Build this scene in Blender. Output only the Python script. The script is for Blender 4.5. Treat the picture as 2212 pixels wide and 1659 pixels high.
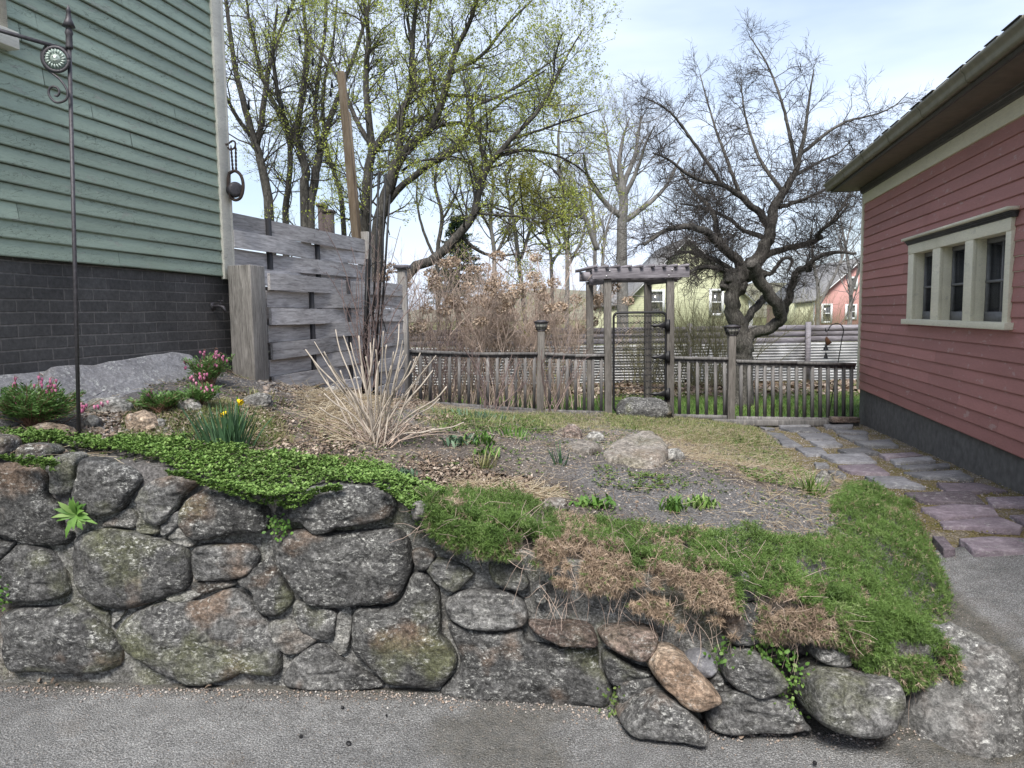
import bpy, math
import numpy as np
from mathutils import Vector, Matrix, Euler
for _o in list(bpy.data.objects): bpy.data.objects.remove(_o)
S = bpy.context.scene
rng = np.random.default_rng(11)
R = math.radians
# ---------------------------------------------------------------- camera, sky, sun, exposure
F, CX, CY, H = 1628.0, 1106.0, 829.5, 1.6
PITCH, ROLL = 5.42, -0.75
cam = bpy.data.cameras.new('camera'); camo = bpy.data.objects.new('camera', cam)
S.collection.objects.link(camo); S.camera = camo
cam.sensor_width = 36; cam.lens = 36 * F / 2212; cam.clip_end = 3000; cam.clip_start = 0.05
CR = Matrix.Rotation(R(90 - PITCH), 3, 'X') @ Matrix.Rotation(R(ROLL), 3, 'Z')
camo.matrix_world = Matrix.Translation((0, 0, H)) @ CR.to_4x4()
CRn = np.array(CR)
SUN_EL, SUN_AZ = 52, 191      # azimuth: degrees from +Y towards +X (behind the camera, right)
w = bpy.data.worlds.new('World'); S.world = w; w.use_nodes = True
nt = w.node_tree; nt.nodes.clear()
sky = nt.nodes.new('ShaderNodeTexSky'); sky.sky_type = 'NISHITA'; sky.sun_disc = False
sky.sun_elevation = R(SUN_EL); sky.sun_rotation = R(SUN_AZ); sky.air_density = 1.0; sky.dust_density = 2.0
tcn = nt.nodes.new('ShaderNodeTexCoord'); mp = nt.nodes.new('ShaderNodeMapping'); mp.inputs['Scale'].default_value = (1.0, 1.6, 4.5)
mp.inputs['Rotation'].default_value = (0, R(8), R(25))
nz = nt.nodes.new('ShaderNodeTexNoise'); nz.inputs['Scale'].default_value = 1.7; nz.inputs['Detail'].default_value = 5; nz.inputs['Roughness'].default_value = 0.5
rp = nt.nodes.new('ShaderNodeValToRGB'); rp.color_ramp.elements[0].position = 0.30; rp.color_ramp.elements[1].position = 0.68
rp.color_ramp.elements[0].color = (0.22,)*3 + (1,); rp.color_ramp.elements[1].color = (1, 1, 1, 1)
mx = nt.nodes.new('ShaderNodeMixRGB'); mx.inputs['Color2'].default_value = (5.25, 5.9, 7.1, 1)
bgn = nt.nodes.new('ShaderNodeBackground'); bgn.inputs['Strength'].default_value = 0.122
wo = nt.nodes.new('ShaderNodeOutputWorld')
L = nt.links
L.new(tcn.outputs['Generated'], mp.inputs['Vector']); L.new(mp.outputs['Vector'], nz.inputs['Vector']); L.new(nz.outputs['Fac'], rp.inputs['Fac'])
L.new(rp.outputs['Color'], mx.inputs['Fac']); L.new(sky.outputs['Color'], mx.inputs['Color1']); L.new(mx.outputs['Color'], bgn.inputs['Color']); L.new(bgn.outputs['Background'], wo.inputs['Surface'])
sl = bpy.data.lights.new('sun', 'SUN'); sl.energy = 3.7; sl.angle = R(20); sl.color = (1.0, 0.96, 0.90)
so = bpy.data.objects.new('sun', sl); S.collection.objects.link(so)
so.rotation_euler = Vector((math.sin(R(SUN_AZ)) * math.cos(R(SUN_EL)), math.cos(R(SUN_AZ)) * math.cos(R(SUN_EL)), math.sin(R(SUN_EL)))).to_track_quat('Z', 'Y').to_euler()
S.view_settings.view_transform = 'Standard'; S.view_settings.look = 'None'; S.view_settings.gamma = 1
S.view_settings.exposure = 0.74
S.render.engine = 'CYCLES'
# ---------------------------------------------------------------- measuring helpers (photo measured at 2212 x 1659)
O = np.array([0, 0, H])
def ray(px, py):
    return CRn @ np.array([(px - CX) / F, -(py - CY) / F, -1.0])
def P(px, py, Y):
    d = ray(px, py); return O + d * (Y / d[1])
def G(px, py, z):
    d = ray(px, py); return O + d * ((z - H) / d[2])
def onplane(px, py, p0, n):
    d = ray(px, py); n = np.array(n, float); return O + d * (np.dot(np.array(p0) - O, n) / np.dot(d, n))
def onsurf(px, py, f, z=0.5):
    for _ in range(25):
        q = G(px, py, z); z = 0.5 * z + 0.5 * float(f(q[0], q[1]))
    return G(px, py, z)
def smooth_poly(p, n, closed=True):
    p = np.array(p, float); m = len(p)
    if closed: idx = lambda i: p[i % m]; segs = m
    else: idx = lambda i: p[min(max(i, 0), m - 1)]; segs = m - 1
    out = []
    for k in range(n if closed else n + 1):
        t = k / n * segs; i = min(int(t), segs - 1); u = t - i
        a, b, c, d = idx(i - 1), idx(i), idx(i + 1), idx(i + 2)
        out.append(0.5 * ((2 * b) + (c - a) * u + (2 * a - 5 * b + 4 * c - d) * u * u + (-a + 3 * b - 3 * c + d) * u ** 3))
    return np.array(out)
# value noise, vectorised
_perm = np.random.default_rng(3).random((64, 64, 64)).astype(np.float32)
def vnoise(p, s=1.0, o=3):
    p = np.asarray(p, float) * s; r = np.zeros(len(p)); a = 1; tot = 0
    for k in range(o):
        i = np.floor(p).astype(int); f = p - i; f = f * f * (3 - 2 * f); v = 0
        for dx in (0, 1):
            for dy in (0, 1):
                for dz in (0, 1):
                    wgt = (f[:, 0] if dx else 1 - f[:, 0]) * (f[:, 1] if dy else 1 - f[:, 1]) * (f[:, 2] if dz else 1 - f[:, 2])
                    v = v + wgt * _perm[(i[:, 0] + dx) % 64, (i[:, 1] + dy) % 64, (i[:, 2] + dz) % 64]
        r += a * (v - .5) * 2; tot += a; a *= .5; p = p * 2.03 + 7.1
    return r / tot
# ---------------------------------------------------------------- mesh builder
def unit(v): v = np.asarray(v, float); return v / (np.linalg.norm(v, axis=-1, keepdims=True) + 1e-12)
class MB:
    def __init__(s): s.V = []; s.T = []; s.Q = []; s.A = []; s.n = 0
    def add(s, v, T=None, Q=None, a=0.5):
        v = np.asarray(v, float).reshape(-1, 3)
        if T is not None and len(T): s.T.append(np.asarray(T, int).reshape(-1, 3) + s.n)
        if Q is not None and len(Q): s.Q.append(np.asarray(Q, int).reshape(-1, 4) + s.n)
        s.V.append(v); s.A.append(np.broadcast_to(np.asarray(a, float), (len(v),)).copy()); s.n += len(v)
        return s
    def box(s, c, size, ax=None, a=0.5):
        """ax: 3x3 rows = local axes"""
        c = np.array(c, float); h = np.array(size, float) / 2
        ax = np.eye(3) if ax is None else np.array(ax, float)
        v = np.array([[x, y, z] for x in (-1, 1) for y in (-1, 1) for z in (-1, 1)]) * h @ ax + c
        s.add(v, Q=[[0, 1, 3, 2], [4, 6, 7, 5], [0, 4, 5, 1], [2, 3, 7, 6], [0, 2, 6, 4], [1, 5, 7, 3]], a=a); return s
    def beam(s, p0, p1, wd, ht, up=(0, 0, 1), a=0.5):
        p0 = np.array(p0, float); p1 = np.array(p1, float); d = p1 - p0; l = np.linalg.norm(d); d /= l
        n = unit(np.cross(d, up)); u = np.cross(n, d)
        return s.box((p0 + p1) / 2, (l, wd, ht), [d, n, u], a)
    def tube(s, pts, rad, sides=8, a=0.5, cap=True, n=None, jag=0):
        pts = np.array(pts, float)
        if n: 
            k = np.linspace(0, 1, len(pts)); rad = np.interp(np.linspace(0, 1, n + 1), k, np.broadcast_to(rad, len(pts))); pts = smooth_poly(pts, n, False)
        rad = np.broadcast_to(np.asarray(rad, float), (len(pts),)); m = len(pts)
        t = unit(np.gradient(pts, axis=0)); ref = np.array([0, 0, 1.]) if abs(t[0][2]) < .9 else np.array([1., 0, 0])
        b = unit(np.cross(t[0], ref)); B = [b]
        for i in range(1, m):
            b = B[-1] - t[i] * np.dot(B[-1], t[i]); B.append(unit(b))
        B = np.array(B); C = np.cross(t, B); th = np.linspace(0, 2 * np.pi, sides, endpoint=False)
        rr = rad[:, None] * np.ones((1, sides))
        v = pts[:, None, :] + rr[..., None] * (np.cos(th)[None, :, None] * B[:, None, :] + np.sin(th)[None, :, None] * C[:, None, :])
        v = v.reshape(-1, 3)
        if jag:
            cen = np.repeat(pts, sides, 0); v = cen + (v - cen) * (1 + jag * vnoise(v, 1.2 / max(rad.max(), 1e-3), 3)[:, None])
        i = np.arange(m - 1)[:, None] * sides; j = np.arange(sides)[None, :]; j2 = (j + 1) % sides
        Q = np.stack([i + j, i + j2, i + sides + j2, i + sides + j], -1).reshape(-1, 4)
        T = []
        if cap:
            v = np.vstack([v, pts[:1], pts[-1:]]); c0 = m * sides
            for k in range(sides):
                T.append([c0, (k + 1) % sides, k]); T.append([c0 + 1, (m - 1) * sides + k, (m - 1) * sides + (k + 1) % sides])
        s.add(v, T=T if cap else None, Q=Q, a=a); return s
    def segs(s, p0, p1, r0, r1, sides=3, a=0.5):
        n = len(p0)
        if n == 0: return s
        d = unit(p1 - p0); ref = np.where(np.abs(d[:, 2:3]) < .9, np.array([[0, 0, 1.]]), np.array([[1., 0, 0]]))
        b = unit(np.cross(d, ref)); c = np.cross(d, b); th = np.linspace(0, 2 * np.pi, sides, endpoint=False)
        o = np.cos(th)[None, :, None] * b[:, None] + np.sin(th)[None, :, None] * c[:, None]
        r0 = np.broadcast_to(r0, (n,)); r1 = np.broadcast_to(r1, (n,))
        v = np.concatenate([p0[:, None] + o * r0[:, None, None], p1[:, None] + o * r1[:, None, None]], 1).reshape(-1, 3)
        i = np.arange(n)[:, None] * 2 * sides; j = np.arange(sides)[None]; j2 = (j + 1) % sides
        Q = np.stack([i + j, i + j2, i + sides + j2, i + sides + j], -1).reshape(-1, 4)
        aa = np.repeat(np.broadcast_to(a, (n,)), 2 * sides)
        return s.add(v, Q=Q, a=aa)
    def leaves(s, p, d, nrm, ln, wd, a=0.5, fold=0.0, shape='leaf'):
        """flat leaves: base p, direction d, normal nrm; vectorised"""
        n = len(p)
        if n == 0: return s
        d = unit(d); sd = unit(np.cross(d, nrm)); up = np.cross(sd, d)
        ln = np.broadcast_to(ln, (n,))[:, None]; wd = np.broadcast_to(wd, (n,))[:, None]
        aa = np.broadcast_to(a, (n,))
        if shape == 'needle':
            v = np.stack([p - sd * wd / 2, p + sd * wd / 2, p + d * ln], 1).reshape(-1, 3)
            T = np.arange(n * 3).reshape(-1, 3); return s.add(v, T=T, a=np.repeat(aa, 3))
        if shape == 'diamond':
            v = np.stack([p, p + d * ln * .5 + sd * wd / 2, p + d * ln, p + d * ln * .5 - sd * wd / 2], 1).reshape(-1, 3)
            return s.add(v, Q=np.arange(n * 4).reshape(-1, 4), a=np.repeat(aa, 4))
        q = [(0, 0.12, 0), (.35, .48, fold), (.7, .42, fold * 1.2), (1.0, .04, -fold * .5)]
        L_ = []
        for t, ww, f in q:
            c = p + d * ln * t + up * ln * (f if fold else 0)
            L_ += [c - sd * wd * ww, c + sd * wd * ww]
        v = np.stack(L_, 1).reshape(-1, 3); i = np.arange(n)[:, None] * 8
        Q = np.concatenate([i + np.array([[0, 1, 3, 2]]), i + np.array([[2, 3, 5, 4]]), i + np.array([[4, 5, 7, 6]])], 0)
        return s.add(v, Q=Q, a=np.repeat(aa, 8))
    def blades(s, p, d, ln, wd, droop=0.3, a=0.5, seg=4):
        """grass / daffodil style blades, bending outwards"""
        n = len(p); d = unit(d); ln = np.broadcast_to(ln, (n,)).astype(float); wd = np.broadcast_to(wd, (n,)); droop = np.broadcast_to(droop, (n,))
        hz = d.copy(); hz[:, 2] = 0; hz = unit(hz + rng.normal(0, .05, (n, 3)) * [1, 1, 0]); sd = unit(np.cross(hz, [0, 0, 1.]))
        tw = rng.uniform(-.9, .9, n)[:, None]; sdw = unit(sd + hz * tw)
        aa = np.broadcast_to(a, (n,)); rows = []
        c = p.copy(); dd = d.copy()
        for k in range(seg + 1):
            t = k / seg; ww = (wd * (1 - t ** 3) * .5 + 1e-4)[:, None]
            rows += [c - sdw * ww, c + sdw * ww]
            dd = unit(dd + hz * (droop / seg)[:, None] - np.array([0, 0, 1.]) * (droop / seg * t)[:, None]); c = c + dd * (ln / seg)[:, None]
        v = np.stack(rows, 1).reshape(-1, 3); m = 2 * (seg + 1); i = np.arange(n)[:, None] * m
        Q = np.concatenate([i + np.array([[2 * k, 2 * k + 1, 2 * k + 3, 2 * k + 2]]) for k in range(seg)], 0)
        return s.add(v, Q=Q, a=np.repeat(aa, m))
    def lathe(s, c, prof, sides=16, a=0.5, ax=(0, 0, 1)):
        c = np.array(c, float); z = unit(np.array(ax, float)); x = unit(np.cross(z, [0, 1, 0.01])); y = np.cross(z, x)
        th = np.linspace(0, 2 * np.pi, sides, endpoint=False); pr = np.array(prof, float); m = len(pr)
        v = c + pr[:, None, 0:1] * (np.cos(th)[None, :, None] * x + np.sin(th)[None, :, None] * y) + pr[:, None, 1:2] * z
        i = np.arange(m - 1)[:, None] * sides; j = np.arange(sides)[None]; j2 = (j + 1) % sides
        Q = np.stack([i + j, i + j2, i + sides + j2, i + sides + j], -1).reshape(-1, 4)
        return s.add(v.reshape(-1, 3), Q=Q, a=a)
    def prism(s, poly, off, a=0.5):
        """closed polygon (n,3) extruded by vector off (poly is the top/front)"""
        p = np.array(poly, float); n = len(p); off = np.array(off, float); c = p.mean(0)
        v = np.vstack([p, p + off, c, c + off]); T = []; Q = []
        for i in range(n):
            j = (i + 1) % n; T += [[2 * n, i, j], [2 * n + 1, n + j, n + i]]; Q.append([i, n + i, n + j, j])
        return s.add(v, T=T, Q=Q, a=a)
    def grid(s, nx, ny, f, a=None):
        u, v = np.meshgrid(np.arange(nx), np.arange(ny), indexing='ij')
        p = f(u.ravel() / (nx - 1), v.ravel() / (ny - 1)); i = (np.arange(nx - 1)[:, None] * ny + np.arange(ny - 1)[None]).ravel()
        return s.add(p, Q=np.stack([i, i + ny, i + ny + 1, i + 1], -1), a=.5 if a is None else a)
    def arrays(s):
        V = np.vstack(s.V) if s.V else np.zeros((0, 3)); A = np.concatenate(s.A) if s.A else np.zeros(0)
        T = np.vstack(s.T) if s.T else np.zeros((0, 3), int); Q = np.vstack(s.Q) if s.Q else np.zeros((0, 4), int)
        return V, T, Q, A
COL = S.collection
def mesh_of(name, mb, base, mat_, smooth):
    V, T, Q, A = mb.arrays(); V = V - np.array(base)
    me = bpy.data.meshes.new(name); me.vertices.add(len(V)); me.vertices.foreach_set('co', V.astype(np.float32).ravel())
    lv = np.concatenate([T.ravel(), Q.ravel()]).astype(np.int32); me.loops.add(len(lv)); me.loops.foreach_set('vertex_index', lv)
    nT, nQ = len(T), len(Q); ls = np.concatenate([np.arange(nT) * 3, nT * 3 + np.arange(nQ) * 4]).astype(np.int32)
    me.polygons.add(nT + nQ); me.polygons.foreach_set('loop_start', ls)
    if smooth: me.polygons.foreach_set('use_smooth', np.ones(nT + nQ, bool))
    at = me.attributes.new('v', 'FLOAT', 'POINT'); at.data.foreach_set('value', A.astype(np.float32))
    me.update(calc_edges=True)
    if mat_: me.materials.append(mat_)
    return me
def wloc(o):
    l = Vector((0, 0, 0))
    while o: l = l + o.location; o = o.parent
    return np.array(l)
def part(name, mb, mat_, parent=None, smooth=False, label=None, kind=None):
    base = wloc(parent) if parent else np.zeros(3)
    o = bpy.data.objects.new(name, mesh_of(name, mb, base, mat_, smooth)); COL.objects.link(o)
    if parent: o.parent = parent
    if label: o['label'] = label
    if kind: o['kind'] = kind
    return o
def thing(name, label, cat, loc, group=None):
    o = bpy.data.objects.new(name, None); COL.objects.link(o); o.location = [float(q) for q in loc]; o.empty_display_size = .1
    o['label'] = label; o['category'] = cat
    if group: o['group'] = group
    return o
def solo(name, mb, mat_, label, cat, base=None, group=None, smooth=False, kind=None):
    """a thing that is one mesh, origin at its base"""
    V = np.vstack(mb.V); base = np.array([V[:, 0].mean(), V[:, 1].mean(), V[:, 2].min()]) if base is None else np.array(base)
    o = bpy.data.objects.new(name, mesh_of(name, mb, base, mat_, smooth)); COL.objects.link(o); o.location = base
    o['label'] = label; o['category'] = cat
    if group: o['group'] = group
    if kind: o['kind'] = kind
    return o
def struct(name, mb, mat_, smooth=False, kind='structure', parent=None):
    o = part(name, mb, mat_, parent, smooth); o['kind'] = kind; return o
def bevel(o, wd=0.004, seg=2):
    m = o.modifiers.new('bevel', 'BEVEL'); m.width = wd; m.segments = seg; m.limit_method = 'ANGLE'; return o
# ---------------------------------------------------------------- materials
class N:
    def __init__(s, name):
        s.m = bpy.data.materials.new(name); s.m.use_nodes = True; s.t = s.m.node_tree; s.t.nodes.clear()
        s.out = s.t.nodes.new('ShaderNodeOutputMaterial'); s.b = s.t.nodes.new('ShaderNodeBsdfPrincipled'); s.t.links.new(s.b.outputs[0], s.out.inputs['Surface'])
        s.geo = s.t.nodes.new('ShaderNodeNewGeometry'); s.pos = s.geo.outputs['Position']
    def n(s, t, **k):
        x = s.t.nodes.new(t)
        for a, b in k.items():
            if a in x.inputs: s.set(x.inputs[a], b)
            else: setattr(x, a, b)
        return x
    def set(s, i, v):
        if isinstance(v, bpy.types.NodeSocket): s.t.links.new(v, i)
        else:
            if isinstance(v, (tuple, list)) and len(v) == 3 and i.type == 'RGBA': v = tuple(v) + (1,)
            i.default_value = v
    def map(s, scale=(1, 1, 1), rot=(0, 0, 0), vec=None):
        x = s.n('ShaderNodeMapping'); s.set(x.inputs['Vector'], vec or s.pos); x.inputs['Scale'].default_value = scale; x.inputs['Rotation'].default_value = rot
        return x.outputs[0]
    def rotmap(s, rz, scale):      # rotate first, then scale
        a = s.map(rot=(0, 0, rz)); return s.map(scale=scale, vec=a)
    def noise(s, scale, detail=4, rough=.55, vec=None, dist=0):
        x = s.n('ShaderNodeTexNoise', Scale=scale, Detail=detail, Roughness=rough, Distortion=dist); s.set(x.inputs['Vector'], vec or s.pos); return x.outputs['Fac']
    def voro(s, scale, feature='F1', vec=None, out='Distance', rand=1):
        x = s.n('ShaderNodeTexVoronoi', Scale=scale, feature=feature, Randomness=rand); s.set(x.inputs['Vector'], vec or s.pos); return x.outputs[out]
    def ramp(s, fac, els):
        x = s.n('ShaderNodeValToRGB', Fac=fac); e = x.color_ramp.elements
        while len(e) > 1: e.remove(e[-1])
        e[0].position = els[0][0]; e[0].color = tuple(els[0][1]) + (1,) if hasattr(els[0][1], '__len__') else (els[0][1],) * 3 + (1,)
        for p, c in els[1:]:
            q = e.new(p); q.color = tuple(c) + (1,) if hasattr(c, '__len__') else (c,) * 3 + (1,)
        return x.outputs[0]
    def mix(s, f, a, b, mode='MIX'):
        x = s.n('ShaderNodeMixRGB', blend_type=mode, Fac=f, Color1=a, Color2=b); return x.outputs[0]
    def math(s, op, a, b=0.0):
        x = s.n('ShaderNodeMath', operation=op); s.set(x.inputs[0], a); s.set(x.inputs[1], b); return x.outputs[0]
    def attr(s, name='v'):
        return s.n('ShaderNodeAttribute', attribute_name=name).outputs['Fac']
    def objrand(s): return s.n('ShaderNodeObjectInfo').outputs['Random']
    def bump(s, h, strength=.5, dist=.01, nrm=None):
        x = s.n('ShaderNodeBump', Strength=strength, Distance=dist, Height=h)
        if nrm is not None: s.set(x.inputs['Normal'], nrm)
        return x.outputs[0]
    def done(s, col, rough=.8, nrm=None, metal=0, spec=.5, trans=0):
        s.set(s.b.inputs['Base Color'], col); s.set(s.b.inputs['Roughness'], rough); s.b.inputs['Metallic'].default_value = metal
        s.b.inputs['Specular IOR Level'].default_value = spec
        if nrm is not None: s.set(s.b.inputs['Normal'], nrm)
        return s.m
def plain(name, col, rough=.6, metal=0, var=.15, bump=.2, scale=30):
    m = N(name); n = m.noise(scale, 4); c = m.mix(1.0, tuple(col), m.ramp(n, [(.3, 1 - var), (.7, 1 + var * .6)]), 'MULTIPLY')
    return m.done(c, rough, m.bump(n, bump, .003), metal)
def foliage(name, c0, c1, c2=None, rough=.55, noise_scale=3, trans=.25):
    m = N(name); a = m.attr(); els = [(0.0, c0), (.75, c1)] + ([(1.0, c2)] if c2 else [])
    c = m.ramp(a, els); n = m.noise(noise_scale, 3); c = m.mix(1.0, c, m.ramp(n, [(.3, .72), (.7, 1.2)]), 'MULTIPLY')
    m.done(c, rough, spec=.3)
    if trans:
        tr = m.n('ShaderNodeBsdfTranslucent'); m.set(tr.inputs['Color'], c); ms = m.n('ShaderNodeMixShader'); ms.inputs[0].default_value = trans
        m.t.links.new(m.b.outputs[0], ms.inputs[1]); m.t.links.new(tr.outputs[0], ms.inputs[2]); m.t.links.new(ms.outputs[0], m.out.inputs['Surface'])
    return m.m
HA_G, HA_R = R(14.1), R(12.2)          # the two houses' headings
def stone_mat(name, dark, mid, light, lichen=.5, brown=.3, green=.3, scale=1, con=1.0):
    m = N(name); r = m.objrand(); off = m.n('ShaderNodeVectorMath', operation='ADD'); m.set(off.inputs[0], m.pos)
    cx = m.n('ShaderNodeCombineXYZ'); m.set(cx.inputs[0], m.math('MULTIPLY', r, 37.)); m.set(cx.inputs[1], m.math('MULTIPLY', r, 11.)); m.t.links.new(cx.outputs[0], off.inputs[1]); v = off.outputs[0]
    big = m.noise(5 * scale, 6, .62, v, .6); c = m.ramp(big, [(.28, dark), (.5, mid), (.72, light)])
    vs = m.map((1, 1, 1.9), (.3, .5, .4), v); st = m.noise(16 * scale, 6, .7, vs, 1.0); c = m.mix(con, c, m.ramp(st, [(.34, .42), (.5, .95), (.64, 1.6)]), 'MULTIPLY')
    c = m.mix(1.0, c, m.ramp(r, [(0, .62), (.5, .95), (1, 1.3)]), 'MULTIPLY')
    # brown and green stains
    nb = m.noise(3.1 * scale, 3, .5, v); c = m.mix(m.math('MULTIPLY', m.ramp(nb, [(.58, 0), (.66, 1)]), brown), c, (.17, .115, .08))
    ng = m.noise(2.3 * scale, 5, .6, m.map((1, 1, 1), (0, 0, 1.2), v)); c = m.mix(m.math('MULTIPLY', m.ramp(ng, [(.54, 0), (.66, 1)]), green), c, (.11, .115, .06))
    # lichen patches and speckles
    nl = m.noise(7 * scale, 8, .75, v); nf = m.noise(75 * scale, 3, .7, v)
    nk = m.noise(42 * scale, 8, .82, vs); lf = m.math('MULTIPLY', m.ramp(nl, [(.47, .12), (.58, 1)]), m.ramp(nk, [(.53, 0), (.58, 1)])); c = m.mix(m.math('MULTIPLY', lf, lichen), c, (.56, .56, .53))
    sp = m.ramp(m.voro(130 * scale, vec=v), [(.10, 1), (.22, 0)]); c = m.mix(m.math('MULTIPLY', sp, .35), c, (.42, .42, .40))
    fine = m.noise(60 * scale, 6, .75, v); c = m.mix(con, c, m.ramp(fine, [(.36, .38), (.5, .95), (.62, 1.6)]), 'MULTIPLY')
    hgt = m.math('ADD', m.math('MULTIPLY', st, .6), m.math('ADD', m.math('MULTIPLY', fine, .5), m.math('MULTIPLY', big, .8)))
    return m.done(c, .9, m.bump(hgt, .9, .018), spec=.25)
# ================================================================ MATERIALS
def soil_mat():
    m = N('garden soil'); a = m.attr()
    n = m.noise(3, 6, .6); f = m.noise(70, 5, .75)
    c = m.ramp(n, [(.35, (.10, .085, .075)), (.55, (.15, .13, .115)), (.7, (.20, .17, .14))])
    c = m.mix(a, c, (.165, .16, .16))       # v = bare dark grey loam
    c = m.mix(1.0, c, m.ramp(f, [(.3, .35), (.5, 1.0), (.68, 2.0)]), 'MULTIPLY')
    return m.done(c, .95, m.bump(m.math('ADD', f, m.noise(18, 4)), 1.0, .02), spec=.1)
def asphalt_mat():
    m = N('asphalt'); big = m.noise(.9, 4, .6); f = m.voro(120, vec=m.pos); g = m.noise(190, 3, .8); md = m.noise(9, 5, .7)
    c = m.ramp(big, [(.3, .20), (.5, .26), (.7, .31)])
    c = m.mix(1.0, c, m.ramp(md, [(.3, .72), (.7, 1.25)]), 'MULTIPLY')
    c = m.mix(1.0, c, m.ramp(g, [(.36, .35), (.52, 1.0), (.66, 2.1)]), 'MULTIPLY')
    sp = m.ramp(m.voro(60, vec=m.pos, out='Distance'), [(.07, 1), (.16, 0)]); c = m.mix(m.math('MULTIPLY', sp, .5), c, (.42, .41, .39))
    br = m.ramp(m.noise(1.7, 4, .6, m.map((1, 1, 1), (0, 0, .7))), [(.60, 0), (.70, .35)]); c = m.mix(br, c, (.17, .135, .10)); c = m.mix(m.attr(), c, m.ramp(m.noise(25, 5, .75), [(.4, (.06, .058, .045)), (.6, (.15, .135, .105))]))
    return m.done(c, .92, m.bump(m.math('SUBTRACT', g, m.math('MULTIPLY', f, .8)), 1.0, .012), spec=.2)
def lawn_mat():
    m = N('lawn'); n = m.noise(1.2, 5, .6); f = m.noise(30, 4, .7)
    c = m.ramp(n, [(.35, (.055, .11, .028)), (.55, (.085, .15, .035)), (.68, (.16, .16, .07))])
    c = m.mix(1.0, c, m.ramp(f, [(.3, .6), (.7, 1.5)]), 'MULTIPLY')
    lt = m.math('MULTIPLY', m.ramp(m.noise(.9, 4, .6), [(.4, .3), (.6, 1)]), m.attr()); c = m.mix(lt, c, m.ramp(m.noise(14, 4, .8), [(.35, (.09, .055, .035)), (.65, (.32, .21, .13))]))
    return m.done(c, .9, m.bump(f, .8, .03), spec=.15)
def paint_mat(name, col, axis, board=.1, crack=.6, chips=.5, chipcol=(.30, .29, .26), dirt=(.16, .17, .11), vary=.16, wear=.0):
    """weathered paint on boards; axis = horizontal direction of the boards (unit xy)"""
    m = N(name); rz = -math.atan2(axis[1], axis[0]); a = m.attr()
    v = m.rotmap(rz, (1.0, 1.0, 1.0)); vs = m.map((1, 4, 7), vec=v)
    n1 = m.noise(1.1, 5, .6, vs); c = m.mix(1.0, tuple(col), m.ramp(n1, [(.3, 1 - vary), (.7, 1 + vary)]), 'MULTIPLY')
    c = m.mix(1.0, c, m.ramp(a, [(0, .86), (1, 1.12)]), 'MULTIPLY')
    gr = m.noise(20, 4, .7, m.map((1, 5, 5), vec=v)); c = m.mix(1.0, c, m.ramp(gr, [(.3, .90), (.7, 1.08)]), 'MULTIPLY')
    vc = m.map((1, 3, 3.4), vec=v)
    dn = m.noise(9, 3, .5, vc); vd = m.n('ShaderNodeVectorMath', operation='ADD'); m.set(vd.inputs[0], vc); cb = m.n('ShaderNodeCombineXYZ'); m.set(cb.inputs[0], m.math('MULTIPLY', dn, .25)); m.set(cb.inputs[2], m.math('MULTIPLY', dn, .35)); m.t.links.new(cb.outputs[0], vd.inputs[1])
    e = m.voro(15, 'DISTANCE_TO_EDGE', vd.outputs[0]); msk = m.ramp(m.noise(2.1, 4, .6, vs), [(.44, 0), (.56, 1)])
    cr = m.math('MULTIPLY', m.ramp(e, [(.0, 1), (.022, 0)]), msk); c = m.mix(m.math('MULTIPLY', cr, crack), c, (.05, .055, .045))
    ch = m.math('MULTIPLY', m.ramp(m.noise(5.5, 5, .72, m.map((1, 2, 2.6), vec=v)), [(.615, 0), (.625, 1)]), chips); c = m.mix(ch, c, chipcol)
    dt = m.ramp(m.noise(.8, 4, .6, m.map((1, 1, 1.4), (0, 0, .4), v)), [(.60, 0), (.72, .35)]); c = m.mix(dt, c, dirt)
    h = m.math('SUBTRACT', m.math('ADD', m.math('MULTIPLY', gr, .25), m.math('MULTIPLY', n1, .4)), m.math('ADD', m.math('MULTIPLY', cr, .9), m.math('MULTIPLY', ch, .8)))
    return m.done(c, .6, m.bump(h, .55 * min(1, crack + .3), .006), spec=.35)
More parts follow.
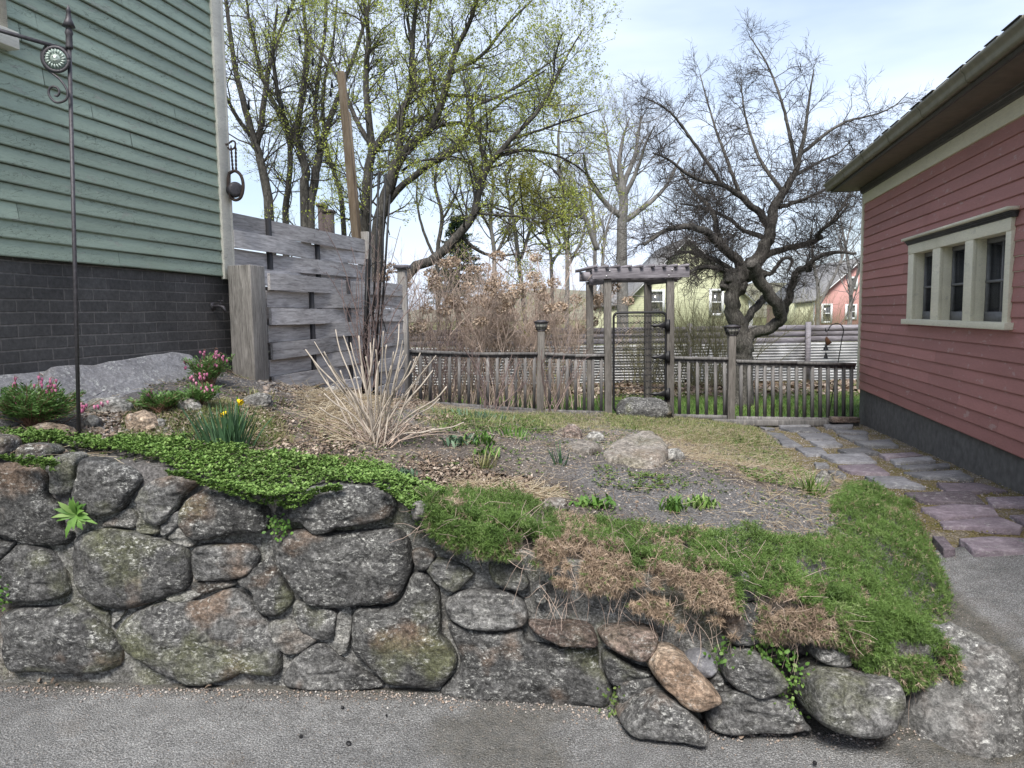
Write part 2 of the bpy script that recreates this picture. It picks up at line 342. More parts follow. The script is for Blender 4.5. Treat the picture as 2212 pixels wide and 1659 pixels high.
def wood_mat(name, axis, c0, c1, c2, vertical=False, knots=True, dens=1.0):
    m = N(name); rz = -math.atan2(axis[1], axis[0]); v = m.rotmap(rz, (1, 1, 1)); a = m.attr()
    off = m.n('ShaderNodeCombineXYZ'); m.set(off.inputs[0], m.math('MULTIPLY', a, 9.)); m.set(off.inputs[2], m.math('MULTIPLY', a, 5.)); vv = m.n('ShaderNodeVectorMath', operation='ADD'); m.set(vv.inputs[0], v); m.t.links.new(off.outputs[0], vv.inputs[1]); v = vv.outputs[0]
    sc = (7, 7, .7) if vertical else (.8, 7, 9); vs = m.map(sc, vec=v)
    kn = m.voro(1.6 if not vertical else 1.2, vec=m.map((1.0, .4, 2.4) if not vertical else (2.4, 2.4, .8), vec=v)); kr = m.ramp(kn, [(.03, 1), (.14, 0)])
    wv = m.n('ShaderNodeTexNoise', Scale=2.6 * dens, Detail=5, Roughness=.6, Distortion=1.3); m.set(wv.inputs['Vector'], vs)
    g = m.noise(9 * dens, 5, .7, vs, .8); gg = m.math('ADD', m.math('MULTIPLY', wv.outputs['Fac'], .5), m.math('MULTIPLY', g, .5))
    gg = m.math('ADD', gg, m.math('MULTIPLY', m.n('ShaderNodeTexWave', wave_type='RINGS', Scale=1.5, Distortion=2).outputs['Fac'], 0.0))
    c = m.ramp(gg, [(.36, c0), (.5, c1), (.64, c2)]); big = m.noise(1.3, 3, .5, v)
    c = m.mix(1.0, c, m.ramp(big, [(.3, .75), (.7, 1.18)]), 'MULTIPLY')
    c = m.mix(1.0, c, m.ramp(m.math('FRACT', m.math('MULTIPLY', a, 7.3)), [(0, .80), (1, 1.15)]), 'MULTIPLY')
    if knots: c = m.mix(m.math('MULTIPLY', kr, .65), c, tuple(q * .35 for q in c0))
    return m.done(c, .85, m.bump(gg, .6, .006), spec=.2)
def brick_mat(axis):
    m = N('painted brick'); v = m.rotmap(-math.atan2(axis[1], axis[0]), (1, 1, 1)); sx = m.n('ShaderNodeSeparateXYZ'); m.set(sx.inputs[0], v)
    wob = m.noise(3, 3, .5); cb = m.n('ShaderNodeCombineXYZ'); m.set(cb.inputs[0], m.math('ADD', sx.outputs[0], m.math('MULTIPLY', wob, .015))); m.set(cb.inputs[1], m.math('ADD', sx.outputs[2], m.math('MULTIPLY', wob, .016)))
    b = m.n('ShaderNodeTexBrick', Scale=1.0); b.offset = .5; b.inputs['Brick Width'].default_value = .215; b.inputs['Row Height'].default_value = .0685; b.inputs['Mortar Size'].default_value = .006; b.inputs['Mortar Smooth'].default_value = .35
    b.inputs['Color1'].default_value = (.062, .060, .060, 1); b.inputs['Color2'].default_value = (.080, .077, .076, 1); b.inputs['Mortar'].default_value = (.125, .117, .113, 1); m.t.links.new(cb.outputs[0], b.inputs['Vector'])
    n = m.noise(40, 5, .7); c = m.mix(1.0, b.outputs['Color'], m.ramp(n, [(.3, .72), (.7, 1.3)]), 'MULTIPLY'); c = m.mix(1.0, c, m.ramp(m.noise(2.2, 4), [(.35, .82), (.7, 1.3)]), 'MULTIPLY')
    ch = m.ramp(m.noise(12, 6, .8), [(.70, 0), (.74, .8)]); c = m.mix(ch, c, (.25, .24, .22))
    h = m.math('SUBTRACT', m.math('MULTIPLY', n, .25), b.outputs['Fac']); return m.done(c, .75, m.bump(h, .8, .012), spec=.3)
MT = {}
MT['soil'] = soil_mat(); MT['asphalt'] = asphalt_mat(); MT['lawn'] = lawn_mat()
dG = np.array([math.sin(HA_G), math.cos(HA_G), 0]); nG = np.array([math.cos(HA_G), -math.sin(HA_G), 0])
dR = np.array([math.sin(HA_R), math.cos(HA_R), 0]); nR = np.array([-math.cos(HA_R), math.sin(HA_R), 0])
MT['green'] = paint_mat('sage paint', (.325, .400, .325), dG, crack=.75, chips=.55, chipcol=(.34, .35, .31), dirt=(.22, .25, .13), vary=.1)
MT['red'] = paint_mat('barn red paint', (.41, .185, .168), dR, crack=.15, chips=.4, chipcol=(.5, .42, .38), dirt=(.24, .10, .09), vary=.08)
MT['cream'] = paint_mat('cream trim paint', (.76, .71, .56), dR, crack=.15, chips=.25, chipcol=(.35, .33, .28), dirt=(.38, .35, .22), vary=.07)
MT['white'] = paint_mat('old white paint', (.70, .675, .59), dG, crack=.5, chips=.5, chipcol=(.42, .39, .30), dirt=(.33, .31, .18), vary=.12)
MT['brick'] = brick_mat(dG)
MT['wood'] = wood_mat('weathered grey boards', dG, (.25, .235, .23), (.50, .475, .465), (.70, .675, .665))
MT['woodv'] = wood_mat('weathered grey post', dG, (.15, .138, .125), (.31, .29, .265), (.46, .43, .395), True, dens=2.2)
MT['woodf'] = wood_mat('dark weathered rail', (1, 0, 0), (.075, .073, .073), (.145, .14, .137), (.24, .23, .225), True)
MT['woodh'] = wood_mat('grey arbor beam', (1, 0, 0), (.10, .092, .105), (.195, .182, .20), (.29, .275, .30))
MT['new'] = wood_mat('tan lumber', (1, 0, 0), (.20, .14, .09), (.32, .24, .165), (.42, .34, .25), True)
MT['batten'] = plain('black batten', (.022, .021, .024), .7)
MT['iron'] = plain('dark iron', (.075, .070, .078), .55, .4, .35, .5, 60)
MT['black'] = plain('black metal', (.018, .018, .02), .5, .3)
MT['rust'] = plain('rusty steel', (.16, .075, .04), .85, .2, .5, .6, 25)
MT['found'] = plain('grey painted concrete', (.115, .110, .106), .85, 0, .35, .5, 14)
MT['stone'] = stone_mat('fieldstone', (.042, .042, .043), (.086, .085, .084), (.165, .163, .158), .7, .6, .7)
MT['stonelight'] = stone_mat('pale granite', (.13, .125, .12), (.22, .213, .20), (.34, .33, .31), .7, .35, .3)
MT['stonebrown'] = stone_mat('tan stone', (.16, .115, .085), (.26, .20, .15), (.38, .31, .25), .5, .6, .15)
MT['stonered'] = stone_mat('brown stone', (.085, .062, .055), (.15, .115, .10), (.24, .185, .16), .4, .5, .2)
MT['mortar'] = stone_mat('old mortar', (.085, .083, .078), (.155, .152, .144), (.28, .275, .255), .7, .25, .55, 1.6)
MT['ledge'] = stone_mat('painted ledge', (.175, .17, .175), (.22, .214, .22), (.27, .264, .27), 1.0, .12, .0, .8, .35)
MT['slate'] = stone_mat('purple slate', (.105, .085, .10), (.155, .128, .15), (.22, .19, .21), .3, .0, .08, .6, .35)
MT['slateg'] = stone_mat('grey slate', (.10, .10, .11), (.155, .155, .168), (.22, .22, .235), .3, .0, .08, .6, .35)
def moss_mat():
    m = N('mossy gravel'); n = m.noise(5, 5, .7); f = m.noise(90, 4, .8)
    c = m.ramp(n, [(.35, (.15, .135, .055)), (.5, (.17, .14, .07)), (.58, (.22, .19, .15)), (.7, (.28, .25, .21))])
    c = m.mix(1.0, c, m.ramp(f, [(.33, .3), (.5, 1.0), (.66, 1.9)]), 'MULTIPLY'); return m.done(c, .95, m.bump(f, 1.0, .02), spec=.1)
MT['moss'] = moss_mat()
def glass_mat():
    m = N('window glass'); c = m.mix(m.ramp(m.noise(9, 3, .6, m.map((3, 3, .12))), [(.42, 0), (.6, 1)]), (.02, .022, .025), (.12, .12, .12)); m.done(c, .05, spec=.9); return m.m
MT['glass'] = glass_mat()
def galv_mat():
    m = N('galvanised sheet'); n = m.noise(3, 4); f = m.voro(40, out='Color'); c = m.ramp(n, [(.3, .42), (.7, .72)]); return m.done(c, m.ramp(n, [(.3, .35), (.7, .55)]), metal=.75)
MT['galv'] = galv_mat()
MT['shingle'] = plain('dark shingles', (.055, .052, .052), .9, 0, .5, .8, 20)
MT['soffit'] = plain('brown soffit', (.16, .125, .10), .7, 0, .2, .2, 12)
MT['gutter'] = plain('drab gutter paint', (.20, .185, .135), .45, 0, .2, .2, 12)
MT['fascia'] = plain('dark fascia paint', (.07, .066, .066), .6, 0, .25, .2, 12)
# ================================================================ GROUND SHAPES
def Yw(X):       # plan line of the retaining wall's face
    return np.interp(X, [-6, -2.9, -2.1, -.6, .0, .35, .75, 1.0, 1.4, 1.75, 2.0], [3.35, 3.2, 3.17, 3.10, 3.02, 2.93, 2.80, 2.74, 2.74, 2.80, 2.95])
Wtop = lambda X: np.interp(X, [-3, -2.1, -1.55, -1.05, -.5, -.3, 0, .36, .72, 1.03, 1.38, 1.65, 1.9], [1.02, .99, .95, .87, .85, .73, .66, .62, .58, .54, .42, .28, .15])
ctl = []
def cG(x, y, z): q = G(x, y, z); ctl.append((q[0], q[1], z))
def cD(x, y, Y): q = P(x, y, Y); ctl.append(tuple(q))
for X in (-3, -2.5, -2.1, -1.8, -1.55, -1.3, -1.05, -.8, -.5, -.3, 0, .2, .36, .55, .72, 1.03, 1.2, 1.38, 1.65): ctl.append((X, float(Yw(X)) + .14, float(Wtop(X))))
for x, y, z in [(60, 930, 1.05), (170, 938, 1.02), (300, 950, .99), (450, 880, 1.08), (490, 970, .95), (620, 880, .99), (820, 960, .85), (700, 1000, .90), (1045, 955, .80), (900, 1060, .76), (1100, 1075, .70),
                (1360, 985, .66), (1240, 1080, .66), (1500, 1110, .58), (1700, 1150, .50), (1900, 1080, .27), (1750, 1020, .22), (1600, 1000, .42), (1800, 1200, .40), (1950, 1200, .30), (2050, 1300, .16), (1150, 960, .75)]: cG(x, y, z)
for x, y, Yd in [(560, 822, 5.95), (450, 800, 5.6), (700, 835, 7.2), (830, 852, 8.5), (870, 868, 9.2), (1000, 882, 9.4), (1165, 888, 9.4), (1310, 893, 9.6), (1455, 899, 9.7), (1640, 924, 9.4), (1600, 940, 8.0), (1400, 905, 9.0), (1200, 900, 8.6)]: cD(x, y, Yd)
q = P(2085, 1420, 3.25); ctl.append((q[0], q[1], .02)); ctl += [(2.55, 3.5, -.15), (3.2, 5.2, -.1), (2.4, 2.6, -.2), (1.9, 2.9, .05), (3.6, 7, -.1), (4.3, 9.0, -.15), (-3.2, 6, 1.12), (-3.0, 4, 1.08), (-4.2, 4, 1.08), (-1, 10.5, .2), (1, 10.5, .1), (3, 11, -.15), (-3, 9, 1.1), (-2.5, 10, .5)]
ctl = np.array(ctl)
def tps(c, lam=1e-3):
    U = lambda r2: np.where(r2 > 0, r2 * np.log(r2 + 1e-12), 0)
    n = len(c); r2 = ((c[:, None, :2] - c[None, :, :2]) ** 2).sum(-1); K = U(r2) + lam * np.eye(n); Pm = np.hstack([np.ones((n, 1)), c[:, :2]])
    A = np.block([[K, Pm], [Pm.T, np.zeros((3, 3))]]); s = np.linalg.solve(A, np.concatenate([c[:, 2], np.zeros(3)]))
    def f(x, y):
        x = np.atleast_1d(np.asarray(x, float)); y = np.atleast_1d(np.asarray(y, float)); out = np.zeros(len(x))
        for k in range(0, len(x), 20000):
            X_, Y_ = x[k:k + 20000], y[k:k + 20000]; r = (X_[:, None] - c[None, :, 0]) ** 2 + (Y_[:, None] - c[None, :, 1]) ** 2
            out[k:k + 20000] = U(r) @ s[:n] + s[n] + s[n + 1] * X_ + s[n + 2] * Y_
        return out
    return f
_t = tps(ctl)
def terr(x, y):
    x = np.atleast_1d(np.asarray(x, float)); y = np.atleast_1d(np.asarray(y, float)); p = np.stack([x, y, x * 0], 1)
    return _t(x, y) + .02 * vnoise(p, 2.5, 3) + .016 * vnoise(p, 11, 3)
actl = [(-4, -3, 0), (0, -3, 0), (4, -3, .0), (-4, 2, 0), (-2, 3, 0), (0, 2.5, 0), (0, 3.2, 0), (1.7, 2.6, .0), (1.2, 1.5, 0), (-4, 4, .02)]
for x, y, z in [(2212, 1420, .11), (2060, 1190, .25), (2212, 1190, .28), (2150, 1330, .16), (2180, 1560, .02)]: q = G(x, y, z); actl.append((q[0], q[1], z))
actl += [(5, 3, .16), (4, 1, .05), (6, -2, .0)]
asph = tps(np.array(actl), 1e-2)
def zpath(X, Y):
    return np.interp(Y, [3.6, 4.3, 5.16, 9.8, 11], [.25, .275, .294, .095, .06]) + 0 * X
# ---- setting
m = MB()
def lz(x, y): return np.interp(y, [-50, 9.3, 9.9, 13, 18, 60, 1500], [-.25, -.25, .06, .02, -.05, -.3, 2.0])
xs = np.concatenate([-np.geomspace(900, 12, 14), np.linspace(-10, 14, 60), np.geomspace(16, 900, 14)]); ys = np.concatenate([[-60, -20, 0, 5, 9.3, 9.6, 9.9], np.linspace(10.2, 26, 60), np.geomspace(28, 1500, 16)])
def gr(u, v):
    x = np.interp(u, np.linspace(0, 1, len(xs)), xs); y = np.interp(v, np.linspace(0, 1, len(ys)), ys)
    p = np.stack([x, y, x * 0], 1); return np.stack([x, y, lz(x, y) + np.where((y > 10) & (y < 30), .03 * vnoise(p, .8, 3), 0)], 1)
m.grid(len(xs), len(ys), gr); V = m.V[0]; m.A[0] = np.interp(V[:, 1], [13.2, 14.4, 17, 22], [0, 1, 1, .6])
struct('ground', m, MT['lawn'], True)
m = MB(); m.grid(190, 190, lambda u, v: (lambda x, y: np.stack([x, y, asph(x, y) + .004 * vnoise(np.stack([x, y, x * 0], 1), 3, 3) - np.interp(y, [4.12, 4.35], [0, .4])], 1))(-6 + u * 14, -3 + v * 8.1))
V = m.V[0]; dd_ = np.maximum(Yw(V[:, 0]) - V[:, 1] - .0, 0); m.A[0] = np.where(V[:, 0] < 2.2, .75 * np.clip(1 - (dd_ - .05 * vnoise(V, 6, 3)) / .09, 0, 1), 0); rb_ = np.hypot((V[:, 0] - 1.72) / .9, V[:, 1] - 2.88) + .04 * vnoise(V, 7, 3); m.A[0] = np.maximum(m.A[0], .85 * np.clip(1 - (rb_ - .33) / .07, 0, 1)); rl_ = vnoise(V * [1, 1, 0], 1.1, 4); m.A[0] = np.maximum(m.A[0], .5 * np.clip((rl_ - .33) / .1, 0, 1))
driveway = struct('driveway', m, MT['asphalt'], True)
m = MB(); m.grid(120, 160, lambda u, v: (lambda x, y: np.stack([x, y, zpath(x, y) - .004 + .012 * vnoise(np.stack([x, y, x * 0], 1), 6, 3) - np.interp(y, [4.1, 4.35], [.05, 0])], 1))(1.7 + u * 4.2, 4.1 + v * 5.85))
struct('path', m, MT['moss'], True)
# garden bed: sheet from the wall's back edge to the railing
m = MB()
def bed(u, v):
    x = -4.6 + u * 7.6; y0 = Yw(x) + .10; y = y0 + (v ** 1.5) * (9.75 - y0); z = terr(x, y)
    z = np.where(v <= 0, z - .25, z); return np.stack([x, y, z], 1)
m.grid(330, 420, bed); V = m.V[0]
g = np.clip(.5 + 1.6 * vnoise(V * [1, 1, 0], 1.3, 3) - .9 * np.exp(-((V[:, 0] + 1.3) ** 2 + (V[:, 1] - 4.5) ** 2) / 1.2) + .6 * np.exp(-((V[:, 0] - 1.2) ** 2 + (V[:, 1] - 3.8) ** 2) / .8), 0, 1); m.A[0] = g
struct('garden_bed', m, MT['soil'], True)
# ================================================================ RETAINING WALL
def wallpt(px, py, off=0.0):
    """photo point on the wall's battered face"""
    X, z = 0., .5
    for _ in range(30):
        yy = float(Yw(X)) + .10 * z - off; q = P(px, py, yy); X = .5 * X + .5 * q[0]; z = q[2]
    return q
def make_stone(poly, bulge=.06, back=.07, off=.0, n=52, rough=.10, seed=0, flat=.35, face=None):
    """rounded field stone with the outline traced in the photograph, real thickness, on the wall face"""
    mb = MB(); pp = np.array([wallpt(x, y, off) if face is None else face(x, y) for x, y in poly]); out = smooth_poly(pp, n)
    c = out.mean(0); nrm = np.array([0, -1, 0.12]); nrm /= np.linalg.norm(nrm)
    out = out + (c - out) * .012
    # roughen the outline
    nz = vnoise(out + seed, 14, 3); out = out + unit(out - c) * (nz * .006 * (1 + 6 * rough))[:, None]
    rs = [1.02, 1.0, .985, .955, .91, .85, .77, .68, .58, .47, .36, .25, .14]
    hs = [-back, .0, .36, .60, .78, .88, .94, .97, .985, .99, 1, 1, 1]
    rows = []
    for k, (r_, h_) in enumerate(zip(rs, hs)):
        hh = h_ if k < 2 else h_ * bulge
        rows.append(c + (out - c) * r_ + nrm * hh)
    V = np.vstack(rows + [c + nrm * bulge])
    k = len(rs); amp = np.repeat(np.clip(np.array([0, .3] + [1] * (k - 2)), 0, 1), n); amp = np.append(amp, 1)
    # facets + relief
    d1 = vnoise(V + seed * 3.1, 4.2, 2) + .45 * np.abs(vnoise(V * [1.3, 1, .8] + seed * 1.7, 9, 1)) - .1; d2 = vnoise(V * [1, 1, 2.2] + seed, 17, 4)
    strat = np.abs(vnoise(V * [1, 1, 3.0] + seed * 2, 8, 2))
    V = V + nrm * (amp * (d1 * .026 * (bulge / .06) + d2 * .012 * (1 + rough * 2) - strat * .020))[:, None]
    i = np.arange(k - 1)[:, None] * n; j = np.arange(n)[None]; j2 = (j + 1) % n
    Q = np.stack([i + j, i + n + j, i + n + j2, i + j2], -1).reshape(-1, 4)
    T = [[(k - 1) * n + a, k * n, (k - 1) * n + (a + 1) % n] for a in range(n)]
    return mb.add(V, T=T, Q=Q)
A = lambda *c: [(x * .4444, 921.6 + y * .4444) for x, y in c]
B = lambda *c: [(737.3 + x * .4444, 921.6 + y * .4444) for x, y in c]
C = lambda *c: [(1474.6 + x * .4444, 921.6 + y * .4444) for x, y in c]
wall = thing('retaining_wall', 'mortared grey fieldstone retaining wall holding up the garden beside the asphalt', 'wall', (-1.1, 3.12, 0))
wallst = [
 (A((-120, 172), (0, 165), (100, 170), (200, 180), (238, 240), (240, 330), (290, 390), (300, 500), (355, 515), (345, 560), (270, 582), (150, 572), (60, 545), (0, 525), (-120, 500)), .05, None),
 (A((-60, 50), (20, 48), (52, 75), (45, 125), (0, 160), (-60, 158)), .06, None),
 (A((88, 130), (100, 100), (150, 82), (240, 92), (272, 122), (235, 150), (160, 166), (95, 165)), .05, None),
 (A((225, 175), (300, 134), (388, 142), (368, 245), (355, 325), (300, 335), (250, 320), (245, 240)), .035, 'm'),
 (A((395, 155), (470, 150), (570, 175), (650, 200), (690, 248), (678, 290), (640, 345), (600, 408), (520, 432), (440, 425), (375, 370), (362, 320), (385, 240)), .06, None),
 (A((672, 340), (700, 290), (760, 250), (860, 225), (940, 235), (982, 265), (930, 310), (890, 360), (830, 440), (770, 478), (712, 450), (675, 395)), .06, None),
 (A((882, 430), (910, 362), (980, 312), (1060, 282), (1160, 300), (1260, 360), (1310, 420), (1308, 500), (1240, 515), (1120, 525), (1000, 553), (930, 535), (892, 490)), .07, None),
 (A((490, 483), (560, 430), (625, 395), (662, 425), (660, 492), (560, 488)), .02, 'm'), (A((678, 440), (700, 440), (778, 483), (770, 520), (672, 512)), .02, 'm'),
 (A((782, 490), (810, 450), (868, 412), (878, 470), (840, 515), (795, 535)), .03, None), (A((815, 545), (868, 485), (950, 550), (955, 565), (925, 590)), .015, 'm'),
 (A((372, 525), (500, 492), (650, 502), (760, 532), (850, 562), (918, 592), (928, 700), (922, 780), (840, 820), (700, 870), (610, 888), (520, 880), (440, 850), (382, 790), (357, 700), (357, 600)), .06, None),
 (A((-20, 720), (60, 600), (105, 562), (200, 572), (265, 620), (318, 720), (338, 790), (300, 828), (200, 848), (100, 848), (30, 835), (-20, 800)), .07, None),
 (A((-90, 540), (0, 548), (62, 562), (52, 600), (0, 650), (-90, 690)), .03, None),
 (A((18, 930), (60, 885), (150, 870), (260, 875), (350, 850), (425, 885), (500, 940), (545, 990), (588, 1065), (590, 1150), (500, 1195), (350, 1208), (200, 1195), (65, 1190), (22, 1110), (12, 1000)), .055, None),
 (A((562, 985), (640, 905), (780, 850), (900, 845), (1000, 832), (1120, 783), (1215, 830), (1262, 900), (1325, 980), (1368, 1080), (1375, 1170), (1330, 1212), (1190, 1200), (1080, 1250), (940, 1255), (830, 1222), (730, 1172), (640, 1110), (580, 1050)), .06, None),
 (A((935, 620), (975, 575), (1100, 568), (1225, 575), (1262, 625), (1240, 690), (1175, 738), (1050, 748), (945, 738)), .05, None),
 (A((932, 760), (1040, 752), (1140, 748), (1150, 770), (1000, 812), (950, 795)), .015, 'm'), (A((805, 835), (880, 800), (985, 805), (960, 830), (870, 862)), .015, 'm'),
 (A((1160, 745), (1290, 645), (1325, 640), (1395, 760), (1432, 830), (1395, 900), (1315, 930), (1250, 885), (1225, 800)), .04, None),
 (A((550, 905), (610, 895), (560, 960), (548, 975)), .015, 'm'), (A((340, 845), (420, 840), (500, 890), (535, 905), (530, 985), (470, 990), (430, 900)), .02, 'm'),
 ([(590, 1158), (640, 1142), (760, 1147), (850, 1141), (884, 1166), (892, 1215), (884, 1260), (850, 1298), (760, 1308), (690, 1312), (642, 1280), (602, 1222), (588, 1185)], .07, None),
 ([(594, 1098), (640, 1062), (700, 1046), (835, 1048), (856, 1080), (853, 1113), (800, 1128), (740, 1138), (690, 1153), (650, 1130), (607, 1122)], .07, None),
 ([(634, 1302), (655, 1297), (722, 1316), (729, 1345), (720, 1374), (690, 1381), (652, 1360), (635, 1332)], .035, None),
 ([(584, 1342), (640, 1346), (688, 1378), (660, 1404), (620, 1412), (588, 1382)], .03, 'm'),
 ([(612, 1478), (632, 1425), (690, 1388), (740, 1422), (790, 1452), (832, 1480), (760, 1490), (690, 1490)], .035, None),
 ([(728, 1325), (760, 1315), (752, 1400), (733, 1415), (722, 1390)], .015, 'm'),
 (B((335, 725), (380, 695), (430, 722), (478, 800), (490, 900), (490, 1000), (538, 1060), (568, 1140), (528, 1218), (470, 1272), (350, 1270), (240, 1250), (150, 1180), (62, 1100), (52, 1000), (75, 872), (220, 868), (300, 822)), .07, None),
 (B((512, 950), (600, 965), (780, 993), (875, 965), (905, 1035), (1050, 1055), (1240, 1065), (1260, 1170), (1322, 1250), (1308, 1355), (1230, 1368), (1000, 1360), (750, 1345), (600, 1335), (478, 1298), (532, 1222), (578, 1150), (542, 1040)), .05, None),
 (B((505, 840), (600, 792), (740, 787), (860, 820), (908, 900), (888, 958), (800, 983), (680, 978), (570, 958), (508, 900)), .06, None),
 (B((412, 690), (460, 640), (540, 650), (638, 702), (640, 730), (550, 798), (470, 768)), .05, None),
 (B((347, 603), (440, 602), (462, 632), (415, 688), (367, 688)), .04, None),
 (B((712, 665), (760, 648), (870, 690), (910, 740), (900, 783), (800, 785), (730, 742)), .06, None),
 (B((342, 440), (430, 415), (472, 440), (430, 480), (380, 488)), .04, None),
]
for k, (poly, bl, kind) in enumerate(wallst):
    part('stone', make_stone(poly, bl, seed=k * 1.7, n=64 if len(poly) > 10 else 44), MT['mortar'] if kind == 'm' else MT['stone'], wall, True)
# the mortar the stones are bedded in
m = MB()
def mort(u, v):
    x = -3.2 + u * 4.12; top = Wtop(x) - .05; z = -.06 + v * (top + .06); y = Yw(x) + .10 * z + .022
    p = np.stack([x, y, z], 1); d = vnoise(p, 7, 4) * .022 + vnoise(p, 32, 2) * .006
    p[:, 1] -= d; e = v >= .999; p[e, 1] += .14; return p
m.grid(330, 90, mort); part('mortar', m, MT['mortar'], wall, True)
# dry-laid stones at the right-hand end: loose, each its own
dry = [
 ('mossy_stone', 'long flat olive stone with a rusty underside in the wall below the brown thatch', B((912, 955), (1000, 948), (1190, 960), (1243, 1010), (1238, 1052), (1100, 1055), (985, 1020)), .07, 'stonered'),
 ('wall_stone', 'round reddish brown stone under the fringe of dead phlox, left of the tan leaning rock', B((1252, 985), (1400, 960), (1528, 985), (1530, 1040), (1480, 1108), (1380, 1100), (1265, 1042)), .08, 'stonered'),
 ('wall_stone', 'grey wedge-shaped stone lying directly left of the tan leaning rock', B((1268, 1120), (1300, 1092), (1430, 1160), (1503, 1190), (1480, 1215), (1330, 1243), (1278, 1190)), .06, 'stone'),
 ('wall_stone', 'small dark squarish stone squeezed between the long base stone and the tan leaning rock', B((1337, 1252), (1380, 1217), (1508, 1212), (1528, 1260), (1450, 1343), (1370, 1353), (1337, 1320)), .06, 'stone'),
 ('leaning_rock', 'tan and brown oval rock leaning out over the asphalt, the lightest stone of the wall', [(1402, 1428), (1422, 1408), (1460, 1411), (1500, 1442), (1553, 1500), (1540, 1519), (1490, 1526), (1442, 1490), (1412, 1460)], .10, 'stonebrown'),
 ('wall_stone', 'angular grey stone lying on the asphalt beneath the tan leaning rock', [(1337, 1550), (1400, 1502), (1430, 1497), (1480, 1527), (1520, 1570), (1518, 1596), (1450, 1590), (1370, 1580)], .10, 'stone'),
 ('wall_stone', 'small blue-grey stone wedged above the tan leaning rock', [(1481, 1420), (1500, 1406), (1530, 1406), (1547, 1426), (1544, 1448), (1520, 1458), (1492, 1444)], .06, 'slateg'),
 ('wall_stone', 'dark oval stone with purple sheen below the clover-like green weeds', C((215, 1085), (270, 1062), (380, 1100), (470, 1190), (483, 1240), (400, 1293), (300, 1288), (212, 1240), (188, 1150)), .09, 'stone'),
 ('wall_stone', 'large rounded boulder with white lichen bands standing on the asphalt, left of the corner boulder', C((592, 1220), (640, 1180), (720, 1165), (850, 1190), (1000, 1202), (1033, 1260), (1018, 1380), (940, 1448), (820, 1460), (680, 1430), (595, 1370), (585, 1290)), .13, 'stone'),
 ('wall_stone', 'grey white-flecked stone tucked between the green phlox skirt and the big banded boulder', C((845, 1112), (1045, 1082), (1058, 1150), (970, 1198), (885, 1160)), .07, 'stonelight'),
 ('wall_stone', 'smooth black stone under the drooping phlox, above the big banded boulder', C((632, 1065), (700, 1052), (790, 1082), (808, 1138), (740, 1158), (634, 1120)), .06, 'stone'),
 ('wall_stone', 'low dusty rock sunk into the asphalt between the tan leaning rock and the banded boulder', C((135, 1310), (230, 1283), (420, 1292), (540, 1360), (600, 1430), (590, 1475), (180, 1475), (115, 1425)), .05, 'stone'),
 ('wall_stone', 'dark square stone showing through the brown dead phlox', C((217, 855), (330, 842), (430, 900), (428, 980), (350, 1048), (240, 1048), (198, 980)), .06, 'stone'),
 ('wall_stone', 'topmost grey stone showing between two patches of dead phlox', C((202, 750), (300, 702), (340, 780), (320, 835), (212, 835)), .05, 'stone'),
 ('wall_stone', 'tiny grey cobble stuck between the tan leaning rock and the dark oval stone', C((122, 1218), (178, 1202), (198, 1260), (152, 1298)), .04, 'stone'),
 ('wall_stone', 'small grey stone half hidden at the left end of the brown phlox thatch', B((930, 782), (990, 762), (1000, 840), (950, 858)), .04, 'stone')]
OFF = {4: .11, 5: .15, 8: .08, 11: .06, 7: .04, 3: .03, 10: .03}
for k, (nm, lab, poly, bl, mt_) in enumerate(dry):
    solo(nm, make_stone(poly, bl, .12, off=OFF.get(k, .02), seed=50 + k * 2.3), MT[mt_], lab, 'stone', smooth=True)
# soil and rubble packed behind the dry stones
m = MB()
def bank(u, v):
    x = .80 + u * 1.35; y0 = np.interp(x, [.8, 1.4, 1.75, 2.0, 2.15], [2.80, 2.80, 2.87, 3.05, 3.3]); top = np.minimum(Wtop(x) - .03, .55); z = -.06 + v * (top + .06)
    y = y0 + .16 * z + .05; p = np.stack([x, y, z], 1); p[:, 1] -= vnoise(p, 12, 4) * .05; p[v >= .999, 1] += .2; return p
m.grid(140, 60, bank); struct('soil_bank', m, MT['soil'], True)
def rock(c, size, seed, flat=.6, rot=0, sub=4, rough=.22, box=.25, n=18):
    """lumpy boulder from a subdivided cube-sphere, sitting at c"""
    mb = MB(); faces = []
    for ax in range(3):
        for sg in (-1, 1):
            u, v = np.meshgrid(np.linspace(-1, 1, n), np.linspace(-1, 1, n), indexing='ij'); p = np.zeros((n * n, 3)); p[:, ax] = sg; p[:, (ax + 1) % 3] = u.ravel(); p[:, (ax + 2) % 3] = v.ravel() * sg
            i = (np.arange(n - 1)[:, None] * n + np.arange(n - 1)[None]).ravel(); faces.append((p, np.stack([i, i + n, i + n + 1, i + 1], -1)))
    for p, Q in faces:
        s_ = unit(p); q = s_ * (1 - box) + p * box * .85
        q = q * (1 + rough * vnoise(s_ + seed, 1.1, 2) * 1.3 + rough * .4 * vnoise(s_ + seed, 3.5, 3) + .05 * vnoise(s_ + seed, 11, 2))[:, None]
        q = q * np.array(size) / 2; ca, sa = math.cos(rot), math.sin(rot); q = q @ np.array([[ca, sa, 0], [-sa, ca, 0], [0, 0, 1]]); mb.add(q + np.array(c), Q=Q)
    return mb

